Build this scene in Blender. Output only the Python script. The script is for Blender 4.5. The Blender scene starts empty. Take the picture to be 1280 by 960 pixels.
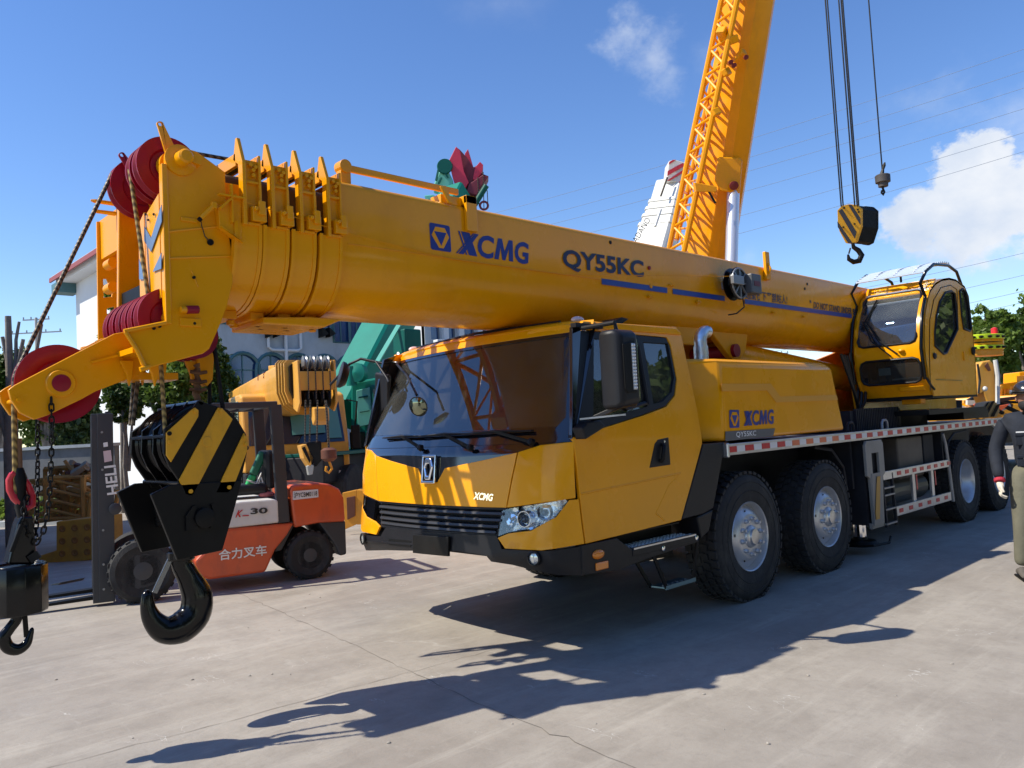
import bpy, bmesh, math, random
import numpy as np
from mathutils import Vector as V, Matrix, Euler
from mathutils.geometry import tessellate_polygon
random.seed(7)
SC = bpy.context.scene
COL = SC.collection
R = math.radians
# ------------------------------------------------------------------ camera
YAW, PITCH, ROLL, FPX, EYE = R(46.3), R(3.22), R(-3.02), 990.0, 1.6
FW = V((math.cos(YAW)*math.cos(PITCH), math.sin(YAW)*math.cos(PITCH), math.sin(PITCH)))
_r0 = V((math.sin(YAW), -math.cos(YAW), 0)); _u0 = _r0.cross(FW)
RT = math.cos(ROLL)*_r0 + math.sin(ROLL)*_u0
UP = -math.sin(ROLL)*_r0 + math.cos(ROLL)*_u0
CAMP = V((0, 0, EYE))
cd = bpy.data.cameras.new('camera'); cam = bpy.data.objects.new('camera', cd); COL.objects.link(cam)
M = Matrix((RT, UP, -FW)).transposed().to_4x4(); M.translation = CAMP
cam.matrix_world = M
cd.sensor_width = 36; cd.lens = 36*FPX/1280; cd.clip_start = .05; cd.clip_end = 5000
SC.camera = cam
# survey helpers: where the line of sight through a photo point meets a real plane of the yard
def ray(px, py): return FW + RT*((px-640)/FPX) - UP*((py-480)/FPX)
def oY(px, py, y): d = ray(px, py); return CAMP + d*(y/d.y)
def oX(px, py, x): d = ray(px, py); return CAMP + d*(x/d.x)
def oZ(px, py, z=0.0): d = ray(px, py); return CAMP + d*((z-EYE)/d.z)
def oD(px, py, dist): return CAMP + ray(px, py)*dist
def oP(px, py, p, n):
    d = ray(px, py); n = V(n); return CAMP + d*((V(p)-CAMP).dot(n)/d.dot(n))
# ------------------------------------------------------------------ world, sun, exposure
SUNV = V((.77, -.47, -1)).normalized()          # the way the light travels
elev = math.asin(-SUNV.z); azim = math.atan2(-SUNV.x, -SUNV.y)
W = bpy.data.worlds.new('World'); SC.world = W; W.use_nodes = True
nt = W.node_tree; N = nt.nodes; L = nt.links; N.clear()
out = N.new('ShaderNodeOutputWorld'); bg = N.new('ShaderNodeBackground'); bg.inputs[1].default_value = .125
sky = N.new('ShaderNodeTexSky'); sky.sky_type = 'NISHITA'; sky.sun_disc = False
sky.sun_elevation = elev; sky.sun_rotation = azim
sky.air_density = 1.0; sky.dust_density = .02; sky.ozone_density = 2.4
tc = N.new('ShaderNodeTexCoord')
hsv = N.new('ShaderNodeHueSaturation'); hsv.inputs['Saturation'].default_value = 1.2; hsv.inputs['Value'].default_value = 1.0; hsv.inputs['Hue'].default_value = .51
L.new(sky.outputs[0], hsv.inputs['Color'])
def mth(op, a, b=None, c=None):
    n = N.new('ShaderNodeMath'); n.operation = op
    for i, x in enumerate((a, b, c)):
        if x is None: continue
        if isinstance(x, (int, float)): n.inputs[i].default_value = x
        else: L.new(x, n.inputs[i])
    return n.outputs[0]
def sky_noise(scale, detail, rough, off=0):
    mp = N.new('ShaderNodeMapping'); L.new(tc.outputs['Generated'], mp.inputs[0]); mp.inputs['Location'].default_value = (off, off*.7, off*.3)
    mp.inputs['Scale'].default_value = (1, 1, 1.35)
    t = N.new('ShaderNodeTexNoise'); L.new(mp.outputs[0], t.inputs['Vector'])
    t.inputs['Scale'].default_value = scale; t.inputs['Detail'].default_value = detail; t.inputs['Roughness'].default_value = rough
    return t.outputs[0]
nz = sky_noise(16, 9, .6); nz2 = sky_noise(7, 8, .62, 3.1); nz3 = sky_noise(9, 6, .55, 7.7)
def blob(px, py, rpx, noise, amp, soft, flat=1.0):
    d = ray(px, py).normalized()
    sub = N.new('ShaderNodeVectorMath'); sub.operation = 'SUBTRACT'; L.new(tc.outputs['Generated'], sub.inputs[0]); sub.inputs[1].default_value = d
    sc = N.new('ShaderNodeVectorMath'); sc.operation = 'MULTIPLY'; L.new(sub.outputs[0], sc.inputs[0]); sc.inputs[1].default_value = (1, 1, 1/flat)
    ln = N.new('ShaderNodeVectorMath'); ln.operation = 'LENGTH'; L.new(sc.outputs[0], ln.inputs[0])
    r = rpx/FPX
    v = mth('SUBTRACT', 1.0, mth('DIVIDE', ln.outputs['Value'], r))
    v = mth('ADD', v, mth('MULTIPLY', mth('SUBTRACT', noise, .5), amp))
    n = N.new('ShaderNodeMapRange'); n.interpolation_type = 'SMOOTHSTEP'; L.new(v, n.inputs[0]); n.inputs[1].default_value = 0; n.inputs[2].default_value = soft
    return n.outputs[0]
cum = [blob(1212, 226, 58, nz, 2.1, .26, .95), blob(1155, 268, 48, nz, 2.1, .30, .95), blob(1258, 250, 66, nz, 2.0, .30, .9), blob(1215, 296, 78, nz, 1.9, .6, .55)]
wis = [blob(822, 72, 40, nz, 3.4, 1.6, 1.2), blob(785, 36, 36, nz, 3.4, 1.2), blob(838, 92, 26, nz, 3.2, 1.8, 1.3), blob(893, 80, 38, nz2, 3.2, 2.2), blob(620, 5, 80, nz2, 2.8, 3.4, .4),
       blob(933, 322, 22, nz, 2.6, 1.8), blob(1240, 330, 90, nz2, 2.4, 2.6, .5), blob(1420, 120, 190, nz2, 2.6, 1.2, .6), blob(-300, 330, 160, nz2, 2.6, 1.4, .5)]
def mx(l):
    o = l[0]
    for x in l[1:]: o = mth('MAXIMUM', o, x)
    return o
mask = mth('MAXIMUM', mx(cum), mth('MULTIPLY', mx(wis), .5))
shade = N.new('ShaderNodeMapRange'); L.new(nz3, shade.inputs[0]); shade.inputs[1].default_value = .3; shade.inputs[2].default_value = .72
cmix = N.new('ShaderNodeMix'); cmix.data_type = 'RGBA'; L.new(shade.outputs[0], cmix.inputs[0])
cmix.inputs[6].default_value = (3.0, 3.6, 4.6, 1); cmix.inputs[7].default_value = (5.2, 5.25, 5.35, 1)
fmix = N.new('ShaderNodeMix'); fmix.data_type = 'RGBA'; L.new(mask, fmix.inputs[0]); L.new(hsv.outputs[0], fmix.inputs[6]); L.new(cmix.outputs[2], fmix.inputs[7])
L.new(fmix.outputs[2], bg.inputs[0]); L.new(bg.outputs[0], out.inputs[0])
sd = bpy.data.lights.new('sun', 'SUN'); sd.energy = 4.2; sd.angle = R(.53); sd.color = (1, .93, .80)
so = bpy.data.objects.new('sun', sd); COL.objects.link(so); so.rotation_euler = SUNV.to_track_quat('-Z', 'Y').to_euler(); so.location = (-8, 6, 14)
SC.view_settings.view_transform = 'Standard'; SC.view_settings.look = 'None'; SC.view_settings.exposure = 0.62; SC.view_settings.gamma = 1
SC.cycles.max_bounces = 7; SC.cycles.transparent_max_bounces = 12
# ------------------------------------------------------------------ materials
MATS = {}
def mat(name, col, rough=.5, metal=0, coat=0, spec=.5, noise=0, nscale=3, bump=0, bscale=40, dirt=None, dscale=2.2, damt=.4, tmix=None, rvar=0):
    if name in MATS: return MATS[name]
    m = bpy.data.materials.new(name); m.use_nodes = True; t = m.node_tree; b = t.nodes['Principled BSDF']
    b.inputs['Base Color'].default_value = (*col, 1); b.inputs['Roughness'].default_value = rough; b.inputs['Metallic'].default_value = metal
    b.inputs['Coat Weight'].default_value = coat; b.inputs['Coat Roughness'].default_value = .08; b.inputs['Specular IOR Level'].default_value = spec
    co = t.nodes.new('ShaderNodeTexCoord')
    src = None
    if noise or dirt or rvar:
        n = t.nodes.new('ShaderNodeTexNoise'); n.inputs['Scale'].default_value = nscale; n.inputs['Detail'].default_value = 7; n.inputs['Roughness'].default_value = .62
        t.links.new(co.outputs['Object'], n.inputs['Vector'])
        h = t.nodes.new('ShaderNodeHueSaturation'); h.inputs['Color'].default_value = (*col, 1)
        mr = t.nodes.new('ShaderNodeMapRange'); mr.inputs[1].default_value = .3; mr.inputs[2].default_value = .7
        mr.inputs[3].default_value = 1-noise; mr.inputs[4].default_value = 1+noise
        t.links.new(n.outputs[0], mr.inputs[0]); t.links.new(mr.outputs[0], h.inputs['Value']); src = h.outputs[0]
        if rvar:
            m2 = t.nodes.new('ShaderNodeMapRange'); m2.inputs[1].default_value = .3; m2.inputs[2].default_value = .7
            m2.inputs[3].default_value = max(.02, rough-rvar); m2.inputs[4].default_value = rough+rvar
            t.links.new(n.outputs[0], m2.inputs[0]); t.links.new(m2.outputs[0], b.inputs['Roughness'])
    if dirt:
        n2 = t.nodes.new('ShaderNodeTexNoise'); n2.inputs['Scale'].default_value = dscale; n2.inputs['Detail'].default_value = 9; n2.inputs['Roughness'].default_value = .7
        mp = t.nodes.new('ShaderNodeMapping'); mp.inputs['Scale'].default_value = (1, 1, .45); mp.inputs['Location'].default_value = (3.3, 1.7, 5.1)
        t.links.new(co.outputs['Object'], mp.inputs[0]); t.links.new(mp.outputs[0], n2.inputs['Vector'])
        mr = t.nodes.new('ShaderNodeMapRange'); mr.inputs[1].default_value = .5; mr.inputs[2].default_value = .78; mr.inputs[4].default_value = damt
        t.links.new(n2.outputs[0], mr.inputs[0])
        mxn = t.nodes.new('ShaderNodeMix'); mxn.data_type = 'RGBA'; t.links.new(mr.outputs[0], mxn.inputs[0]); t.links.new(src, mxn.inputs[6]); mxn.inputs[7].default_value = (*dirt, 1); src = mxn.outputs[2]
    if src: t.links.new(src, b.inputs['Base Color'])
    if bump:
        n3 = t.nodes.new('ShaderNodeTexNoise'); n3.inputs['Scale'].default_value = bscale; n3.inputs['Detail'].default_value = 5
        t.links.new(co.outputs['Object'], n3.inputs['Vector'])
        bp = t.nodes.new('ShaderNodeBump'); bp.inputs['Strength'].default_value = bump; bp.inputs['Distance'].default_value = .01
        t.links.new(n3.outputs[0], bp.inputs['Height']); t.links.new(bp.outputs[0], b.inputs['Normal'])
    MATS[name] = m; return m
def glass(name, tint, ior=1.6, rough=.0, refl=(1, 1, 1), dust=0):
    m = bpy.data.materials.new(name); m.use_nodes = True; t = m.node_tree; t.nodes.clear()
    o = t.nodes.new('ShaderNodeOutputMaterial'); tr = t.nodes.new('ShaderNodeBsdfTransparent'); tr.inputs[0].default_value = (*tint, 1)
    g = t.nodes.new('ShaderNodeBsdfGlossy'); g.inputs['Roughness'].default_value = rough; g.inputs[0].default_value = (*refl, 1)
    f = t.nodes.new('ShaderNodeFresnel'); f.inputs[0].default_value = ior; x = t.nodes.new('ShaderNodeMixShader')
    t.links.new(f.outputs[0], x.inputs[0]); t.links.new(tr.outputs[0], x.inputs[1]); t.links.new(g.outputs[0], x.inputs[2]); t.links.new(x.outputs[0], o.inputs[0])
    if dust:      # a film of dust, thicker in patches
        d = t.nodes.new('ShaderNodeBsdfDiffuse'); d.inputs[0].default_value = (.42, .41, .38, 1); y = t.nodes.new('ShaderNodeMixShader'); n = t.nodes.new('ShaderNodeTexNoise'); n.inputs['Scale'].default_value = 2.5; n.inputs['Detail'].default_value = 8
        co = t.nodes.new('ShaderNodeTexCoord'); t.links.new(co.outputs['Object'], n.inputs['Vector']); r = t.nodes.new('ShaderNodeMapRange'); r.inputs[1].default_value = .35; r.inputs[2].default_value = .7; r.inputs[3].default_value = dust*.5; r.inputs[4].default_value = dust*1.6
        t.links.new(n.outputs[0], r.inputs[0]); t.links.new(r.outputs[0], y.inputs[0]); t.links.new(x.outputs[0], y.inputs[1]); t.links.new(d.outputs[0], y.inputs[2]); t.links.new(y.outputs[0], o.inputs[0])
    return m
YEL = mat('yellow_paint', (.84, .345, .001), .27, coat=.22, spec=.25, noise=.035, nscale=1.7, rvar=.07, dirt=(.42, .14, .008), dscale=1.3, damt=.38, bump=.10, bscale=1.6)
YELD = mat('worn_yellow_paint', (.72, .32, .02), .45, coat=.15, noise=.1, nscale=4, dirt=(.2, .12, .06), dscale=4, damt=.65, bump=.1, bscale=30)
YELO = mat('orange_yellow_paint', (.82, .325, .001), .36, coat=.10, spec=.2, noise=.05, nscale=3, dirt=(.3, .13, .04), damt=.35)
BLKG = mat('gloss_black_paint', (.003, .003, .0035), .2, coat=.12, spec=.3, noise=.2, nscale=5)
BLK = mat('satin_black_plastic', (.010, .010, .012), .45, spec=.32, noise=.15, nscale=6, bump=.12, bscale=300)
BLKM = mat('dull_black_steel', (.006, .0058, .0055), .48, spec=.2, noise=.3, nscale=5, dirt=(.022, .019, .016), damt=.35)
DRK = mat('dark_chassis_steel', (.015, .016, .021), .6, spec=.3, noise=.25, nscale=6)
RUB = mat('tyre_rubber', (.017, .017, .018), .78, noise=.35, nscale=9, dirt=(.085, .08, .072), dscale=5, damt=.7, bump=.4, bscale=90)
REDS = mat('crimson_sheave_paint', (.27, .004, .018), .42, coat=.1, spec=.3, noise=.15, nscale=6, dirt=(.08, .01, .015), damt=.5)
REDH = mat('red_shackle_paint', (.50, .008, .02), .35, coat=.3, noise=.1)
CHR = mat('chrome', (.85, .86, .88), .08, 1)
ALU = mat('brushed_aluminium', (.6, .61, .62), .33, .9, noise=.12, nscale=8, dirt=(.25, .24, .22), damt=.4)
SIL = mat('silver_wheel_paint', (.55, .56, .58), .35, .55, noise=.08, nscale=8, dirt=(.2, .19, .18), damt=.4)
STL = mat('grey_steel', (.28, .29, .3), .4, .6, noise=.15)
ROPE = mat('steel_wire_rope', (.10, .085, .06), .5, .5, noise=.4, nscale=60, bump=.5, bscale=120)

ROPEG = mat('greased_golden_wire_rope', (.30, .2, .045), .5, .3, noise=.4, nscale=60)
def strands(m, c1, c2):
    t = m.node_tree; b = t.nodes['Principled BSDF']; co = t.nodes.new('ShaderNodeTexCoord'); w = t.nodes.new('ShaderNodeTexWave'); w.wave_type = 'BANDS'; w.bands_direction = 'DIAGONAL'; w.inputs['Scale'].default_value = 14; w.inputs['Distortion'].default_value = .6
    t.links.new(co.outputs['Object'], w.inputs['Vector']); r = t.nodes.new('ShaderNodeMix'); r.data_type = 'RGBA'; t.links.new(w.outputs['Fac'], r.inputs[0]); r.inputs[6].default_value = (*c1, 1); r.inputs[7].default_value = (*c2, 1)
    for l in list(b.inputs['Base Color'].links): t.links.remove(l)
    t.links.new(r.outputs[2], b.inputs['Base Color'])
strands(ROPE, (.02, .018, .015), (.17, .14, .10)); strands(ROPEG, (.10, .06, .015), (.42, .28, .08))
BLUE = mat('blue_lettering', (.012, .03, .22), .4)
NAVYL = mat('navy_lettering', (.012, .016, .06), .4)
BLUS = mat('blue_stripe_tape', (.015, .05, .28), .35)
WHT = mat('white_print', (.75, .75, .74), .45)
GRYP = mat('grey_badge', (.1, .1, .105), .4)
REDT = mat('red_reflective_tape', (.52, .02, .025), .35)
ORT = mat('orange_faded_tape', (.68, .16, .06), .35)
WHTT = mat('white_reflective_tape', (.72, .71, .7), .35)
GLS = glass('windscreen_glass', (.66, .68, .68), 2.0, dust=.035)
GLT = glass('tinted_cab_glass', (.6, .66, .66), 1.9, dust=.05)
GLC = glass('clear_lamp_glass', (.93, .95, .96), 1.45)
AMB = mat('amber_lens', (.75, .22, .01), .15, coat=.6)
HOSE = mat('rubber_hose', (.01, .01, .011), .4)
# ------------------------------------------------------------------ mesh builder and scene tree
OFF = {}
class MB:
    def __init__(s): s.bm = bmesh.new()
    def face(s, pts):
        vs = [s.bm.verts.new(V(p)) for p in pts]
        return s.bm.faces.new(vs)
    def prism(s, pts, vec):
        vec = V(vec); a = [s.bm.verts.new(V(p)) for p in pts]; b = [s.bm.verts.new(V(p)+vec) for p in pts]; n = len(a)
        s.bm.faces.new(a); s.bm.faces.new(b[::-1])
        for i in range(n): s.bm.faces.new((a[i], b[i], b[(i+1) % n], a[(i+1) % n]))
        return s
    def box(s, c, size, rot=None):
        c = V(c); h = V(size)/2; rm = rot.to_matrix() if isinstance(rot, Euler) else (rot if rot is not None else Matrix.Identity(3))
        v = [s.bm.verts.new(c + rm @ V((h.x*i, h.y*j, h.z*k))) for i in (-1, 1) for j in (-1, 1) for k in (-1, 1)]
        for f in ((0, 1, 3, 2), (4, 6, 7, 5), (0, 4, 5, 1), (2, 3, 7, 6), (0, 2, 6, 4), (1, 5, 7, 3)): s.bm.faces.new([v[i] for i in f])
        return s
    def span(s, a, b): a = V(a); b = V(b); return s.box((a+b)/2, [abs(x) for x in (b-a)])
    def beam(s, p0, p1, w, h, up=(0, 0, 1)):
        p0 = V(p0); p1 = V(p1); d = (p1-p0); l = d.length; d.normalize(); u = V(up); sd_ = d.cross(u)
        if sd_.length < 1e-4: sd_ = d.cross(V((1, 0, 0)))
        sd_.normalize(); u = sd_.cross(d)
        return s.box((p0+p1)/2, (l, w, h), Matrix((d, sd_, u)).transposed())
    def plate(s, outer, holes, o, ex, ey, th):
        o = V(o); ex = V(ex); ey = V(ey); n = ex.cross(ey).normalized()*th
        loops = [[V((x, y, 0)) for x, y in lp] for lp in [outer]+list(holes)]
        tris = tessellate_polygon(loops); flat = [p for lp in loops for p in lp]
        a = [s.bm.verts.new(o+ex*p.x+ey*p.y) for p in flat]; b = [s.bm.verts.new(o+ex*p.x+ey*p.y+n) for p in flat]
        for t in tris:
            try: s.bm.faces.new([a[i] for i in t]); s.bm.faces.new([b[i] for i in t][::-1])
            except ValueError: pass
        k = 0
        for lp in loops:
            m = len(lp)
            for i in range(m):
                j = (i+1) % m; s.bm.faces.new((a[k+i], a[k+j], b[k+j], b[k+i]))
            k += m
        return s
    def loft(s, rings, closed=True, caps=True, loop=False):
        vs = [[s.bm.verts.new(V(p)) for p in r] for r in rings]; n = len(vs[0]); m = len(vs)
        for i in range(m if loop else m-1):
            A, B = vs[i], vs[(i+1) % m]
            for j in range(n if closed else n-1): s.bm.faces.new((A[j], A[(j+1) % n], B[(j+1) % n], B[j]))
        if caps and closed and not loop:
            s.bm.faces.new(vs[0][::-1]); s.bm.faces.new(vs[-1])
        return s
    def tube(s, pts, r, seg=8, closed=False, caps=True):
        pts = [V(p) for p in pts]; n = len(pts); rr = r if isinstance(r, (list, tuple)) else [r]*n
        rings = []; prev = None
        for i, p in enumerate(pts):
            if closed: t = (pts[(i+1) % n]-pts[i-1])
            else: t = pts[min(i+1, n-1)]-pts[max(i-1, 0)]
            if t.length < 1e-9: t = V((0, 0, 1))
            t.normalize()
            if prev is None:
                a = V((0, 0, 1)) if abs(t.z) < .9 else V((1, 0, 0)); u = t.cross(a).normalized()
            else: u = (prev - t*prev.dot(t)).normalized()
            prev = u; w = t.cross(u)
            rings.append([p+(u*math.cos(q)+w*math.sin(q))*rr[i] for q in [2*math.pi*k/seg for k in range(seg)]])
        return s.loft(rings, True, caps, closed)
    def cyl(s, p0, p1, r, seg=16, r1=None):
        return s.tube([p0, p1], [r, r if r1 is None else r1], seg)
    def lathe(s, o, ax, prof, seg=32, caps=True, frac=1.0):
        o = V(o); ax = V(ax).normalized(); a = V((0, 0, 1)) if abs(ax.z) < .9 else V((1, 0, 0)); u = ax.cross(a).normalized(); w = ax.cross(u)
        rings = [[o+ax*h+(u*math.cos(q)+w*math.sin(q))*max(r, 1e-4) for q in [2*math.pi*k/seg for k in range(seg)]] for r, h in prof]
        return s.loft(rings, True, caps)
    def sphere(s, c, r, seg=16, sc=(1, 1, 1), rot=None):
        mt = Matrix.Translation(V(c)) @ (rot.to_matrix().to_4x4() if rot else Matrix.Identity(4)) @ Matrix.Diagonal((*sc, 1))
        bmesh.ops.create_uvsphere(s.bm, u_segments=seg, v_segments=max(6, seg//2), radius=r, matrix=mt); return s
    def build(s, name, m, parent=None, bevel=0, smooth=None, seg=2, norm=True):
        if norm: bmesh.ops.recalc_face_normals(s.bm, faces=s.bm.faces)
        o = off(parent)
        if o.length: bmesh.ops.translate(s.bm, verts=s.bm.verts, vec=-o)
        me = bpy.data.meshes.new(name); s.bm.to_mesh(me); s.bm.free()
        me.materials.append(m)
        if smooth is not None:
            me.polygons.foreach_set('use_smooth', [True]*len(me.polygons)); me.set_sharp_from_angle(angle=R(smooth))
        ob = bpy.data.objects.new(name, me); COL.objects.link(ob)
        if parent: ob.parent = parent
        if bevel:
            b = ob.modifiers.new('bevel', 'BEVEL'); b.width = bevel; b.segments = seg; b.limit_method = 'ANGLE'; b.angle_limit = R(35)
        return ob
def off(p):
    while p is not None:
        if p.name in OFF: return OFF[p.name]
        p = p.parent
    return V((0, 0, 0))
def tag(o, label=None, cat=None, group=None, kind=None):
    for k, v in (('label', label), ('category', cat), ('group', group), ('kind', kind)):
        if v: o[k] = v
    return o
def thing(name, label, cat, loc=(0, 0, 0), rotz=0, group=None, local=False):
    o = bpy.data.objects.new(name, None); COL.objects.link(o); o.location = loc; o.rotation_euler = (0, 0, rotz); o.empty_display_size = .2
    tag(o, label, cat, group); OFF[o.name] = V((0, 0, 0)) if local else V(loc)
    return o
def grp(name, parent):                     # a part that is itself only a joint for its sub-parts
    o = bpy.data.objects.new(name, None); COL.objects.link(o); o.parent = parent; o.empty_display_size = .1; return o
def copies(ob, mats, parent=None):         # same mesh at other places of the same thing (matrices in the thing's frame)
    res = []
    for m in mats:
        c = ob.copy(); COL.objects.link(c); c.parent = parent or ob.parent; c.matrix_local = m; res.append(c)
    return res
def copy_tree(o, parent=None, top=True):
    c = o.copy(); COL.objects.link(c)
    if not top: c.parent = parent
    for ch in list(o.children): copy_tree(ch, c, False)
    return c
def text(s, p00, p10, p01, m, parent, name='lettering', fat=0.0, th=.002, spacing=1.0, shear=0, flip=False):
    cu = bpy.data.curves.new('t', 'FONT'); cu.body = s; cu.offset = fat; cu.shear = shear; cu.space_character = spacing; cu.resolution_u = 3
    to = bpy.data.objects.new('t', cu); COL.objects.link(to)
    bpy.context.view_layer.update()
    dg = bpy.context.evaluated_depsgraph_get(); me = bpy.data.meshes.new_from_object(to.evaluated_get(dg))
    bpy.data.objects.remove(to)
    co = np.empty(len(me.vertices)*3); me.vertices.foreach_get('co', co); co = co.reshape(-1, 3)
    lo = co.min(0); hi = co.max(0); p00 = V(p00); ex = V(p10)-p00; ey = V(p01)-p00; n = ex.cross(ey).normalized(); o = off(parent)
    for v in me.vertices:
        u = (v.co.x-lo[0])/(hi[0]-lo[0]); w = (v.co.y-lo[1])/(hi[1]-lo[1]); v.co = p00+ex*u+ey*w+n*th-o
    me.materials.clear(); me.materials.append(m); me.name = name
    ob = bpy.data.objects.new(name, me); COL.objects.link(ob); ob.parent = parent
    return ob
def flatpoly(name, pts, m, parent, n, th=.003):
    mb = MB(); n = V(n).normalized()*th; mb.prism([V(p)+n*.3 for p in pts], n); return mb.build(name, m, parent)
def rope(name, pts, r, m, parent=None, seg=8): return MB().tube(pts, r, seg).build(name, m, parent, smooth=60)
def arc(c, r, a0, a1, n, ex, ey): c = V(c); ex = V(ex); ey = V(ey); return [c+ex*(r*math.cos(a0+(a1-a0)*i/n))+ey*(r*math.sin(a0+(a1-a0)*i/n)) for i in range(n+1)]
def circ(cx, cy, r, n=16): return [(cx+r*math.cos(2*math.pi*i/n), cy+r*math.sin(2*math.pi*i/n)) for i in range(n)]
EX, EY, EZ = V((1, 0, 0)), V((0, 1, 0)), V((0, 0, 1))
# ================================================================== THE MAIN CRANE TRUCK
# the yard frame: X runs from the crane's nose to its tail, Y across it (away), Z up
CR = thing('crane_truck', 'big clean yellow crane truck in front, blue lettering along its lowered boom', 'crane truck', (8, 4.95, 0))
BY0, BY1, BC = 4.28, 5.14, 4.71
def bring(x, grow=0.0, zt=3.235, zb=2.415, hw=.43, lean=0):
    hw += grow; zt += grow; zb -= grow; zs = zt-.395-grow*.6; r = .05; p = []
    p += [(BC-hw, zs)]
    p += [(BC-hw+r-r*math.cos(a), zt-r+r*math.sin(a)) for a in [math.pi/2*i/4 for i in range(5)]]
    p += [(BC+hw-r+r*math.sin(a), zt-r+r*math.cos(a)) for a in [math.pi/2*i/4 for i in range(5)]]
    p += [(BC+hw, zs)]
    n = 18
    for i in range(1, n):
        a = math.pi*i/n; c, s_ = math.cos(a), math.sin(a); e = 2/2.5
        p.append((BC+(hw-.004)*math.copysign(abs(c)**e, c), zs-.004-(zs-zb)*s_**e))
    return [(x+lean*(z-zb), y, z) for y, z in p]
def bx(px, y=BY0): return oY(px, 300, y).x
X0b = oY(428, 226, BY0).x
bm_ = MB(); bm_.loft([bring(X0b-.03), bring(13.9)]); BOOM = bm_.build('telescopic_boom', YEL, CR, smooth=30)
tag(BOOM, 'long yellow box boom with oval underside')
# side seam bead and stripe, printed flat on the near web
MB().tube([(X0b+.02, BY0-.001, 2.826), (12.2, BY0-.001, 2.826)], .0035, 6).build('weld_seam', YEL, BOOM)
Y_ = BY0-.002
def side(px, py, y=None): return oY(px, py, Y_ if y is None else y)
for a, b in ((752, 833), (840, 905), (929, 1064)):
    xa, xb = side(a, 352).x, side(b, 352 if a < 800 else (365 if a < 900 else 390)).x
    flatpoly('stripe', [(xa, Y_, 2.785), (xb, Y_, 2.785), (xb, Y_, 2.835), (xa, Y_, 2.835)], BLUS, BOOM, (0, -1, 0))
# emblem square: blue tile with a yellow hexagon band and a blue triangle
def emblem(c00, c10, c01, parent, n=(0, -1, 0), A=BLUE, B=YEL):
    c00 = V(c00); ex = V(c10)-c00; ey = V(c01)-c00
    P_ = lambda u, v: c00+ex*u+ey*v
    k = .06
    flatpoly('emblem', [P_(*q) for q in ((k, 0), (1-k, 0), (1, k), (1, 1-k), (1-k, 1), (k, 1), (0, 1-k), (0, k))], A, parent, n, .002)
    e = parent.children[-1] if parent.children else parent
    nn = V(n)*.0022
    out_ = ((.28, .88), (.74, .88), (.93, .55), (.62, .1), (.4, .1), (.07, .55))
    MB().prism([P_(*q)+nn for q in out_], V(n)*.0015).build('emblem_hexagon', B, parent)
    MB().prism([P_(*q)+nn+V(n)*.0016 for q in ((.20, .70), (.80, .70), (.51, .19))], V(n)*.0012).build('emblem_triangle', A, parent)
emblem(side(538.6, 311.6), side(564, 315.5), side(536.3, 278), BOOM)
def xcmg(p00, p10, p01, m, parent, fat=.03):
    p00 = V(p00); ex = V(p10)-p00; ey = V(p01)-p00; n = ex.cross(ey).normalized()
    P_ = lambda u, v: p00+ex*u+ey*v
    mb = MB()      # the X: a heavy stroke and two thin parallel ones
    for i_, q in enumerate((((.04, .98), (.15, .98), (.27, .03), (.16, .03)), ((.22, .98), (.275, .98), (.085, .03), (.02, .03)), ((.0, .98), (.02, .98), (.135, .03), (.118, .03)), ((.195, .98), (.212, .98), (.004, .03), (-.012, .03)))):
        mb.prism([P_(*a)+n*.0006*i_ for a in q], n*(.0012+.0004*i_))
    mb.build('lettering', m, parent)
    text('C', P_(.265, 0), P_(.49, 0), P_(.265, 1), m, parent, fat=fat)
    MB().prism([P_(*a) for a in ((.505, .04), (.545, .97), (.60, .97), (.645, .42), (.70, .97), (.755, .97), (.775, .04), (.715, .04), (.705, .60), (.66, .04), (.62, .04), (.585, .60), (.565, .04))], n*.002).build('lettering', m, parent)
    text('G', P_(.79, 0), P_(1.0, 0), P_(.79, 1), m, parent, fat=fat)
xcmg(side(571, 317.5), side(660, 331), side(572.5, 288), BLUE, BOOM)
text('QY55KC', side(703, 338), side(804.5, 350.5), side(702.5, 311), NAVYL, BOOM, fat=.03, th=.006)
text('起重臂下严禁站人!', side(932, 373.5), side(984, 380.5), side(932, 361), NAVYL, BOOM, fat=.016)
text('DO NOT STAND UNDER BOOM', side(1017, 385.5), side(1077, 395), side(1017, 377), NAVYL, BOOM, fat=.03)
MB().box(side(1013, 377)+V((0, -.002, 0)), (.03, .004, .03)).build('sticker', NAVYL, BOOM)
for q in ((811, 335), (813, 358)): MB().cyl(side(*q), side(*q)+V((0, -.012, 0)), .018, 10).build('bolt', REDS if q[1] < 350 else YEL, BOOM)
for q in ((1006, 361), (1009, 355), (763, 303)): MB().cyl(side(*q)+V((0, .002, 0)), side(*q)+V((0, -.004, 0)), .016, 8).build('bolt_hole', BLKM, BOOM)
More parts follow.
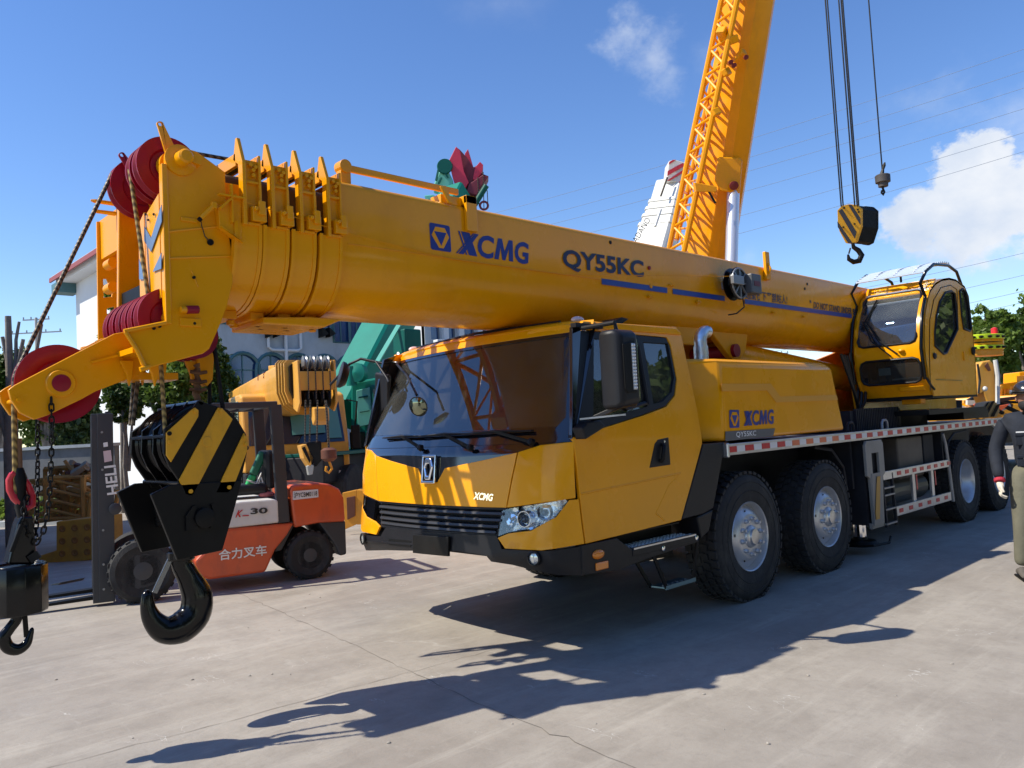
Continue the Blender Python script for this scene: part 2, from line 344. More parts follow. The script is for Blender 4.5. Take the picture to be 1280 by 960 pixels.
# top guide rod with its knob and bracket
rz0 = oY(432, 210, 4.40); rz1 = oY(572, 243, 4.40); 
mb = MB(); mb.beam(rz0, (rz1.x, 4.40, rz0.z), .03, .045); mb.build('guide_rod', YEL, BOOM, bevel=.006)
mb = MB(); mb.cyl((rz0.x-.02, 4.36, rz0.z), (rz0.x-.02, 4.44, rz0.z), .045, 20); mb.span((rz0.x-.055, 4.37, 3.23), (rz0.x+.02, 4.43, rz0.z)); mb.build('rod_knob', YEL, BOOM, bevel=.004)
bxp = oY(586, 260, 4.28).x
mb = MB(); mb.span((bxp-.05, 4.245, 3.04), (bxp+.05, 4.278, 3.30)); mb.span((bxp-.05, 4.245, 3.24), (bxp+.05, 4.42, 3.30)); mb.span((bxp-.24, 4.30, 3.225), (bxp-.05, 4.42, 3.29))
mb.prism([(bxp-.27, 4.26, 3.33), (bxp-.2, 4.26, 3.22), (bxp-.16, 4.26, 3.22), (bxp-.22, 4.26, 3.34)], (0, .02, 0)); mb.build('rod_bracket', YEL, BOOM, bevel=.005)
# small parts along the web
for q, w, h in (((838, 357), .07, .03), ((812, 371), .05, .05), ((872, 378), .05, .06), ((966, 391), .05, .05), ((1004, 396), .04, .05)):
    c = side(*q); mb = MB(); mb.box(c+V((0, -.008, 0)), (w, .016, h*.5)); mb.cyl(c+V((-w*.3, 0, 0)), c+V((-w*.3, -.024, 0)), .008, 8); mb.cyl(c+V((w*.3, 0, 0)), c+V((w*.3, -.024, 0)), .008, 8); mb.build('clip', YEL, BOOM)
c = oY(958, 345, 4.27); MB().span((c.x-.045, 4.24, 3.08), (c.x+.045, 4.275, 3.39)).build('rope_guard', YELO, BOOM, bevel=.006)
MB().tube([(c.x, 4.24, 3.14), (c.x, 4.215, 3.2), (c.x, 4.24, 3.26)], .012, 8).build('rope_guard_handle', YELO, BOOM)
# length-measuring cable reel
reel = grp('cable_reel', CR); rc = oY(919, 355, 4.14)
prof = [(.0, -.05), (.155, -.05), (.165, -.042), (.165, -.032), (.105, -.02), (.105, .02), (.165, .032), (.165, .042), (.155, .05), (0, .05)]
MB().lathe(rc, (0, 1, 0), prof, 36).build('reel_drum', BLKG, reel, smooth=35)
mb = MB(); 
for i in range(8):
    a = i*math.pi/4; mb.beam(rc+V((.03*math.cos(a), -.056, .03*math.sin(a))), rc+V((.145*math.cos(a), -.056, .145*math.sin(a))), .014, .014)
mb.tube(arc(rc+V((0, -.056, 0)), .15, 0, 2*math.pi, 32, EX, EZ)[:-1], .009, 6, closed=True); mb.build('reel_cage', STL, reel)
MB().box(rc+V((-.08, -.075, .02)), (.2, .04, .09)).build('reel_arm', STL, reel, bevel=.006); MB().box(rc+V((0, .1, 0)), (.06, .1, .08)).build('reel_bracket', STL, reel, bevel=.006)
MB().box(rc+V((.20, -.06, .0)), (.19, .14, .2)).build('reel_motor_box', mat('box_grey', (.09, .095, .1), .45), reel, bevel=.012)
MB().box(rc+V((.2, -.132, .0)), (.11, .004, .05)).build('sticker', mat('dim_red', (.12, .02, .03), .5), reel)
rope('reel_cable', [rc+V((-.15, -.02, .06)), (bx(700), 4.274, 2.822), (bx(560), 4.274, 2.822), (X0b, 4.25, 2.885), (2.0, 4.225, 2.97)], .003, YELO, reel, 5)
rope('cable', [rc+V((.02, -.06, -.14)), rc+V((.04, -.06, -.24)), rc+V((-.01, 0, -.3)), rc+V((0, .1, -.3))], .008, HOSE, reel, 6)
# ---------------------------------------------------------------- telescoping section collars
fins = [301, 336.5, 371.5, 405.5]; rights = [326, 360, 393.5, 426]
for k in range(4):
    xa = oY(fins[k], 260, BY0-.02).x; xb = oY(rights[k], 280, BY0-.02).x; g = .035-.0*(3-k); zt = 3.235; sc = grp('boom_section_collar', CR)
    inner = -.035*(3-k)
    # the section tube in the gap, painted dark for shade and grease
    MB().loft([bring(xa-.12, -.07), bring(xb-.01, -.07)]).build('section_tube', mat('shaded_greasy_section_paint', (.05, .025, .006), .5), sc, smooth=30)
    # lower wrap band (below the web boxes)
    ring = lambda x, gg: [p for p in bring(x, gg)]
    def band(x0, x1, gg, zmax, name):
        ra = [p for p in bring(x0, gg)]; n = len(ra)
        idx = [0] + list(range(n-1, 10, -1))
        o1 = [bring(x0, gg)[i] for i in idx]; o2 = [bring(x1, gg)[i] for i in idx]; i1 = [bring(x0, .002)[i] for i in idx]; i2 = [bring(x1, .002)[i] for i in idx]
        m_ = MB(); m_.loft([o1, o2, i2, i1], closed=False, caps=False, loop=True); return m_.build(name, YEL, sc, smooth=30)
    b_ = band(xa-.045, xb, .03, 2.9, 'wrap_band'); band(xa-.05, xa-.028, .042, 2.9, 'wrap_flange'); band(xb-.02, xb+.002, .036, 2.9, 'wrap_flange')
    # upper collar: ribs and plates on the near and far webs and over the top
    for sy in (-1, 1):
        yo = BC+sy*.431; ye = BC+sy*.475
        mb = MB(); mb.span((xa+.03, yo, 2.85), (xb-.012, BC+sy*.447, 3.23)); mb.build('web_plate', YEL, sc)
        mb = MB(); mb.span((xb-.014, yo, 2.86), (xb, ye, 3.26)); mb.span((xa+.03, yo, 3.09), (xb-.014, ye-.006*sy, 3.104)); mb.span((xa+.115, yo, 2.86), (xa+.125, ye-.012*sy, 3.09)); mb.span((xa+.03, yo, 2.845), (xb-.014, ye, 2.86)); mb.build('web_ribs', YEL, sc, bevel=.002)
        # fin: tall pointed plate at the section's mouth
        zf = 3.36 if sy < 0 else 3.33
        mb = MB(); mb.prism([(xa, yo, 2.84), (xa, ye+.012*sy, 2.84), (xa, ye+.012*sy, 3.2), (xa, BC+sy*.425, zf), (xa, BC+sy*.405, zf), (xa, BC+sy*.37, 3.24), (xa, yo, 3.2)], (.022, 0, 0)); mb.build('fin_plate', YEL, sc, bevel=.003)
        mb = MB()
        for (u, z_) in ((.06, 3.2), (.09, 3.19), (.075, 3.14), (.075, 3.17)):
            mb.cyl((xa+u, ye-.03*sy, z_), (xa+u, ye+.0*sy-.002*sy, z_), .012, 6)
        mb.build('bolts', YEL, sc)
    mb = MB(); mb.span((xa+.0, BC-.40, 3.20), (xa+.022, BC+.40, 3.275)); mb.span((xb-.014, BC-.44, 3.237), (xb, BC+.44, 3.262)); mb.build('top_flange', YEL, sc, bevel=.003)
    mb = MB(); mb.span((xa+.03, BC-.30, 3.24), (xb-.016, BC+.30, 3.275)); mb.build('wear_pad', BLKM, sc, bevel=.005)
    # little guide block where the measuring cable passes
    cx = (xa+xb)/2+.03; mb = MB(); mb.span((cx-.04, BC-.50, 2.865), (cx+.045, BC-.447, 2.95)); mb.span((cx-.01, BC-.52, 2.90), (cx+.03, BC-.50, 2.98)); mb.cyl((cx-.03, BC-.505, 2.93), (cx-.03, BC-.53, 2.93), .012, 10); mb.build('cable_guide', YEL, sc, bevel=.004)
    # bottom lugs
    mb = MB(); mb.span((xa+.0, BC-.16, 2.345), (xb-.03, BC+.16, 2.395)); mb.cyl((xa+.06, BC-.13, 2.34), (xa+.06, BC-.13, 2.31), .025, 6); mb.cyl((xa+.13, BC-.02, 2.34), (xa+.13, BC-.02, 2.31), .025, 6); mb.build('bottom_lug', YELO, sc, bevel=.005)
c = oY(380, 398, 4.5); mb = MB(); mb.prism([(c.x-.3, 4.45, 2.31), (c.x+.12, 4.45, 2.31), (c.x+.26, 4.45, 2.37), (c.x+.02, 4.45, 2.37), (c.x-.3, 4.45, 2.35)], (0, .45, 0)); mb.build('bottom_wedge', YEL, CR, bevel=.01)
# triangular bracket box between head and first collar
b0 = [oY(*q, 4.25) for q in ((272.5, 260), (293, 243), (302, 250), (302, 298), (296, 299), (275, 283))]
mb = MB(); mb.prism(b0, (0, .05, 0)); mb.build('corner_bracket', YEL, CR, bevel=.004)
mb = MB(); mb.span((b0[0].x, 4.22, 2.985), (b0[2].x+.02, 4.25, 2.995)); mb.span((b0[0].x+.07, 4.225, 2.84), (b0[0].x+.08, 4.25, 3.06)); mb.prism([p+V((0, -.025, 0)) for p in (b0[0], b0[1], b0[1]+V((0, 0, -.012)), b0[0]+V((.01, 0, -.01)))], (0, .03, 0)); mb.prism([p+V((0, -.025, 0)) for p in (b0[5], b0[3]+V((0, 0, -.03)), b0[4], b0[5]+V((0, 0, -.012)))], (0, .03, 0)); mb.build('bracket_ribs', YEL, CR)
# ---------------------------------------------------------------- boom head
HEAD = grp('boom_head', CR)
pl = [(207, 192), (214, 189), (231, 184.5), (246, 189), (281.7, 215), (283, 250), (283.5, 280), (291.7, 320), (291.5, 353), (284, 383), (276.7, 403), (262, 436), (254, 442), (186.7, 460), (178.5, 457), (172, 437), (159, 417), (156.5, 413), (207, 402)]
near = [oY(a, b, 4.30) for a, b in pl]
for y in (4.30, 5.07):
    mb = MB(); mb.prism([V((p.x, y, p.z)) for p in near], (0, .035, 0)); mb.build('side_plate', YEL, HEAD, bevel=.006, smooth=30)
for q in ((205, 283, 283.3, 280), (205, 316, 291, 318)):
    a = oY(q[0]+2, q[1]+7, 4.298); b = oY(q[2]-1, q[3]+2, 4.298); MB().tube([a, b], .006, 6).build('weld_bead', YEL, HEAD)
def hx(px, py): return oY(px, py, 4.30)
# edge rib along the plate's front edge and along the bottom
mb = MB(); a, b = hx(206, 205), hx(209, 405); mb.span((a.x-.02, 4.29, b.z), (a.x+.012, 4.34, a.z)); mb.build('edge_rib', YEL, HEAD, bevel=.006)
mb = MB(); mb.tube([oY(157, 415, 4.29), oY(171, 437, 4.29), oY(181, 459, 4.29)], .012, 8); mb.tube([oY(155, 414, 4.29), oY(207, 403.5, 4.29)], .011, 8); mb.tube([oY(175, 462, 4.285), oY(187, 458.5, 4.285)], .014, 8); mb.build('plate_rim', YEL, HEAD, smooth=60)
# front cover, two leaves, with the blue and white chevron sheet
fx0 = hx(206, 300).x-.012
zt_, zb_ = oX(200, 247, fx0).z, oX(200, 375, fx0).z
ya, yb = 4.34, oX(173, 300, fx0).y
def cvp(px, py): return oX(px, py, fx0-.004)
ym = (ya+yb)/2+.06
for (u, w) in ((ya, ym-.004), (ym+.004, yb)):
    s_ = (zt_-.0); MB().prism([(fx0, u, zb_+.04*(w-ya)), (fx0, w, zb_+.02), (fx0, w, s_-.22*(w-ya)), (fx0, u, s_-.22*(u-ya)+.03)], (.02, 0, 0)).build('cover_leaf', YEL, HEAD, bevel=.003)
BLR = mat('blue_grey_reflective', (.13, .2, .33), .35)
def chev(pts): flatpoly('chevron', [cvp(*p) for p in pts], BLR, HEAD, (-1, 0, 0), .003)
chev([(181, 283), (189.5, 298), (202.5, 256), (202.8, 277), (189.5, 315), (181, 301)])
chev([(174.5, 324), (181, 343), (181, 349), (174.8, 349.5)]); chev([(202.5, 316), (202.3, 336), (192, 340), (192, 339)])
for q in ((186, 275), (193, 268), (183, 268)): MB().cyl(cvp(*q), cvp(*q)+V((-.008, 0, 0)), .007, 8).build('screw', BLKM, HEAD)
MB().span((fx0+.03, 4.34, 2.3), (fx0+.05, 5.07, zb_+.15)).build('sheave_back', BLKM, HEAD)
# sheaves
def sheave(c, r, w, parent, m=REDS, name='sheave'):
    p = [(r*.16, -w*.35), (r*.55, -w*.25), (r*.62, -w*.42), (r*.9, -w*.45), (r, -w*.5), (r, -w*.36), (r*.88, -w*.08), (r*.88, w*.08), (r, w*.36), (r, w*.5), (r*.9, w*.45), (r*.62, w*.42), (r*.55, w*.25), (r*.16, w*.35)]
    return MB().lathe(c, (0, 1, 0), p, 56).build(name, m, parent, smooth=40)
A1 = oY(228.5, 198, 4.26); ax1 = V((A1.x, 0, A1.z))
for y in (4.49, 4.60, 4.93): sheave(ax1+V((0, y, 0)), .178, .075, HEAD)
MB().cyl(ax1+V((0, 4.30, 0)), ax1+V((0, 5.14, 0)), .045, 20).build('sheave_axle', YEL, HEAD)
MB().lathe(ax1+V((0, 4.42, 0)), (0, 1, 0), [(.045, -.03), (.075, -.03), (.075, .03), (.045, .03)], 24).build('sheave_hub', YELO, HEAD, smooth=30)
mb = MB(); mb.lathe(ax1+V((0, 4.30, 0)), (0, -1, 0), [(0, 0), (.085, 0), (.085, .012), (.06, .02), (.043, .022), (.04, .09), (.03, .10), (0, .10)], 28); mb.box(ax1+V((.06, 4.285, .02)), (.10, .03, .05), Euler((0, .2, 0))); mb.build('axle_boss', YEL, HEAD, smooth=30)
for y, lbl in ((4.36, 0), (4.86, 1)):    # lifting straps with an eye
    top = oY(200.5, 155, 4.36) if not lbl else V((A1.x-.12, 0, A1.z+.17)); base = V((A1.x, 0, A1.z)); top = V((top.x, 0, top.z)); d = (top-base); l = d.length; d.normalize(); s_ = V((d.z, 0, -d.x))
    outl = [(0, -.04), (l-.02, -.02)] + [(l+.016*math.cos(a), .02*math.sin(a)) for a in [-1.2+2.4*i/6 for i in range(7)]] + [(l-.02, .02), (0, .04)]
    MB().plate([(x, y_) for x, y_ in outl], [[(l+.0+.011*math.cos(a), .011*math.sin(a)) for a in [-2*math.pi*i/10 for i in range(10)]]], base+V((0, y, 0)), d, s_, .014).build('lifting_strap', YEL if not lbl else REDS, HEAD, bevel=.002)
A2 = oY(232, 389, 4.28)
for y in (4.40, 4.50, 4.60, 4.70, 4.81, 4.92): sheave(V((A2.x-.055, y, A2.z-.03)), .165, .07, HEAD)
MB().cyl((A2.x-.055, 4.34, A2.z-.03), (A2.x-.055, 5.07, A2.z-.03), .04, 16).build('sheave_axle', YEL, HEAD)
for y in (4.5, 4.62): sheave(V((1.80, y, 2.225)), .135, .07, HEAD)
mb = MB(); mb.cyl((A2.x-.03, 4.27, A2.z+.005), (A2.x+.03, 4.27, A2.z+.008), .018, 12); mb.build('lock_pin', YEL, HEAD)
MB().cyl((A2.x+.0, 4.268, A2.z+.006), (A2.x+.065, 4.268, A2.z+.012), .0225, 12).build('pin_grip', REDS, HEAD, bevel=.003)
c = hx(238, 403); mb = MB(); mb.box(c+V((-.0, -.004, 0)), (.115, .012, .045)); mb.build('pin_plate', YEL, HEAD, bevel=.004)
for q in ((242.5, 404.5), (262.5, 303), (242, 347), (192, 410.5), (199, 408)): MB().cyl(hx(*q)+V((0, -.0, 0)), hx(*q)+V((0, -.0105, 0)), .0085 if q[0] != 262.5 else .018, 12).build('bolt_hole', BLKM, HEAD)
a, b = hx(239, 338), hx(247.5, 359); MB().tube([a, b], .004, 5).build('weld_mark', YEL, HEAD)
# toggle pin on a wire
a, b = oY(251, 273, 4.26), oY(267, 257, 4.25); mb = MB(); mb.cyl(a, b, .014, 10); mb.box(b, (.03, .03, .035)); mb.build('toggle_pin', YEL, HEAD, bevel=.003)
MB().cyl(a, a+(a-b)*.15, .013, 8).build('toggle_tip', BLKM, HEAD)
rope('pin_wire', [a, oY(252, 282, 4.29), oY(256, 295, 4.29), oY(261, 301, 4.29)], .003, HOSE, HEAD, 5)
c = hx(236, 275); mb = MB(); mb.box(c+V((0, -.004, 0)), (.09, .012, .022)); mb.build('weld_pad', YEL, HEAD, bevel=.004)
mb = MB(); mb.span((1.72, 4.34, 2.9), (2.05, 5.07, 3.1)); mb.span((2.0, 4.36, 2.5), (2.04, 5.05, 3.12)); mb.span((1.80, 4.335, 2.62), (1.84, 5.07, 2.95)); mb.build('head_core', YELO, HEAD)
MB().loft([bring(1.98, -.075), bring(2.3, -.075)]).build('inner_section', BLKM, HEAD, smooth=30)
# lower rooster arm with the single top sheave
ARM = grp('rooster_arm', CR)
ao = [(10.5, 487), (19, 481), (96, 441), (143, 417), (160, 414), (176, 440), (184, 460), (178, 467), (120, 489), (100, 500), (60, 519), (43, 524.5), (25, 516), (14, 500)]
arm = [oY(a, b, 4.58) for a, b in ao]
for y in (4.58, 4.80): MB().prism([V((p.x, y, p.z)) for p in arm], (0, .03, 0)).build('arm_plate', YEL, ARM, bevel=.004, smooth=30)
a = oY(114, 453, 4.575); b = oY(177, 437, 4.575); MB().beam(a, b, .03, .012).build('arm_rib', YEL, ARM)
RS = oY(72, 480, 4.705); sheave(V((RS.x, 4.705, RS.z)), .207, .07, ARM, name='rooster_sheave')
c = oY(76.5, 479, 4.57); mb = MB(); mb.lathe((c.x, 4.58, c.z), (0, -1, 0), [(0, 0), (.072, 0), (.072, .006), (.066, .014), (0, .014)], 32); mb.build('hub_ring', YEL, ARM, smooth=30)
MB().lathe((c.x, 4.566, c.z), (0, -1, 0), [(0, 0), (.045, 0), (.045, .004), (.04, .006), (0, .006)], 28).build('hub_cap', REDS, ARM, smooth=30)
MB().cyl((c.x, 4.58, c.z), (c.x, 4.85, c.z), .03, 14).build('axle', YEL, ARM)
mb = MB(); p = oY(22, 500, 4.6); mb.cyl((p.x, 4.56, p.z), (p.x, 4.84, p.z), .012, 10); q = oY(35, 486, 4.6); mb.span((q.x-.02, 4.61, q.z-.03), (q.x+.02, 4.8, q.z+.01)); mb.build('spacer', YEL, ARM)
mb = MB(); mb.span((1.42, 4.34, 2.1), (1.56, 5.07, 2.13)); mb.span((1.47, 4.6, 1.98), (1.75, 4.82, 2.02)); mb.build('arm_root', YEL, ARM)
for px, y in ((158, 4.55), (175, 4.7), (190, 4.4), (200, 4.5), (238, 4.6)):
    p = oY(px, 462, y); MB().prism([(p.x-.03, y, p.z+.05), (p.x+.04, y, p.z+.05), (p.x+.03, y, p.z-.04), (p.x+.015, y, p.z-.09), (p.x, y, p.z-.02)], (0, .025, 0)).build('lug', YELO, ARM, bevel=.003)
p = oY(252, 425, 4.62); mb = MB(); mb.prism([(p.x-.05, 4.58, 2.14), (p.x+.06, 4.58, 2.14), (p.x+.045, 4.58, 1.98), (p.x+.01, 4.58, 1.94), (p.x-.03, 4.58, 1.98)], (0, .08, 0)); mb.build('rope_socket', YELO, ARM, bevel=.008)
# ropes of this crane (they move with it)
RP = grp('hoist_ropes', CR)
t1 = V((A1.x, 4.93, A1.z)); s0 = V((RS.x, 4.72, RS.z))
def tangent(c1, r1, c2, r2, side_=1):      # outer tangent of two wheels in the XZ plane
    d = V((c2.x-c1.x, 0, c2.z-c1.z)); l = d.length; d.normalize(); n = V((-d.z, 0, d.x))*side_; k = (r1-r2)/l; n2 = d*k+n*math.sqrt(1-k*k); return c1+n2*r1, c2+n2*r2
pa, pb = tangent(t1, .17, s0, .195, -1 if False else 1)
if pa.x > A1.x: pa, pb = tangent(t1, .17, s0, .195, -1)
a0 = math.atan2(pb.z-RS.z, pb.x-RS.x)
if a0 < 0: a0 += 2*math.pi
rope('rope', [pa, pb]+arc(s0, .197, a0, math.pi, 6, EX, EZ)+[(RS.x-.197, 4.72, 1.45)], .012, ROPEG, RP)
RP.children[0].data.materials[0] = ROPE
rope('rope', [(RS.x-.199, 4.719, 1.86), (RS.x-.199, 4.719, 1.40)], .0135, ROPEG, RP)
for y, z in ((4.60, .165), (4.93, .10)): rope('rope', [(A1.x, y, A1.z+z), (2.1, y-.02, 3.30+z*.2), (4.5, y, 3.29), (12.5, y, 3.28)], .012, ROPE, RP)
g0 = oY(175, 225, 4.60); g1 = oY(186.5, 378, 4.5); rope('rope', [(A1.x-.165, 4.60, A1.z), (g1.x, 4.5, g1.z)], .0125, ROPEG, RP)
# ---------------------------------------------------------------- driver's cab: real curved skins
YC = 4.93
def lerp_tab(tab, z):
    if z <= tab[0][0]: return tab[0][1]
    for (a, x), (b, y) in zip(tab, tab[1:]):
        if z <= b: return x+(y-x)*(z-a)/(b-a)
    return tab[-1][1]
FT = [(.58, 3.78), (.70, 3.725), (.85, 3.735), (1.03, 3.765), (1.25, 3.78), (1.43, 3.80), (1.52, 3.865), (2.28, 4.225), (2.36, 4.26)]
EDG = [(.58, 4.09), (.79, 4.092), (.95, 4.072), (1.11, 4.060), (1.30, 4.046), (1.5, 4.028), (2.3, 4.335)]
def front(w, z, d=0):
    aw = abs(w); b_ = lerp_tab(FT, z); x = b_+.1*w*w
    lim = 1.13-max(0, z-1.53)*.13; we = 1.285-max(0, z-1.53)*.085
    if aw > lim: x += ((aw-lim)/(we-lim))**2*max(.03, lerp_tab(EDG, z)-.006-b_-.1*we*we)
    n = V((-1, .2*w + (1.2*(aw-lim)/.17 if aw > lim else 0)*(1 if w > 0 else -1), 0)).normalized()
    return V((x, YC+w, z)) - n*d
def sidef(x, z, d=0, s=-1):
    y = 1.285 - max(0, z-1.53)*.10 - .02*abs(z-1.25)**2
    return V((x, YC+s*(y-d), z))
def finv(px, py):
    x = 3.9
    for _ in range(25):
        p = oX(px, py, x); x = .5*x+.5*front(max(-1.3, min(1.3, p.y-YC)), p.z).x
    return (p.y-YC, p.z)
def sinv(px, py):
    y = 3.65
    for _ in range(8): p = oY(px, py, y); y = sidef(p.x, p.z).y
    return (p.x, p.z)
def skin(name, outer, f, m, parent, th=.02, d=0, holes=(), step=.11, smooth=40, bevel=.003, stepv=.25):
    bm = bmesh.new(); loops = [[V((x, y, 0)) for x, y in lp] for lp in [outer]+list(holes)]
    flat = [p for lp in loops for p in lp]; vs = [bm.verts.new(p) for p in flat]
    for t in tessellate_polygon(loops):
        try: bm.faces.new([vs[i] for i in t])
        except ValueError: pass
    xs = [p.x for p in flat]; ys = [p.y for p in flat]
    for lo, hi, st, nv in ((min(xs), max(xs), step, V((1, 0, 0))), (min(ys), max(ys), stepv, V((0, 1, 0)))):
        k = int((hi-lo)/st)
        for i in range(1, k+1):
            c = nv*(lo+(hi-lo)*i/(k+1)); bmesh.ops.bisect_plane(bm, geom=bm.verts[:]+bm.edges[:]+bm.faces[:], plane_co=c, plane_no=nv)
    bmesh.ops.dissolve_limit(bm, angle_limit=.001, verts=bm.verts[:], edges=[e for e in bm.edges if False]) if False else None
    uv = {v: (v.co.x, v.co.y) for v in bm.verts}
    top = {}; bot = {}
    faces = list(bm.faces); bedges = [e for e in bm.edges if len(e.link_faces) == 1]
    nb = MB()
    for v in bm.verts: top[v] = nb.bm.verts.new(f(*uv[v], d)); bot[v] = nb.bm.verts.new(f(*uv[v], d+th))
    for fc in faces: nb.bm.faces.new([top[v] for v in fc.verts]); nb.bm.faces.new([bot[v] for v in fc.verts][::-1])
    for e in bedges:
        a, b = e.verts; nb.bm.faces.new((top[a], top[b], bot[b], bot[a]))
    bm.free()
    o = nb.build(name, m, parent, smooth=smooth)
    if bevel: b = o.modifiers.new('bevel', 'BEVEL'); b.width = bevel; b.segments = 2; b.limit_method = 'ANGLE'; b.angle_limit = R(50)
    return o
def sym(l): return l+[(-a, b) for a, b in l[::-1]]
CAB = grp('cab', CR)
MASK = mat('black_windscreen_surround', (.006, .0065, .009), .1, coat=1, spec=.5)
# yellow hood (middle), two corner panels, lower corners
skin('hood_panel', sym([(-.795, 1.045), (-.885, 1.43), (-.60, 1.385), (-.17, 1.325), (-.09, 1.22)]), front, YEL, CAB, bevel=.006)
for s in (-1, 1):
    k = 1 if s < 0 else -1
    skin('corner_panel', [(-.801*k, 1.045), (-1.275*k, 1.105), (-1.285*k, 1.49), (-1.05*k, 1.475), (-.893*k, 1.433)], front, YEL, CAB, bevel=.006)
    skin('lower_corner_panel', [(-.735*k, .835), (-.83*k, .87), (-1.02*k, .895), (-1.19*k, .985), (-1.25*k, 1.095), (-1.285*k, 1.095), (-1.285*k, .79), (-1.10*k, .765), (-.80*k, .765)], front, YEL, CAB, bevel=.006)
skin('hood_surround', sym([(-.17, 1.318), (-.60, 1.378), (-.885, 1.423), (-1.05, 1.468), (-1.285, 1.483), (-1.26, 1.60)][::-1]), front, MASK, CAB, th=.02, d=.006)
skin('emblem_shield', [(-.17, 1.33), (-.09, 1.212), (.09, 1.212), (.17, 1.33)], front, MASK, CAB, th=.02, d=.005)
# headlamps
def lamp(s):
    k = -s; hl = grp('headlamp', CAB); q_ = 1 if s < 0 else .3
    P = [(-.735*k, .845), (-.83*k, .878), (-1.02*k, .902), (-1.18*k, .985), (-1.245*k, 1.085), (-1.235*k, 1.096), (-.80*k, 1.037), (-.755*k, 1.02)]
    skin('lamp_bezel', [(-.722*k, .838), (-.83*k, .868), (-1.03*k, .894), (-1.19*k, .98), (-1.262*k, 1.095), (-1.23*k, 1.103), (-.79*k, 1.045), (-.742*k, 1.025)], front, BLK, hl, th=.02, d=.085*q_)
    skin('lamp_bezel', P, front, mat('lamp_chrome_facets', (.82, .83, .85), .14, .8, bump=.8, bscale=26), hl, th=.006, d=.066*q_)
    mb = MB()
    for (w, z, r) in ((-.93, .965, .052), (-1.09, 1.012, .05)):
        c = front(w*k, z, .045); ax = (c-front(w*k, z, 0)).normalized()
        mb.lathe(c, -ax, [(.004, -.04), (r*.6, -.03), (r, .012), (r+.005, .012), (r+.005, -.02)], 24, caps=False)
    mb.build('reflector', CHR, hl, smooth=50)
    mb = MB()
    for (w, z, r) in ((-.93, .965, .03), (-1.09, 1.012, .024)): mb.sphere(front(w*k, z, .045), r, 14)
    mb.build('lamp_lens', mat('lens_grey', (.15, .17, .2), .05, coat=1), hl, smooth=60)
    rnd = random.Random(3); mb = MB()       # faceted chrome trim between the bowls
    for i in range(13):
        t = i/12; w = -.765-.1*t; mb.box(front((w-.0)*k, .875+.15*t-.01*math.sin(i), .045), (.012, .05, .028), Euler((rnd.uniform(-.8, .8), rnd.uniform(-.6, .6), rnd.uniform(-.6, .6))))
    for i in range(7): w = -1.0-.03*i; mb.box(front(w*k, .905+.0*i+max(0, i-1)*.012, .03), (.01, .024, .018), Euler((rnd.uniform(-.5, .5), .3, rnd.uniform(-.5, .5))))
    mb.build('chrome_trim', CHR, hl)
    mb = MB()
    for i in range(9):
        t = i/8; mb.sphere(front((-1.13-.085*min(1, t*1.6))*k, .955+.125*t, .03), .0085, 8)
    for i in range(8): mb.sphere(front((-1.0-.02*i)*k, .925+.006*i, .02), .007, 8)
    mb.build('running_light_beads', mat('pearl_led', (.8, .8, .78), .2), hl, smooth=60)
    MB().box(front(-1.105*k, 1.055, .04), (.02, .05, .02)).build('indicator', AMB, hl)
    skin('lamp_glass', P, front, GLC, hl, th=.003, d=.006, bevel=0)
    c = front(-1.05*k, .71, -.0); c2 = front(-1.05*k, .71, -.018); ax = (c2-c).normalized()
    MB().lathe(c, ax, [(0, -.02), (.05, -.02), (.052, .02), (.042, .026), (.04, .01), (0, .006)], 24).build('fog_lamp', BLK, hl, smooth=40)
    MB().lathe(c, ax, [(0, .018), (.025, .017), (.039, .012)], 20, caps=False).build('fog_lens', mat('fog_lens_glass', (.6, .62, .6), .06, .6), hl, smooth=60)
for s in (-1, 1): lamp(s)
# grille: five bars in front of a dark mesh
GR = grp('grille', CAB)
skin('grille_mesh', sym([(-.70, .845), (-.775, 1.04)][::-1]), front, DRK, GR, th=.02, d=.07)
for i, z in enumerate((.875, .915, .960, 1.005)):
    hw = .715+.02*i; rings = []
    for j in range(15):
        w = -hw+2*hw*j/14; p = front(w, z, 0); rings.append([p+V((.035, 0, .010)), p+V((.002, 0, .006)), p+V((-.004, 0, -.010)), p+V((.012, 0, -.020)), p+V((.035, 0, -.012))])
    MB().loft(rings).build('grille_bar', mat('grille_grey_plastic', (.03, .03, .033), .4), GR, smooth=30)
skin('grille_frame', [(-.79, 1.043), (.79, 1.043), (.74, .835), (-.74, .835)], front, BLK, GR, th=.05, d=.012, holes=[[(-.752, 1.028), (-.715, .856), (.715, .856), (.752, 1.028)]])
# bumper
BP = grp('bumper', CAB)
def fl(l): return [(max(-1.285, min(1.285, q[0])), q[1]) for q in [finv(*p_) for p_ in l]]
skin('bumper_skin', fl([(449, 682), (484.5, 687.7), (519, 688.5), (571, 688.5), (607.6, 694), (614, 702), (640, 706), (731, 719.5), (729, 683), (680, 689), (627, 686.5), (621, 670), (616, 669.5), (482, 659.5), (475.5, 670.5), (448, 661.5)]), front, BLK, BP, th=.04, bevel=.008)
skin('number_plate_holder', fl([(519.7, 668), (564, 670.5), (564, 694.8), (519.7, 690.5)]), front, BLKM, BP, th=.02, d=-.03, bevel=.003)
skin('bumper_recess', fl([(486, 673), (514, 675.5), (514, 684), (486, 681)]), front, BLKM, BP, th=.01, d=-.004, bevel=.002)
skin('bumper_step', fl([(449, 668), (477, 676), (519, 679), (519, 681.5), (477, 678.5), (449, 670)]), front, BLK, BP, th=.01, d=-.006, bevel=.002)
MB().span((3.86, 4.0, .68), (4.1, 5.86, .84)).build('bumper_beam', DRK, BP)
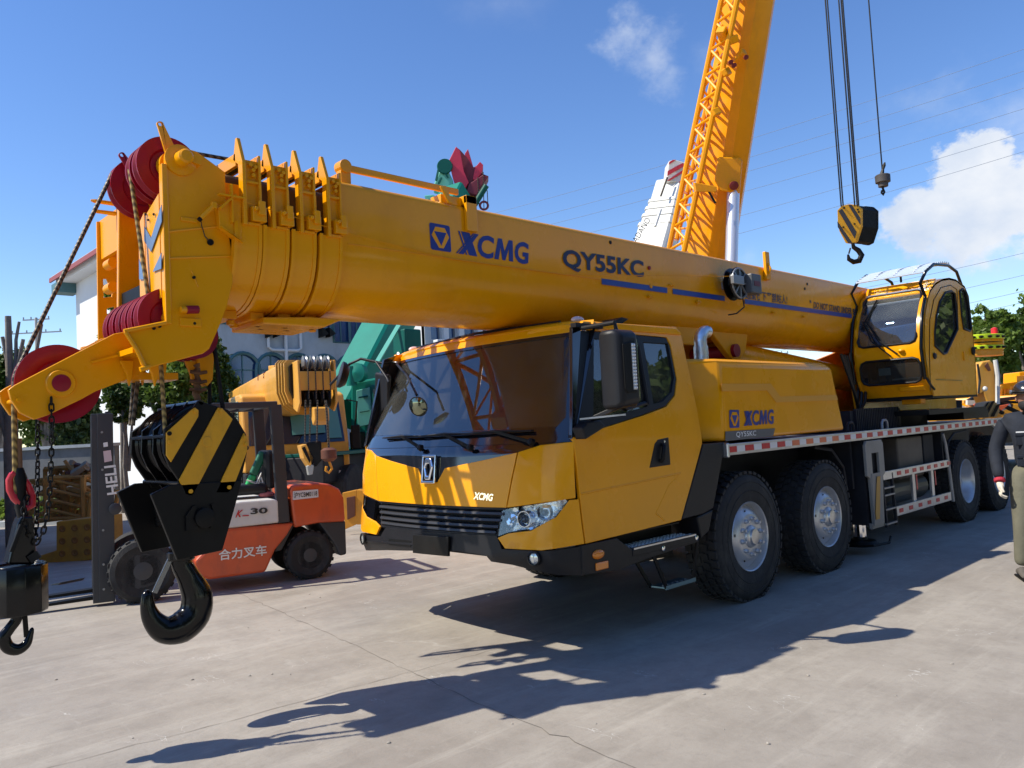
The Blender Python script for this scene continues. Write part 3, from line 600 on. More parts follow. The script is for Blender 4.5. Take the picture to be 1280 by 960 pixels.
# emblem and small chrome lettering
c = front(0, 1.32, -.012)
mb = MB(); mb.plate([(-.085, -.11), (.085, -.11), (.085, .11), (-.085, .11)], [[(-.068, -.092), (-.068, .092), (.068, .092), (.068, -.092)]], c, (0, 1, 0), (.12, 0, .99), -.014); mb.build('emblem_frame', CHR, CAB, bevel=.004)
o_ = [(-.06, .02), (-.032, .085), (.032, .085), (.06, .02), (.028, -.085), (-.028, -.085)]; i_ = [(-.034, .008), (-.02, .04), (.02, .04), (.034, .008), (.014, -.05), (-.014, -.05)]
MB().plate(o_, [i_[::-1]], c, (0, 1, 0), (.12, 0, .99), -.02).build('emblem_hexagon', CHR, CAB, bevel=.008)
MB().plate([(-.08, -.1), (.08, -.1), (.08, .1), (-.08, .1)], [], c+V((.01, 0, 0)), (0, 1, 0), (.12, 0, .99), .01).build('emblem_back', MASK, CAB)
a, b, c_ = [finv(*q) for q in ((592, 624), (615.5, 626.5), (594, 615))]
P3 = lambda q, e=0: front(q[0], q[1], -.004)
text('XCMG', P3(b)*1, P3(a), P3((b[0], c_[1])), CHR, CAB, fat=.035, th=-.001) if False else text('XCMG', P3(a), P3(b), P3(c_), CHR, CAB, fat=.035, th=.001)
# windscreen, roof, pillars
def wz(px, py): return finv(px, py)
skin('windscreen', sym([(-1.185, 1.60), (-1.06, 1.545), (-1.0, 1.54)][::-1]+[(-1.09, 2.285)])[::1] if False else [(-1.10, 2.285), (-1.205, 1.62), (-1.12, 1.53), (1.12, 1.53), (1.205, 1.62), (1.10, 2.285)], front, GLS, CAB, th=.006, d=.01, bevel=0)
skin('windscreen_frame', [(-1.22, 2.30), (-1.285, 1.49), (1.285, 1.49), (1.22, 2.30)], front, MASK, CAB, th=.03, d=.002,
     holes=[[(-1.055, 2.262), (-1.185, 1.66), (-1.13, 1.585), (1.13, 1.585), (1.185, 1.66), (1.055, 2.262)]], bevel=.004, step=.08)
skin('roof_brow', [(-1.20, 2.366), (-1.205, 2.285), (1.205, 2.285), (1.20, 2.366)], front, YEL, CAB, th=.06, bevel=.012)
# roof shell
rings = []
for x, z, hw in ((4.24, 2.355, 1.19), (4.30, 2.385, 1.195), (4.6, 2.395, 1.2), (5.46, 2.395, 1.2), (5.53, 2.36, 1.2)):
    r = []
    for i in range(13):
        w = -hw+2*hw*i/12; xx = x+(.1*w*w if x < 4.5 else 0); zz = z-(.045 if abs(w) > hw-.001 else 0.012*abs(w/hw)**4); r.append((xx, YC+w, zz))
    r += [(p[0], p[1], 2.30) for p in r[::-1]]; rings.append(r)
MB().loft(rings).build('roof', YEL, CAB, bevel=.012, smooth=35)
for s in (-1, 1):
    f_ = lambda x, z, d=0, s=s: sidef(x, z, d, s)
    pan = grp('cab_side', CR)
    WO = [(4.27, 2.275), (5.33, 2.262), (5.36, 2.20), (5.365, 1.93), (5.30, 1.80), (5.16, 1.715), (4.86, 1.655), (4.045, 1.527)]
    o1 = [(4.35, 2.35), (5.52, 2.36), (5.56, 2.30), (5.605, 1.40), (5.24, .815), (4.105, .79), (4.085, .95), (4.072, 1.11), (4.06, 1.30), (4.045, 1.50)]
    # door skin with window opening: rear quarter + lower door + top rail
    skin('door', [(4.033, 1.518), (4.86, 1.648), (5.165, 1.707), (5.31, 1.795), (5.375, 1.93), (5.37, 2.205), (5.335, 2.272), (4.30, 2.285), (4.33, 2.35), (5.50, 2.365), (5.545, 2.31), (5.60, 1.40), (5.24, .815), (4.105, .787), (4.085, .95), (4.072, 1.11), (4.058, 1.30)], f_, YEL, pan, th=.03, step=.2, bevel=.008)
    skin('side_window', [(4.10, 1.545), (4.86, 1.655), (5.16, 1.715), (5.30, 1.80), (5.36, 1.93), (5.355, 2.20), (5.32, 2.26), (4.33, 2.272)], f_, GLT, pan, th=.005, d=.018, bevel=0)
    skin('window_seal', [(4.02, 1.515), (4.86, 1.655), (5.16, 1.715), (5.30, 1.80), (5.365, 1.93), (5.358, 2.20), (5.325, 2.266), (4.28, 2.278)], f_, BLK, pan, th=.03, d=.004,
         holes=[[(4.42, 2.225), (4.93, 2.225), (4.925, 1.715), (4.27, 1.615)], [(5.01, 2.22), (5.335, 2.22), (5.34, 1.94), (5.27, 1.82), (5.12, 1.745), (5.01, 1.73)]], bevel=.002)
    MB().tube([sidef(4.93, 1.73, -.0, s), sidef(4.90, 1.74, -.0, s), sidef(4.66, 1.70, -.0, s), sidef(4.63, 1.73, 0, s), sidef(4.68, 2.19, 0, s), sidef(4.72, 2.21, 0, s), sidef(4.90, 2.21, 0, s), sidef(4.93, 2.18, 0, s)], .016, 6, closed=True).build('sliding_pane_frame', BLK, pan)
    skin('front_pillar', [(4.02, 1.505), (4.045, 1.53), (4.29, 2.285), (4.33, 2.34), (4.20, 2.30)], f_, MASK, pan, th=.03, d=-.001)
    # door creases, pulled edges and handle
    q = [sinv(*q_) for q_ in ((726, 617.5), (790, 604.5), (851, 591.5), (836, 607), (820, 641))]
    MB().tube([sidef(x, z, .004, s) for x, z in q[:3]], .009, 6).build('door_crease', YEL, pan, smooth=80)
    MB().tube([sidef(x, z, .005, s) for x, z in q[2:]], .008, 6).build('door_crease', YEL, pan, smooth=80)
    MB().tube([sidef(x, z, .003, s) for x, z in (sinv(820, 642), sinv(824, 645), sinv(831, 651))], .008, 6).build('door_crease', YEL, pan, smooth=80)
    hp = [sinv(*q_) for q_ in ((811.5, 585), (838, 581), (835.5, 546.5), (822, 549.5), (818, 555))]
    mb = MB(); mb.prism([sidef(x, z, -.004, s) for x, z in hp], (0, .02*(-s), 0)); hd = mb.build('handle_recess', BLK, pan, bevel=.006)
    h1_, h2_ = sinv(827, 556), sinv(825, 577)
    MB().tube([sidef(h1_[0], h1_[1], -.008, s), sidef(h1_[0]-.01, h1_[1]-.01, -.03, s), sidef(h2_[0], h2_[1]+.02, -.03, s), sidef(h2_[0], h2_[1], -.008, s)], .018, 8).build('door_handle', BLKM, pan, smooth=50)
    h3_ = sinv(829, 552); MB().lathe(sidef(h3_[0], h3_[1], -.006, s), (0, s, 0), [(0, 0), (.011, 0), (.011, .008), (0, .008)], 12).build('key_lock', CHR, pan)
# rear wall, floor, cab interior
MB().span((5.50, 3.78, 1.0), (5.53, 6.08, 1.62)).build('rear_wall', YEL, CAB)
mb = MB()
for (a, b, c, d) in ((3.78, 6.08, 2.2, 2.37), (3.78, 3.95, 1.6, 2.2), (4.75, 5.1, 1.6, 2.2), (5.92, 6.08, 1.6, 2.2)): mb.span((5.50, a, c), (5.53, b, d))
mb.build('rear_wall_frame', BLKM, CAB)
INT = mat('dark_cab_interior', (.06, .052, .045), .8)
MB().span((4.0, 3.7, .82), (5.5, 6.16, .9)).build('floor_pan', DRK, CAB)
mb = MB(); mb.prism([(3.98, 3.8, 1.15), (4.35, 3.8, 1.15), (4.42, 3.8, 1.48), (4.28, 3.8, 1.56), (4.02, 3.8, 1.51)], (0, 2.26, 0)); mb.build('dashboard', INT, CAB, bevel=.02)
for y in (4.25, 5.55):
    seat = grp('driver_seat', CAB)
    mb = MB(); mb.box((5.0, y, 1.25), (.5, .5, .16)); mb.build('seat_cushion', INT, seat, bevel=.05, seg=3)
    mb = MB(); mb.box((5.28, y, 1.62), (.14, .48, .62), Euler((0, .12, 0))); mb.build('backrest', INT, seat, bevel=.06, seg=3)
    mb = MB(); mb.box((5.33, y, 2.02), (.1, .26, .2), Euler((0, .12, 0))); mb.build('headrest', INT, seat, bevel=.05, seg=3)
c = V((4.52, 4.25, 1.58)); ex = V((0, 1, 0)); ey = V((.45, 0, .89)).normalized()
mb = MB(); mb.tube(arc(c, .21, 0, 2*math.pi, 28, ex, ey)[:-1], .017, 8, closed=True); 
for a in (.3, 2.84, 4.71): mb.tube([c, c+ex*.2*math.cos(a)+ey*.2*math.sin(a)], .014, 6)
mb.tube([c, c+V((-.2, 0, -.25))], .04, 10); mb.sphere(c, .05, 12); mb.build('steering_wheel', BLK, CAB, smooth=40)
# wipers
for w0, w1 in ((.72, 1.10), (.25, .72), (-.45, .02)):
    pv = front(w0-.38, 1.49, -.02) if False else front(w0-.42, 1.475, -.03)
    wp = grp('wiper', CAB); tip = front(w0+.02, 1.60, -.03); 
    a, b = finv(*{0: (530, 560), 1: (592, 560), 2: (668, 553)}[[.72, .25, -.45].index(w0)]), None
    pv = front(a[0], max(1.44, a[1]), -.025)
    MB().lathe(pv, (-1, 0, .4), [(0, 0), (.028, 0), (.022, .03), (0, .035)], 14).build('wiper_pivot', BLKM, wp)
    arm_end = front(a[0]+.36, 1.585, -.035); MB().beam(pv, arm_end, .022, .012, up=(-1, 0, 0)).build('wiper_arm', BLKM, wp)
    bl = [front(a[0]+.36+t, 1.578+.012*abs(t)*0+.0, -.018) for t in (-.33, -.15, 0, .15, .33)]
    MB().tube(bl, .008, 6).build('wiper_blade', BLKM, wp)
    MB().tube([p+V((-.018, 0, .012*(1-abs(i-2)/2))) for i, p in enumerate(bl)], .006, 6).build('blade_bridge', BLK, wp)
# roof marker lamps and aerial strip
for px, py in ((518, 434), (724.5, 398)):
    p = oZ(px, py, 2.37) if False else None
for w in (-1.02, 1.02): MB().sphere((4.45, YC+w, 2.385), .042, 14, (1.5, 1, .7)).build('marker_lamp', mat('clear_marker_lamp', (.75, .55, .5), .15, coat=1), CAB, smooth=60)
mb = MB(); mb.prism([(4.95, 4.05, 2.385), (5.1, 4.05, 2.385), (5.26, 4.05, 2.46), (5.17, 4.05, 2.47)], (0, .3, 0)); mb.build('roof_hatch_lid', BLK, CAB, bevel=.006)
MB().tube([front(-.9, 2.372, .02)+V((.03, 0, .014)), front(0, 2.372, .02)+V((.03, 0, .03)), front(.9, 2.372, .02)+V((.03, 0, .014))], .012, 6).build('roof_gutter', BLK, CAB)
# ---- mirrors
def mirror(s):
    mr = grp('mirror', CR); y0 = 3.36 if s < 0 else 2*YC-3.36
    xa, xb = 4.10, 4.34; zt, zb = 2.225, 1.69; yi = y0-.02*s*-1
    rings = []
    for (ins, yy) in ((.03, -.10), (.0, -.05), (.0, .05), (.02, .09)):
        pts = [(xa+ins, zb+ins), (xb-ins, zb+.02+ins), (xb-ins, zt-ins), (xa+ins, zt-ins)]
        rings.append([V((x, y0+yy*-s if False else y0+yy, z)) for x, z in pts])
    MB().loft(rings).build('mirror_housing', BLK, mr, bevel=.03, seg=4, smooth=40)
    f = lambda x, z, e: V((x, y0+s*e, z))
    mb = MB(); mb.prism([f(x, z, .095) for x, z in ((4.14, 2.12), (4.17, 2.13), (4.27, 2.15), (4.27, 1.80), (4.17, 1.79), (4.14, 1.82))], (0, s*.012, 0)); mb.build('mirror_cover', BLKM, mr, bevel=.008)
    MB().span(f(4.225, 1.815, .09), f(4.27, 2.13, .108)).build('repeater_lamp', mat('faceted_clear_lens', (.5, .52, .53), .15, .5, bump=1, bscale=60), mr, bevel=.004)
    mb = MB()
    for i in range(14):
        for j in (0, 1): mb.sphere(f(4.237+.02*j, 1.83+.022*i, .11), .008, 6)
    mb.build('repeater_beads', mat('pearl_led', (.8, .8, .78), .2), mr)
    MB().span((xb-.006, y0-.07, zb+.07), (xb+.004, y0+.07, zt-.06)).build('mirror_glass', CHR, mr)
    base = sidef(4.1, 1.55, -.0, s)
    mb = MB(); mb.prism([sidef(4.02, 1.58, -.005, s), sidef(4.10, 1.62, -.005, s), sidef(4.22, 1.63, -.005, s), sidef(4.28, 1.58, -.005, s), sidef(4.05, 1.50, -.005, s)], (0, s*.1, 0)); mb.build('mirror_foot', BLK, mr, bevel=.012)
    MB().beam(sidef(4.06, 1.64, -.06, s), f(4.26, 1.655, .0), .02, .012).build('mirror_arm_trim', ALU, mr)
    MB().beam(sidef(4.16, 1.63, -.05, s), f(4.24, 1.72, .0), .04, .03).build('mirror_arm', BLK, mr, bevel=.005)
    mb = MB(); mb.tube([sidef(4.30, 2.30, -.0, s), sidef(4.24, 2.285, -.05, s), f(4.20, 2.28, 0), f(4.22, 2.20, 0)], .016, 8); mb.box(sidef(4.34, 2.31, -.02, s), (.3, .05, .03)); mb.build('upper_mirror_arm', BLK, mr)
mirror(-1)
# far-side mirrors: a tall housing and a round kerb mirror on a bent rod
fm = grp('mirror', CR); e = front(1.19, 2.27, -.02)
j = oX(413, 481, 4.05); k1 = oX(437, 455, 4.1); k2 = oX(451, 448.5, 4.15)
MB().tube([e, (e.x-.02, e.y+.1, e.z+.0), k2, k1, j], .013, 8).build('mirror_rod', BLK, fm, smooth=60)
d2 = oX(484, 473, 4.15); d3 = oX(470, 452, 4.15); MB().tube([d3, d2, oX(486, 478, 4.12)], .012, 8).build('mirror_rod', BLK, fm, smooth=60)
c = oX(429, 469, 4.05); mb = MB(); mb.lathe(c, (-.8, .35, .25), [(0, -.05), (.09, -.04), (.125, .0), (.13, .03), (.12, .035), (0, .03)], 28); mb.build('kerb_mirror', BLK, fm, smooth=50)
ru = [oX(q[0], q[1], 4.16) for q in ((468, 465), (484, 468), (484, 540), (470, 556), (467, 540))]
MB().prism(ru, (.05, 0, 0)).build('mirror_housing', BLK, fm, bevel=.02, seg=3)
# front blind-spot mirror over the windscreen
m0 = front(1.10, 2.27, -.02); m1 = oX(509, 470, 3.98); m2 = oX(521, 494, 3.9)
bm2 = grp('blind_spot_mirror', CR); MB().tube([m0, m0+V((-.06, -.05, -.02)), m1, m2], .011, 8).build('mirror_rod', BLK, bm2, smooth=60)
c = oX(523, 508, 3.88); ax = V((-.9, -.35, -.3)).normalized()
MB().lathe(c, ax, [(0, -.03), (.06, -.028), (.082, -.006), (.085, .004), (.0, .006)], 32).build('mirror_back', BLK, bm2, smooth=40)
MB().lathe(c, ax, [(0, .028), (.03, .025), (.055, .017), (.076, .004)], 28, caps=False).build('mirror_glass', mat('reflection_tinted_mirror', (.22, .24, .17), .04, 1), bm2, smooth=60)  # dark green tint stands in for trees reflected in the glass
# ---- skirt, steps and lamps behind the bumper
for s in (-1, 1):
    f_ = lambda x, z, d=0, s=s: sidef(x, z, d, s); sk = grp('side_skirt', CR)
    skin('skirt_panel', [(4.07, .785), (5.20, .812), (5.44, .80), (5.44, .70), (4.62, .70), (4.50, .80), (4.07, .78)], f_, BLK, sk, th=.03, d=.245)
    skin('skirt_panel', [(4.055, .782), (4.43, .782), (4.62, .665), (5.43, .665), (5.46, .62), (4.75, .585), (4.45, .555), (4.055, .585)], f_, BLK, sk, th=.05, d=-.008, bevel=.01)
    MB().span((4.07, YC+s*1.26, .79), (5.24, YC+s*1.0, .80)).build('sill_underside', BLKM, sk)
    MB().span((4.50, YC+s*1.04, .50), (5.44, YC+s*1.02, .82)).build('step_back', BLKM, sk)
    st = grp('cab_step', CR)
    y_o = YC+s*1.285; y_i = YC+s*1.06
    MB().span((4.62, y_i, .662), (5.42, y_o-s*.02, .676)).build('step_tread', STL, st)
    mb = MB()
    for i in range(17):
        for jj in range(4): mb.cyl((4.66+.045*i+(jj % 2)*.02, y_i+s*(.05+.045*jj), .676), (4.66+.045*i+(jj % 2)*.02, y_i+s*(.05+.045*jj), .686), .013, 6)
    mb.build('tread_studs', WHT, st); st.children[-1]['kind'] = 'stuff'
    MB().span((4.60, y_o-s*.02, .630), (5.43, y_o+s*.006, .674)).build('tread_edge', BLK, st, bevel=.003); MB().span((4.62, y_o-s*.025, .674), (5.42, y_o+s*.004, .686)).build('tread_nosing', ALU, st)
    if s > 0: continue
    a, b = V((4.86, y_o-s*.01, .60)), V((5.06, y_o-s*.05, .31)); c, d = V((5.45, y_o-s*.01, .62)), V((5.42, y_o-s*.05, .33))
    MB().beam(a, b, .012, .03, up=(1, 0, 0)).build('hanger', BLKM, st); MB().beam(c, d, .012, .03, up=(1, 0, 0)).build('hanger', BLKM, st)
    a, b = V((4.86, y_o-s*.22, .60)), V((5.06, y_o-s*.2, .31)); MB().beam(a, b, .012, .03, up=(1, 0, 0)).build('hanger', BLKM, st)
    mb = MB(); mb.box((5.24, y_o-s*.12, .315), (.38, .15, .012)); mb.box((5.24, y_o-s*.045, .32), (.40, .012, .03)); mb.build('step_tread', mat('teal_tinted_step', (.12, .22, .27), .3, .7), st)
    mb = MB()
    for i in range(6): mb.cyl((5.09+.06*i, y_o-s*.1, .32), (5.09+.06*i, y_o-s*.1, .33), .015, 8)
    mb.build('tread_studs', STL, st); st.children[-1]['kind'] = 'stuff'
    for x, z in ((4.97, .635), (5.42, .655)): MB().lathe(sidef(x, z, -.008, s), (0, s, 0), [(0, 0), (.022, 0), (.02, .01), (.008, .014), (0, .014)], 14).build('bolt', CHR, sk, smooth=30)
    p = sidef(4.22, .70, -.008, s); MB().sphere(p, .055, 18, (1.15, .5, .62)).build('side_indicator', AMB, sk, smooth=60)
    MB().box(sidef(4.25, .618, -.012, s), (.13, .02, .055)).build('side_reflector', AMB, sk, bevel=.008)
# fender wedge behind the door
for s in (-1, 1):
    fd = grp('front_fender', CR); y_o = YC+s*1.285
    MB().prism([(5.245, y_o, .82), (5.61, y_o, 1.385), (5.615, y_o, 1.39), (5.95, y_o, 1.39), (5.70, y_o, .86), (5.55, y_o, .83)], (0, -s*.35, 0)).build('fender_face', BLK, fd, bevel=.012)
    MB().prism([(5.46, y_o-.001*s, .815), (5.70, y_o-.001*s, .85), (5.62, y_o-.001*s, .68), (5.50, y_o-.001*s, .64)], (0, -s*.35, 0)).build('fender_foot', BLK, fd, bevel=.012)
# ---------------------------------------------------------------- engine cover, deck, turntable, wheels
COV = grp('engine_cover', CR)
ys = 3.665
# plan of the near face: chamfered front corner
def coverbox(y_s, s):
    # s=-1 near side
    yo = YC+s*1.265; yi = YC+s*.55; yc_ = YC+s*1.05
    top = [(5.68, yc_), (5.99, yo), (8.02, yo), (8.02, yi), (5.68, yi)]
    m_ = MB(); b = [V((5.70, yc_, 1.40)), V((5.985, yo, 1.40)), V((8.33, yo, 1.40)), V((8.33, yi, 1.40)), V((5.70, yi, 1.40))]
    m1 = [V((5.66, yc_, 2.06)), V((5.985, yo, 2.06)), V((8.13, yo, 2.06)), V((8.13, yi, 2.06)), V((5.66, yi, 2.06))]
    t = [V((5.68, yc_-s*.03, 2.12)), V((5.985, yo-s*.04, 2.11)), V((8.02, yo-s*.04, 2.11)), V((8.02, yi, 2.12)), V((5.68, yi, 2.12))]
    m_.loft([b, m1, t]); return m_.build('cover_body', YEL, COV, bevel=.03, seg=3, smooth=35)
coverbox(ys, -1); coverbox(ys, 1)
MB().span((5.7, 4.38, 1.4), (8.2, 5.48, 1.85)).build('engine_deck', DRK, COV)
yo = YC-1.265
# moulded band on the side, paler than the cover
bandm = mat('pale_paint_band', (.74, .33, .03), .3)
mb = MB(); q = [(901, 480), (963, 480), (975, 496), (1045, 494), (1047, 500), (970, 503), (958, 488), (902, 489)]
mb.prism([oY(a, b, yo-.001) for a, b in q], (0, -.006, 0)); mb.build('moulding', bandm, COV, bevel=.002)
e_ = yo-.003
emblem(oY(912, 535, e_), oY(924, 534.5, e_), oY(911.5, 512.5, e_), COV)
xcmg(oY(930, 533, e_), oY(967, 530, e_), oY(930, 513.5, e_), BLUE, COV)
flatpoly('badge_plate', [oY(*p_, e_) for p_ in ((906.5, 551.5), (966, 545), (968.5, 535.3), (906.5, 539.5))], GRYP, COV, (0, -1, 0))
text('QY55KC', oY(920, 547.5, e_-.006), oY(945, 545.5, e_-.006), oY(920, 539.8, e_-.006), WHT, COV, fat=.01)
# exhaust elbow
ex = oY(877, 450, 4.02); MB().tube([(ex.x, 4.02, 1.9), (ex.x, 4.02, 2.30)]+arc((ex.x+.10, 4.02, 2.30), .10, math.pi, math.pi*.42, 8, EX, EZ), .058, 20, caps=False).build('exhaust_elbow', mat('foil_silver', (.75, .76, .77), .3, .9, bump=.6, bscale=25), CR, smooth=60)
MB().lathe((ex.x, 4.02, 2.1), (0, 0, 1), [(.06, 0), (.066, 0), (.066, .16), (.06, .16)], 24).build('exhaust_clamp', mat('foil_silver', (1, 1, 1)), CR, smooth=40)
# deck and its rail with red and white squares
DK = grp('deck', CR)
rx0 = oY(906.5, 562, 3.645).x; rx1 = 14.6
for s in (-1, 1):
    y_o = YC+s*1.29
    MB().span((rx0, y_o-s*.03, 1.275), (rx1, y_o, 1.372)).build('deck_rail', ALU, DK, bevel=.004)
n_t = 30
for i in range(n_t):
    px_ = None; x = rx0+.10+(rx1-rx0-.1)*i/n_t
    w = .14; mm = REDT if (i < 4 or i > 7) else ORT
    me = MB().box((0, 0, 0), (w, .004, .05)) if i in (0, 4, 8) else None
    if i in (0, 4, 8): tape_src = me.build('reflector', mm, None); tape_src.parent = DK; o = tape_src
    else: o = tape_src.copy(); COL.objects.link(o)
    o.location = V((x, YC-1.2925, 1.324))-OFF[CR.name]
for i in range(n_t):
    x = rx0+.10+.145+(rx1-rx0-.1)*i/n_t
    if i == 0: wsrc = MB().box((0, 0, 0), (.13, .003, .05)).build('reflector', WHTT, None); wsrc.parent = DK; o = wsrc
    else: o = wsrc.copy(); COL.objects.link(o)
    o.location = V((x, YC-1.2915, 1.324))-OFF[CR.name]
MB().span((rx0-.03, YC-1.33, 1.26), (rx0+.005, YC-1.24, 1.385)).build('rail_end', ALU, DK, bevel=.012)
MB().span((5.7, 3.70, 1.29), (14.6, 6.16, 1.345)).build('deck_plate', mat('worn_deck_plate', (.2, .2, .2), .6, .3, noise=.3, dirt=(.1, .1, .1)), DK)
MB().span((9.0, 3.72, 1.345), (12.1, 4.1, 1.352)).build('deck_sheet', mat('pale_deck_sheet', (.36, .36, .36), .5, noise=.3), DK)
# frame and everything below the deck
FR = grp('chassis_frame', CR)
MB().span((4.3, 4.35, .72), (14.6, 5.5, 1.29)).build('frame_beam', DRK, FR)
for x in (6.3, 7.81, 12.1, 13.55): MB().cyl((x, 3.9, .55), (x, 5.96, .55), .13, 12).build('axle', DRK, FR)
for x in (5.8, 8.62, 11.45): MB().span((x, 3.75, .75), (x+.04, 6.1, 1.29)).build('cross_plate', DRK, FR)
for y in (3.67, 5.99): MB().tube([(8.50, y+.1, .75), (8.45, y+.1, 1.0), (8.2, y+.1, 1.2), (7.81, y+.1, 1.25)], .02, 6).build('mudguard_edge', DRK, FR)
# outrigger jack housings
for s in (-1, 1):
    y_o = YC+s*1.27
    jk = grp('outrigger', CR); JK = mat('beige_grey_jack_paint', (.25, .235, .21), .5, noise=.15, dirt=(.12, .1, .08), damt=.4)
    pl_ = [(-.24, .32), (-.24, -.02), (-.17, -.05), (-.15, -.57), (.12, -.57), (.17, -.05), (.24, -.02), (.24, .32), (.2, .36), (-.2, .36)]
    MB().plate(pl_, [[(-.09, .22), (.10, .22), (.10, -.16), (-.09, -.16)][::-1]], (8.97, y_o, .90), EX, EZ, .03).build('jack_front_plate', JK, jk, bevel=.004)
    MB().span((8.78, y_o-s*.02, .34), (9.13, y_o-s*.45, 1.27)).build('jack_box', DRK, jk)
    MB().plate([(-.13, .12), (-.15, -.42), (.08, -.42), (.11, .12)], [], (8.96, y_o-.035 if s < 0 else y_o+.02, .78), EX, EZ, -.008).build('warning_plate', mat('grey_plate', (.22, .21, .2), .5), jk)
    MB().plate([(-.02, .08), (-.13, -.30), (-.13, -.38), (-.03, -.38), (.07, .08)], [], (8.965, y_o-.045 if s < 0 else y_o+.035, .78), EX, EZ, -.004).build('warning_stripe', mat('dull_amber_plate', (.45, .24, .04), .5), jk)
    MB().span((8.80, y_o-.02*s, .30), (9.10, y_o+.015*s, .36)).build('jack_collar', JK, jk)
    MB().cyl((8.96, y_o-s*.2, .34), (8.96, y_o-s*.2, .16), .07, 16).build('jack_rod', CHR, jk)
    MB().lathe((8.96, y_o-s*.2, .09), (0, 0, 1), [(0, 0), (.17, 0), (.19, .03), (.16, .06), (.08, .07), (.07, .1), (0, .1)], 28).build('jack_foot', BLKM, jk, smooth=30)
    MB().tube([(8.8, y_o, .12), (9.1, y_o+.06*s, .12), (9.2, y_o+.04*s, .17)], .015, 6).build('foot_handle', BLKM, jk)
    MB().span((8.75, y_o-s*.5, .95), (9.2, YC, 1.2)).build('outrigger_beam', DRK, jk)
# side guards with ladder
for s in (-1, 1):
    y_o = YC+s*1.28; sg = grp('side_guard', CR)
    MB().span((9.15, y_o-.015, .80), (11.30, y_o+.015, .895)).build('guard_rail', ALU, sg, bevel=.004)
    MB().span((9.46, y_o-.015, .365), (11.30, y_o+.015, .475)).build('guard_rail', ALU, sg, bevel=.004)
    for x in (10.15, 10.78): MB().span((x-.04, y_o-.02 if s > 0 else y_o+.018, .47), (x+.04, y_o+.03 if s > 0 else y_o+.05, .80)).build('guard_post', ALU, sg, bevel=.003)
    for x in (9.14, 9.42):  MB().beam((x, y_o, .87), (x+.05, y_o, .27), .03, .03).build('ladder_post', DRK, sg)
    for z in (.30, .46, .62, .70): MB().span((9.16, y_o-.02, z), (9.45, y_o+.02, z+.018)).build('ladder_rung', STL, sg)
    MB().tube([(11.20, y_o, 1.24), (11.28, y_o, 1.1), (11.34, y_o, .8), (11.40, y_o, .34)], .022, 8).build('mudguard_stay', STL, sg)
    k0 = None
    for (z, xs) in ((.848, [9.62+.24*i for i in range(8)]), (.42, [9.6+.3*i for i in range(6)])):
        for x in xs:
            if k0 is None: k0 = MB().box((0, 0, 0), (.11, .004, .045)).build('reflector', REDT, None); k0.parent = sg; o = k0
            else: o = k0.copy(); COL.objects.link(o)
            o.location = V((x, y_o+s*.0175, z))-OFF[CR.name]
    for x in (10.14, 10.77): MB().box((x, y_o+s*.0175, .70), (.03, .004, .18)).build('reflector', REDT, sg)
    # tanks and lockers behind
    MB().span((9.95, y_o-s*.1, .74 if s < 0 else .7), (10.75, y_o-s*.6, 1.24)).build('side_locker', mat('dusty_brown_locker', (.085, .07, .055), .6, noise=.3), sg, bevel=.02)
    MB().cyl((9.9, y_o-s*.35, .58), (11.1, y_o-s*.35, .58), .17, 20).build('air_tank', mat('dull_tank_grey', (.12, .12, .11), .4, .4), sg, bevel=.02)
    MB().span((10.85, y_o-s*.12, .75), (11.2, y_o-s*.5, 1.24)).build('battery_box', DRK, sg, bevel=.01)
    for k in range(4): MB().tube([(9.25+.03*k, y_o-s*.15, .98), (9.32+.06*k, y_o-s*.18, 1.1-.02*k), (9.45, y_o-s*.3, 1.2)], .01, 6).build('hose', STL if k % 2 else HOSE, sg)
# lashing loops on the deck
for x in (8.62, 9.55):
    MB().tube([(x-.07, 3.73, 1.34), (x-.07, 3.73, 1.44), (x-.04, 3.73, 1.47), (x+.05, 3.73, 1.47), (x+.08, 3.73, 1.44), (x+.08, 3.73, 1.34)], .016, 8).build('lashing_loop', STL if x > 9 else DRK, DK, smooth=60)
# ---------------------------------------------------------------- wheels
WR = .55
def tyre_mesh():
    r0 = .30; p = [(r0, -.15), (.34, -.165), (.42, -.172), (.49, -.165), (.525, -.15), (.548, -.125), (.553, -.06), (.553, .06), (.548, .125), (.525, .15), (.49, .165), (.42, .172), (.34, .165), (r0, .15)]
    mb = MB(); mb.lathe((0, 0, 0), (0, 1, 0), p+[(r0-.02, .1), (r0-.02, -.1)], 64, caps=False)
    bm = mb.bm
    # close the section
    n = 44
    for i in range(n):                       # tread blocks: shoulders and two centre rows, staggered
        for (y, wy, off_, sz) in ((-.118, .062, 0, .055), (.118, .062, .5, .055), (-.038, .052, .3, .05), (.038, .052, .8, .05)):
            a = 2*math.pi*(i+off_)/n; c = V((.556*math.cos(a), y, .556*math.sin(a))); t = Matrix((V((math.cos(a), 0, math.sin(a))), V((.22*math.sin(a)*-1 if y > 0 else .22*math.sin(a), 1, .22*math.cos(a) if y > 0 else -.22*math.cos(a))).normalized(), V((-math.sin(a), 0, math.cos(a))))).transposed()
            mb.box(c, (.026, wy, sz), t)
    for (r, y) in ((.40, .172), (.475, .168)):
        for s in (-1, 1):
            mb.tube(arc((0, s*y, 0), r, 0, 2*math.pi, 48, EX, EZ)[:-1], .0035, 4, closed=True)
    return mb
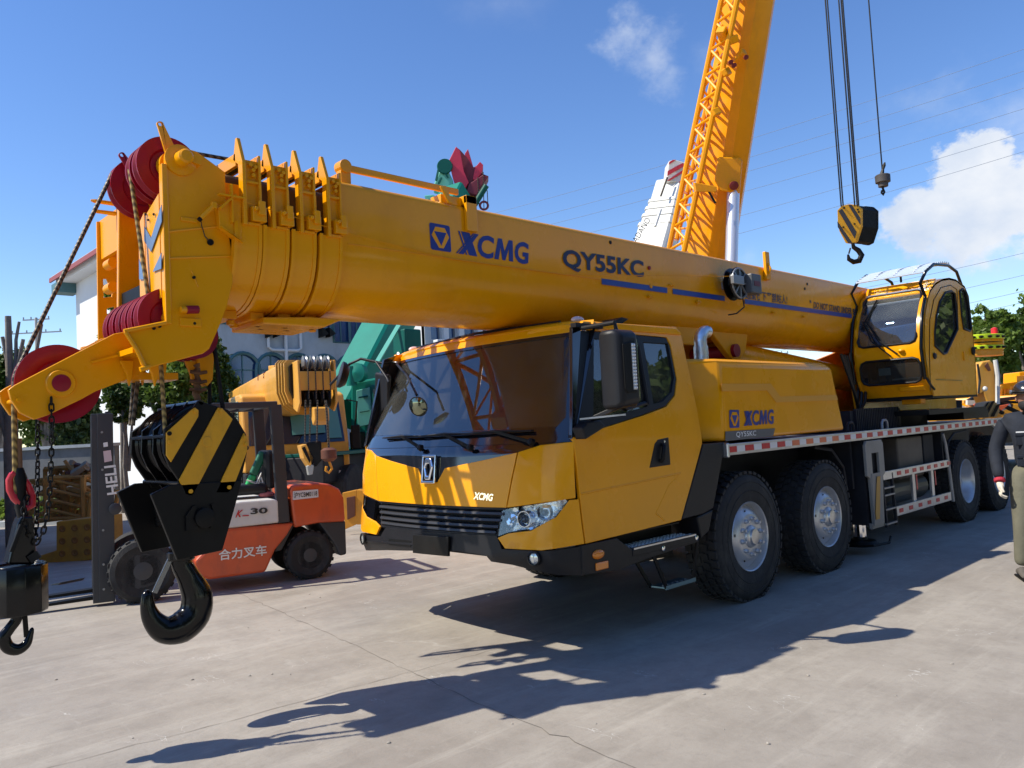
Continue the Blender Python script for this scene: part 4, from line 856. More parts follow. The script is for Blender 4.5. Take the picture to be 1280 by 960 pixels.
def wheel_parts(front_axle):
    t = tyre_mesh().build('tyre', RUB, None, smooth=35, norm=True)
    if front_axle:      # outward (-Y) bulging hub
        pr = [(.305, .15), (.315, -.13), (.30, -.158), (.29, -.15), (.275, -.09), (.27, -.095), (.235, -.125), (.20, -.15), (.185, -.155), (.10, -.155), (.095, -.17), (.085, -.178), (0, -.178)]
    else:
        pr = [(.305, .15), (.315, -.13), (.30, -.158), (.29, -.15), (.265, -.10), (.255, .02), (.235, .05), (.15, .06), (.13, .02), (.125, -.04), (.09, -.055), (0, -.055)]
    r = MB().lathe((0, 0, 0), (0, 1, 0), pr, 48).build('rim', SIL, None, smooth=32)
    nr = .155 if front_axle else .19; ny = -.155 if front_axle else .055
    nut = MB().lathe((0, 0, 0), (0, -1, 0), [(0, -.002), (.021, -.002), (.021, .012), (.015, .02), (.013, .042), (0, .045)], 10).build('wheel_nut', SIL, None, smooth=30)
    hub = MB().lathe((0, ny+.0, 0), (0, -1, 0), [(0, 0), (.085, 0), (.088, .02), (.07, .03), (.066, .045), (.03, .05), (0, .05)], 24).build('hub_cap', ALU, None, smooth=30)
    hole = MB().lathe((0, 0, 0), (0, -1, 0), [(0, .0), (.013, .0), (.013, .0022), (0, .0022)], 12).build('vent_hole', BLKM, None) if front_axle else None
    return t, r, nut, hub, hole, nr, ny
PF = wheel_parts(True); PR = wheel_parts(False); used = set()
def put(o, parent, m):
    if o.name in used or o.users_collection and False: c = o.copy(); COL.objects.link(c)
    else:
        used.add(o.name); c = o
    c.parent = parent; c.matrix_local = m; return c
def wheel(x, s, ps, steer=0, y=None):
    wh = grp('wheel', CR); t, r, nut, hub, hole, nr, ny = ps
    yy = (3.65+.175 if s < 0 else 2*YC-3.65-.175) if y is None else y
    wh.location = V((x, yy, WR))-OFF[CR.name]; wh.rotation_euler = (0, 0, (0 if s < 0 else math.pi)+steer)
    I = Matrix.Identity(4); put(t, wh, I); put(r, wh, I); put(hub, wh, I)
    for k in range(10):
        a = 2*math.pi*(k+.3)/10; put(nut, wh, Matrix.Translation((nr*math.cos(a), ny, nr*math.sin(a))))
        if k % 2 == 0 and ps is PF:
            a += .3; put(hole, wh, Matrix.Translation((.222*math.cos(a), -.134, .222*math.sin(a))))
for x in (6.3, 7.81):
    for s in (-1, 1): wheel(x, s, PF, .0)
for x in (12.1, 13.55):
    for s in (-1, 1): wheel(x, s, PR); 
mb = MB(); mb.tube([(11.45, 3.7, .62), (11.42, 3.7, .9), (11.55, 3.7, 1.12), (11.8, 3.7, 1.22), (12.3, 3.7, 1.24)], .016, 6); mb.build('mudguard_edge', DRK, FR)
# ---------------------------------------------------------------- turntable, lift cylinder, winches
TT = grp('turntable', CR)
MB().cyl((11.5, BC, 1.345), (11.5, BC, 1.55), .75, 48).build('slew_ring', BLKM, TT, smooth=40)
nfin = 26
for i in range(nfin): MB().span((9.2+.05*i, 3.9, 1.36), (9.225+.05*i, 3.93, 1.62)).build('cooler_fin', DRK, TT)
MB().span((9.1, 3.93, 1.36), (10.6, 5.4, 1.60)).build('oil_tank', DRK, TT)
MB().span((10.35, 3.5, 1.50), (12.6, 4.3, 1.56)).build('slew_platform', BLKM, TT)
MB().span((12.0, 3.62, 1.40), (13.1, 4.4, 1.52)).build('rear_tray', BLKM, TT)
for y in (4.33, 5.03): MB().prism([(10.3, y, 1.56), (13.6, y, 1.56), (14.0, y, 2.3), (13.7, y, 2.85), (12.6, y, 2.9), (11.3, y, 2.45), (10.55, y, 2.30), (10.2, y, 2.05)], (0, .05, 0)).build('turntable_cheek', YEL, TT, bevel=.01)
MB().span((10.45, 3.62, 1.64), (10.62, 3.85, 1.74)).build('cab_bracket', YELO, TT, bevel=.01)
MB().span((12.4, 4.38, 1.56), (14.2, 5.03, 2.2)).build('winch_house', YELO, TT)
MB().cyl((13.2, 4.4, 2.35), (13.2, 5.03, 2.35), .25, 24).build('winch_drum', ROPE, TT, smooth=30)
# lift cylinder and its ears under the boom
c0 = V((7.70, BC, 2.30)); c1 = V((12.0, BC, 1.95))
LC = grp('lift_cylinder', CR)
MB().cyl(c0, c1, .165, 28).build('cylinder_barrel', YEL, LC, smooth=40)
MB().lathe(c0, c0-c1, [(.165, -.02), (.185, -.02), (.185, .05), (.17, .06), (.1, .065), (0, .065)], 28).build('cylinder_head', YELO, LC, smooth=40)
for y in (4.42, 4.93): MB().prism([(7.0, y, 2.55), (7.35, y, 2.28), (7.52, y, 2.17), (7.62, y, 2.2), (7.75, y, 2.30), (7.85, y, 2.6)], (0, .07, 0)).build('boom_ear', YELO, LC, bevel=.012)
MB().prism([(6.2, 4.40, 2.62), (6.55, 4.40, 2.33), (6.95, 4.40, 2.33), (7.05, 4.40, 2.62)], (0, .05, 0)).build('boom_ear', YELO, LC, bevel=.012)
MB().cyl((7.5, 4.38, 2.30), (7.5, 5.04, 2.30), .07, 20).build('ear_pin', REDS, LC)
for i, (y, z) in enumerate(((4.2, 2.25), (4.25, 2.1), (4.3, 2.2))):
    rope('hose', [(9.6+.2*i, y, 2.3), (9.8+.15*i, y-.05, 1.8-.1*i), (10.0+.1*i, y, 1.58-.02*i), (10.2, y, 1.7), (10.3, y, 2.0)], .02, HOSE, TT)
for i in range(6): MB().lathe((10.25+.1*i, 4.28, 2.35+.03*(i % 2)), (0, -1, 0), [(0, 0), (.03, 0), (.03, .03), (.015, .035), (0, .05)], 8).build('valve', [YEL, CHR, REDS][i % 3], TT)
# ---------------------------------------------------------------- operator's cabin (tilted glasshouse beside the boom)
OC = grp('operator_cabin', CR); yn, yf = 3.42, 4.26
so_ = [(1167.3, 495), (1160, 474), (1154.8, 434.6), (1154.6, 403), (1157, 382.5), (1162, 362.5), (1169.5, 353), (1177, 348.5), (1186, 347), (1195, 349.2), (1205.8, 357.5), (1211, 370), (1215, 403), (1219.4, 449), (1221.5, 493)]
side_o = [oY(a, b, yn) for a, b in so_]; side_o = [(p.x, p.z) for p in side_o]
def opp(l, y): return [V((a, y, b)) for a, b in l]
def inset(l, k):
    cx = sum(a for a, b in l)/len(l); cz = sum(b for a, b in l)/len(l); return [(a+(cx-a)*k, b+(cz-b)*k) for a, b in l]
def pix(l, y=yn): return [(oY(a, b, y).x, oY(a, b, y).z) for a, b in l]
dw = pix([(1168, 432), (1168, 415), (1170, 395), (1174, 378), (1181, 366), (1189, 364), (1193, 367), (1195.5, 390), (1196.5, 412), (1183, 441), (1179, 442.5)])
rw = pix([(1199, 364), (1203, 361), (1207, 365), (1211, 385), (1213.5, 411), (1212, 414), (1204, 411), (1201.5, 395)])
frontpx = {'gl': [(1075, 428), (1079, 405), (1087, 371), (1157, 361.5), (1151, 395), (1148, 421), (1140, 428), (1082, 433.5)], 'lo': [(1075, 455), (1078, 449), (1084, 447), (1143, 441), (1149, 446), (1151, 462), (1149, 470), (1085, 477.5), (1078, 473)]}
for y, k in ((yn, 1), (yf-.03, 0)):
    MB().plate([(a, b) for a, b in side_o], [dw[::-1], rw[::-1]], (0, y, 0), EX, EZ, -.03).build('cabin_side', YEL, OC, bevel=.006)
    MB().plate(dw, [], (0, y+.012, 0), EX, EZ, -.005).build('door_window', GLT, OC)
    MB().plate(rw, [], (0, y+.012, 0), EX, EZ, -.005).build('rear_quarter_window', GLT, OC)
    if k:
        for l in (dw, rw): MB().tube(opp(l, y-.002), .016, 6, closed=True).build('window_seal', BLK, OC, smooth=60)
dcx = pix([(1163, 488), (1161.5, 440), (1162, 400), (1167, 375), (1176, 359.5), (1188, 356.5), (1196, 362), (1197, 400)]); MB().tube(opp(dcx, yn-.001), .006, 6).build('door_gap', BLKM, OC)
c = oY(1167.5, 445, yn); MB().sphere(c+V((0, -.01, 0)), .05, 12, (1, .4, .8)).build('door_handle', BLK, OC)
c = oY(1214.5, 439, yn); MB().sphere(c+V((0, -.02, 0)), .045, 12, (.7, .6, 1.3)).build('door_hinge', BLK, OC)
a, b = oY(1170, 474.5, yn-.002), oY(1203, 475.5, yn-.002); MB().beam(a, b, .004, .008).build('door_crease', BLKM, OC)
a = oY(1205, 445, yn-.005); MB().box(a, (.05, .02, .12)).build('hinge_plate', YELO, OC, bevel=.005)
# front skin: strip between sides following the outline, with openings
def fskin(i0, i1, m, name, g=0.0, y0=yn+.0, y1=yf-.0, th=.03, inw=0):
    pts = side_o[i0:i1+1]; rings = []
    for (a, b) in pts: rings.append([V((a+inw, y0+g, b)), V((a+inw, y1-g, b)), V((a+th+inw, y1-g, b)), V((a+th+inw, y0+g, b))])
    return MB().loft(rings).build(name, m, OC, smooth=40)
def zx(z):
    l = side_o[:7]
    for (a, b), (c, d) in zip(l, l[1:]):
        if b <= z <= d: return a+(c-a)*(z-b)/(d-b)
    return l[-1][0] if z > l[-1][1] else l[0][0]
def cf(w, z, d=0):  # front surface of the cabin: w across (0 near .. .84 far)
    return V((zx(z)+d+.0*w, yn+w, z))
zs_ = [b for a, b in side_o[:7]]
GW = dict(z0=2.37, z1=3.03); LW = dict(z0=1.90, z1=2.20)
W_ = yf-yn
def rr(w0, w1, z0, z1, r): return [(w0+r, z0), (w1-r, z0), (w1-r*.3, z0+r*.3), (w1, z0+r), (w1, z1-r), (w1-r*.3, z1-r*.3), (w1-r, z1), (w0+r, z1), (w0+r*.3, z1-r*.3), (w0, z1-r), (w0, z0+r), (w0+r*.3, z0+r*.3)]
gl_ = rr(.085, W_-.05, 2.385, 3.06, .07); lo_ = rr(.06, W_-.06, 1.905, 2.20, .08)
def cskin(name, outer, m, th, d, holes=()): return skin(name, outer, cf, m, OC, th=th, d=d, holes=holes, step=.4, stepv=.12, bevel=0)
cskin('cabin_front', [(0, 1.735), (W_, 1.735), (W_, 3.2), (0, 3.2)], YEL, .03, 0, [gl_[::-1], lo_[::-1]])
cskin('windscreen', gl_, GLT, .005, .012); cskin('lower_window', lo_, GLT, .005, .012)
for l in (gl_, lo_): MB().tube([cf(a, b, -.002) for a, b in l], .016, 6, closed=True).build('window_seal', BLK, OC, smooth=60)
tp = side_o[5:12]; rings = [[V((a, yn, b)), V((a, yf, b)), V((a, yf, b-.03)), V((a, yn, b-.03))] for a, b in tp]
MB().loft(rings).build('roof', YEL, OC, smooth=40)
tq = side_o[6:9]; rings = [[V((a, yn+.09, b+.006)), V((a, yf-.06, b+.006)), V((a, yf-.06, b+.002)), V((a, yn+.09, b+.002))] for a, b in tq]
MB().loft(rings).build('roof_window', MASK, OC, smooth=40)
bk = side_o[10:]; rings = [[V((a, yn, b)), V((a, yf, b)), V((a-.03, yf, b)), V((a-.03, yn, b))] for a, b in bk]; MB().loft(rings).build('cabin_back', YEL, OC, smooth=40)
MB().span((10.3, yn+.01, 1.70), (12.0, yf-.01, 1.74)).build('cabin_floor', BLKM, OC)
MB().beam(cf(.06, 3.07, -.012), cf(W_-.05, 3.07, -.012), .03, .02, up=(1, 0, 0)).build('visor_bar', ALU, OC)
MB().beam(cf(.08, 2.93, .03), cf(W_-.1, 2.93, .03), .03, .02, up=(1, 0, 0)).build('blind_bar', ALU, OC)
MB().beam(cf(.05, 1.96, .04), cf(.42, 1.955, .04), .02, .04, up=(1, 0, 0)).build('foot_rail', ALU, OC)
MB().prism([cf(.06, 1.80, -.03), cf(.36, 1.80, -.03), cf(.36, 1.86, -.03), cf(.06, 1.86, -.03)], (.04, 0, 0)).build('front_bump', YEL, OC, bevel=.012)
# guard rails over the roof
def railpts(y): return [V((zx(z)-.04, y, z)) for z in (1.93, 2.3, 2.7, 2.95)]+[V((10.22, y, 3.10)), V((10.45, y, 3.27)), V((10.75, y, 3.39)), V((11.3, y, 3.43)), V((11.6, y, 3.38)), V((11.75, y, 3.22)), V((11.78, y, 3.08))]
for y in (yn+.02, yf+.02): MB().tube(railpts(y), .02, 8).build('guard_hoop', BLKG, OC, smooth=60)
mesh_m = mat('bright_grating', (.7, .7, .7), .3, .7)
for i in range(13): MB().beam((10.42+.075*i, yn+.02, 3.265+.2*(1-(1-i/12)**2)), (10.42+.075*i, yf+.02, 3.265+.2*(1-(1-i/12)**2)), .045, .022).build('roof_grating_bar', mesh_m, OC)
for j in range(3): MB().tube([(10.42, yn+.16+.24*j, 3.27), (10.7, yn+.16+.24*j, 3.385), (11.0, yn+.16+.24*j, 3.45), (11.32, yn+.16+.24*j, 3.47)], .012, 6).build('roof_grating_bar', mesh_m, OC)
MB().tube([(10.9, 3.9, 3.4), (10.9, 3.9, 3.25)], .015, 6).build('grating_stay', BLK, OC)
# wiper
a = cf(.42, 2.30, -.02); b = cf(.66, 2.80, -.03)
MB().tube([cf(.30, 2.26, -.02), cf(.52, 2.45, -.04), cf(.68, 2.72, -.04)], .009, 6).build('wiper_arm', BLKM, OC); MB().tube([cf(.38, 2.24, -.02), cf(.60, 2.45, -.045), cf(.72, 2.72, -.045)], .009, 6).build('wiper_arm', BLKM, OC)
MB().tube([cf(.74, 2.62, -.02), cf(.70, 2.72, -.03), cf(.62, 3.0, -.02)], .011, 6).build('wiper_blade', BLKM, OC)
MB().sphere(cf(.26, 2.30, -.01), .04, 10, (.8, 1, .6)).build('wiper_motor_cap', YEL, OC)
MB().box(cf(.50, 2.06, .03), (.01, .14, .09)).build('paper_card', WHT, OC)
MB().tube([cf(.01, 1.95, -.03), cf(-.03, 1.85, -.06), cf(-.05, 1.80, -.05)], .014, 6).build('hand_hook', BLK, OC)
mb = MB(); mb.box((11.45, 3.85, 2.1), (.5, .5, .12)); mb.build('seat_cushion', INT, OC, bevel=.03); mb = MB(); mb.box((11.72, 3.85, 2.45), (.12, .48, .6)); mb.build('seat_back', INT, OC, bevel=.04)
mb = MB(); mb.box((10.75, 3.85, 2.0), (.25, .5, .3)); mb.build('control_desk', INT, OC, bevel=.03)
# ---------------------------------------------------------------- swing-away lattice jib stowed along the far side of the boom
JB = grp('lattice_jib', CR)
jx0, jx1, jy0, jy1, jz0, jz1 = 2.3, 10.2, 5.30, 5.85, 2.70, 3.22
cn = [(jy0, jz0), (jy1, jz0), (jy1, jz1), (jy0, jz1)]
for (y, z) in cn: MB().beam((jx0, y, z), (jx1, y, z), .065, .065).build('chord', YELO, JB)
mb_src = None
nb = 10
for i in range(nb):
    xa = jx0+(jx1-jx0)*i/nb; xb = jx0+(jx1-jx0)*(i+1)/nb
    for f in range(4):
        a, b = cn[f], cn[(f+1) % 4]
        if i % 2: a, b = b, a
        MB().cyl((xa, a[0], a[1]), (xb, b[0], b[1]), .024, 8).build('lacing', YELO, JB)
        MB().cyl((xa, cn[f][0], cn[f][1]), (xa, cn[(f+1) % 4][0], cn[(f+1) % 4][1]), .02, 8).build('lacing', YELO, JB)
je = [oY(*q, 5.45) for q in ((140.5, 262.5), (175, 263.5), (180, 300), (172, 430), (143, 428))]
pl2 = [(p.x, p.z) for p in je]
xl, xr = pl2[0][0], pl2[1][0]
h1 = [(oY(*q, 5.45).x, oY(*q, 5.45).z) for q in ((149, 338), (153, 337), (161, 356), (160, 361), (150, 362))]
h2 = [(oY(*q, 5.45).x, oY(*q, 5.45).z) for q in ((154, 376), (163, 374), (168, 385), (166, 425), (155, 428))]
for y in (5.38, 5.80): MB().plate(pl2, [h1[::-1], h2[::-1]], (0, y, 0), EX, EZ, .02).build('jib_foot_plate', YELO, JB, bevel=.004)
MB().span((xl+.02, 5.39, 2.9), (xl+.05, 5.81, 3.17)).build('jib_foot_web', YELO, JB)
for (z, dx) in ((3.185, .13), (3.12, .12)): MB().plate([(-.0, -.03), (-dx, -.02), (-dx-.025, 0), (-dx, .025), (0, .03)], [], (xl+.01, 5.40, z), EX, EY, .014).build('jib_ear', YELO, JB, bevel=.003)
for px_, py_ in ((164, 235), (166, 246)): p = oY(px_, py_, 5.3); MB().plate([(-.07, -.02), (.12, -.05), (.12, .05), (-.07, .02)], [], (p.x, 5.2, p.z), EX, EY, .014).build('jib_ear', YELO, JB, bevel=.003)
for py_ in (331, 361): p = oY(137, py_, 5.42); MB().lathe((p.x, 5.34, p.z), (0, 1, 0), [(.02, 0), (.034, 0), (.034, .11), (.02, .11)], 18).build('pin_bush', YELO, JB, smooth=40)
MB().beam((1.87, 5.45, 2.5), (2.9, 5.42, 2.70), .08, .10).build('chord', YELO, JB); MB().beam((1.87, 5.8, 3.1), (2.4, 5.85, 3.2), .07, .07).build('chord', YELO, JB)
MB().span((3.0, 5.14, 2.6), (3.15, 5.4, 2.75)).build('jib_bracket', YEL, JB); MB().span((8.0, 5.14, 2.6), (8.15, 5.4, 2.75)).build('jib_bracket', YEL, JB)
# ================================================================== MAIN HOOK BLOCK under the boom head
yb0 = 4.40
def hp(px, py, y=yb0): return oY(px, py, y)
HB = thing('hook_block', 'big black hook block with broad yellow stripes hanging below the foreground crane head', 'hook block', (1.80, 4.68, 0))
up_ = [(206, 536), (243, 508), (249, 500), (262, 505), (285, 512), (297, 524), (308, 543), (309, 566), (301, 604), (232, 612), (212, 583), (205, 566)]
low = [(188, 618), (212, 606), (302, 600), (291, 640), (277, 688), (221, 700)]
UPP = [hp(*q) for q in up_]; LOP = [hp(*q) for q in low]
for dy, sh in ((0, 0), (.52, 0)):
    MB().prism([p+V((0, dy, 0)) for p in UPP], (0, .028, 0)).build('cheek_plate', BLKM, HB, bevel=.005)
    MB().prism([p+V((0, dy+(-.012 if dy == 0 else .012), 0)) for p in LOP], (0, .03, 0)).build('lower_cheek_plate', BLKM, HB, bevel=.005)
for dy in (.17, .35): MB().prism([p+V((0, dy, 0)) for p in UPP], (0, .014, 0)).build('divider_plate', BLKG, HB, bevel=.003)
YS = mat('striped_block_yellow', (.74, .35, .006), .42, noise=.08, nscale=7, dirt=(.25, .13, .02), dscale=6, damt=.5)
def stripe(pts, y, dy=-.012): MB().prism([V((p.x, y, p.z)) for p in [hp(*q) for q in pts]], (0, dy, 0)).build('warning_stripe', YS, HB, bevel=.003)
ST = [[(207, 541), (239, 512), (243, 509.5), (247.5, 513), (247, 521), (213, 578), (207, 569)], [(223, 600), (268, 516), (272, 509.5), (277, 510.5), (290, 524), (241, 618), (237, 620), (231, 618)], [(268.5, 616), (304, 541), (308.5, 548), (308, 564), (290, 611), (284, 616)]]
for s_ in ST: stripe(s_, yb0)
c0 = hp(258, 552)
for dy in (.06, .13, .20, .27, .34, .41, .48): MB().lathe((c0.x, yb0+dy, c0.z), (0, 1, 0), [(.05, -.03), (.2, -.03), (.215, -.026), (.185, 0), (.215, .026), (.2, .03), (.05, .03)], 40).build('sheave', BLKG, HB, smooth=40)
MB().cyl((c0.x, yb0-.016, c0.z), (c0.x, yb0+.56, c0.z), .03, 14).build('sheave_pin', YS, HB, bevel=.004)
for q in ((243.5, 514), (275, 513.5), (210.5, 542), (211, 552), (237, 614), (285, 609), (304.5, 547), (306, 555)): MB().cyl(hp(*q)+V((0, -.022, 0)), hp(*q), .012, 10).build('bolt', YS if q[1] != 542 else BLKM, HB, bevel=.002)
for q in ((206, 545), (249, 503), (306, 560), (222, 604)): 
    p = hp(*q); MB().cyl((p.x+.012, yb0, p.z), (p.x+.012, yb0+.54, p.z), .014, 10).build('tie_rod', BLKG, HB)
p = hp(253, 647); MB().lathe((p.x, yb0-.012, p.z), (0, -1, 0), [(0, 0), (.055, 0), (.055, .035), (.04, .04), (0, .04)], 24).build('trunnion_pin', BLKM, HB, smooth=30)
MB().plate([(-.1, -.06), (-.1, .02), (-.06, .07), (-.04, .07), (-.06, .0), (-.03, -.06)], [], (p.x, yb0-.012, p.z), EX, EZ, .016).build('keeper_plate', BLKM, HB); MB().plate([(-.1, -.06), (-.1, .02), (-.06, .07), (-.04, .07), (-.06, .0), (-.03, -.06)], [], (p.x, yb0-.012, p.z), -EX, EZ, -.016).build('keeper_plate', BLKM, HB)
MB().span((p.x-.09, yb0+.03, p.z-.07), (p.x+.09, yb0+.50, p.z+.07)).build('trunnion', BLKG, HB, bevel=.02)
yh = 4.66
def hook(name, pts, rad, y, parent, m=BLKG, flat=.8, capr=None):
    P_ = [oY(a, b, y) for a, b in pts]
    # smooth the centre line
    C_ = []; R_ = []
    n = len(P_)
    for i in range(n-1):
        p0, p1, p2, p3 = P_[max(i-1, 0)], P_[i], P_[i+1], P_[min(i+2, n-1)]
        for t in [k/5 for k in range(5)]:
            C_.append(.5*((2*p1)+(p2-p0)*t+(2*p0-5*p1+4*p2-p3)*t*t+(3*p1-p0-3*p2+p3)*t**3)); R_.append(rad[i]+(rad[i+1]-rad[i])*t)
    C_.append(P_[-1]); R_.append(rad[-1]); C_.append(P_[-1]+(P_[-1]-C_[-2]).normalized()*rad[-1]*.7); R_.append(rad[-1]*.4)
    rings = []
    for i, c in enumerate(C_):
        t = (C_[min(i+1, len(C_)-1)]-C_[max(i-1, 0)]).normalized(); u = t.cross(EY).normalized()
        rings.append([c+u*R_[i]*math.cos(a)+EY*R_[i]*flat*math.sin(a) for a in [2*math.pi*k/16 for k in range(16)]])
    return MB().loft(rings).build(name, m, parent, smooth=60)
k = 4.36/990
hook('hook', [(226, 692), (227, 705), (236, 722), (246, 745), (243, 768), (226, 784), (206, 787), (192, 776), (185, 760), (184, 742)], [13*k, 13*k, 15*k, 20*k, 21*k, 21*k, 17*k, 13*k, 9.5*k, 6.5*k], yh, HB)
MB().beam(oY(214, 696, yh), oY(193, 741, yh), .03, .016, up=(0, 1, 0)).build('safety_latch', mat('worn_steel_latch', (.2, .21, .22), .25, .8), HB, bevel=.003)
MB().cyl(oY(226, 688, yh), oY(226, 700, yh), .075, 20).build('hook_nut', BLKG, HB, bevel=.008)
# falls of rope from the head sheaves down to the block
FL = grp('rope_falls', HB)
for (y, xa, xb) in ((4.50, hp(200, 480).x, None), (4.60, None, None)): pass
def fall(a, b, m, r=.0125): rope('rope', [a, b], r, m, FL)
fall(oY(198, 410, 4.50), oY(207, 545, 4.45), ROPEG); fall(oY(178, 420, 4.7), oY(166, 532, 4.75), ROPE); fall(oY(171, 425, 4.85), oY(163, 532, 4.86), ROPE)
fall(oY(266, 420, 4.50), oY(280, 520, 4.47), BLKM, .013); fall(oY(262, 425, 4.62), oY(262, 515, 4.6), BLKM, .012)
mb = MB(); e0 = oY(247, 456, 4.60); e1 = oY(246, 502, 4.60); mb.tube([e0+(e1-e0)*t+V((.008*math.sin(t*21), .006*math.cos(t*17), 0)) for t in [i/10 for i in range(11)]], [.03, .02, .022, .018, .026, .024, .018, .03, .02, .018, .02], 8); mb.build('rope_socket', mat('rusty_socket', (.16, .08, .035), .7, noise=.4, nscale=20), FL, smooth=60)
for t in (.25, .5, .72): c = e0+(e1-e0)*t; MB().tube([c+V((-.05, -.02, .012)), c+V((0, -.03, 0)), c+V((.045, -.02, .01))], .011, 6).build('rope_clip', mat('rusty_socket', (1, 1, 1)), FL, smooth=60)
# ================================================================== AUXILIARY HOOK, weight, shackle
ya_ = 4.72
AH = thing('auxiliary_hook', 'glossy black drum weight with small hook hanging on a rope at far left', 'hook', (.95, 4.72, 0))
c = oY(24, 735, ya_); zt = oY(24, 705, ya_).z; zb = oY(24, 766, ya_).z
rd = (oY(62, 735, ya_)-c).length*.93
prof = [(0, zb-c.z), (rd*.96, zb-c.z), (rd, zb-c.z+.015), (rd, zt-c.z-.012), (rd*.95, zt-c.z), (rd*.90, zt-c.z), (rd*.88, zt-c.z-.01), (0, zt-c.z-.01)]
MB().lathe(c, (0, 0, 1), prof, 10).build('weight_drum', BLKG, AH, bevel=.03, seg=3, smooth=50)
pts_ = [(10, 706), (22, 655), (27, 645), (42, 645), (46, 690), (44, 706)]
MB().prism([oY(a, b, ya_-.06) for a, b in pts_], (0, .12, 0)).build('rope_socket_housing', BLKG, AH, bevel=.012)
MB().beam(oY(14, 690, ya_-.08), oY(27, 656, ya_-.08), .03, .02).build('socket_wedge', BLKM, AH, bevel=.003); MB().beam(oY(40, 692, ya_-.08), oY(46, 700, ya_-.09), .015, .05).build('cotter_pin', BLKM, AH)
k = 3.75/990
hook('hook', [(21, 764), (20, 775), (12, 786), (5, 797), (10, 809), (22, 812), (33, 805), (38, 793), (40, 786)], [8*k, 7*k, 7*k, 8*k, 8*k, 7.5*k, 6*k, 4*k, 2.5*k], ya_, AH)
MB().beam(oY(31, 770, ya_), oY(33, 796, ya_), .022, .012, up=(0, 1, 0)).build('safety_latch', BLKM, AH)
# red shackle
sc_ = oY(26, 612, ya_); ang = [(16, 592), (12, 600), (13, 612), (18, 622), (26, 630), (33, 636), (40, 632), (40, 620), (36, 609), (31, 600)]
MB().tube([oY(a, b, ya_+.01*math.sin(i)) for i, (a, b) in enumerate(ang)], [.017, .019, .02, .02, .02, .017, .018, .019, .018, .016], 10).build('red_shackle', REDH, AH, smooth=60)
MB().cyl(oY(14, 591, ya_), oY(31, 599, ya_), .016, 10).build('shackle_pin', REDH, AH)
mb = MB(); mb.tube([oY(24, 585, ya_), oY(25, 598, ya_), oY(26, 615, ya_), oY(26, 632, ya_), oY(30, 650, ya_)], [.02, .034, .024, .03, .026], 8); mb.build('rope_thimble', BLKM, AH, smooth=60)
rope('hanging_rope', [oY(23.5, 548, ya_), oY(25, 600, ya_)], .014, mat('rusty_socket', (1, 1, 1)), AH)
# ================================================================== black sling chains hung from the arm
def chain(name, pts, label, parent_loc, pitch=.033, r=.0045, y=4.55):
    ch = thing(name, label, 'chain', parent_loc)
    P_ = [oY(a, b, yy) for a, b, yy in pts]; segs = []; tot = 0
    for a, b in zip(P_, P_[1:]): segs.append((a, b, (b-a).length)); tot += (b-a).length
    n = int(tot/pitch); src = None
    ring = []
    for i in range(16):
        a = 2*math.pi*i/16; ring.append(V((0, .0105*math.sin(a), .0145*math.cos(a)+(.007 if math.cos(a) > 0 else -.007))))
    for k_ in range(n):
        s_ = (k_+.5)*pitch
        for a, b, l in segs:
            if s_ <= l: break
            s_ -= l
        c_ = a+(b-a)*(s_/l); d = (b-a).normalized(); q = EZ.rotation_difference(d) @ Euler((0, 0, (k_ % 2)*math.pi/2+.3*math.sin(k_))).to_quaternion()
        if src is None: src = MB().tube(ring, r, 5, closed=True).build('chain_link', BLKM, None, smooth=60); o = src
        else: o = src.copy(); COL.objects.link(o)
        o.parent = ch; o.matrix_local = Matrix.Translation(c_-V(parent_loc)) @ q.to_matrix().to_4x4()
chain('sling_chain', [(64, 497, 4.56), (65, 540, 4.56), (63, 600, 4.57), (60, 640, 4.58), (54, 665, 4.6), (45, 680, 4.63), (42, 676, 4.66)], 'longer dark chain looping from the rooster arm, right of its fellow', (1.1, 4.56, 1.9))
chain('sling_chain', [(47, 523, 4.83), (47, 580, 4.8), (46, 640, 4.76), (44, 676, 4.68), (36, 668, 4.66), (30, 650, 4.66), (30, 630, 4.68), (36, 618, 4.7)], 'dark chain hanging straight beside the red shackle, left of its fellow', (1.1, 4.83, 1.8))
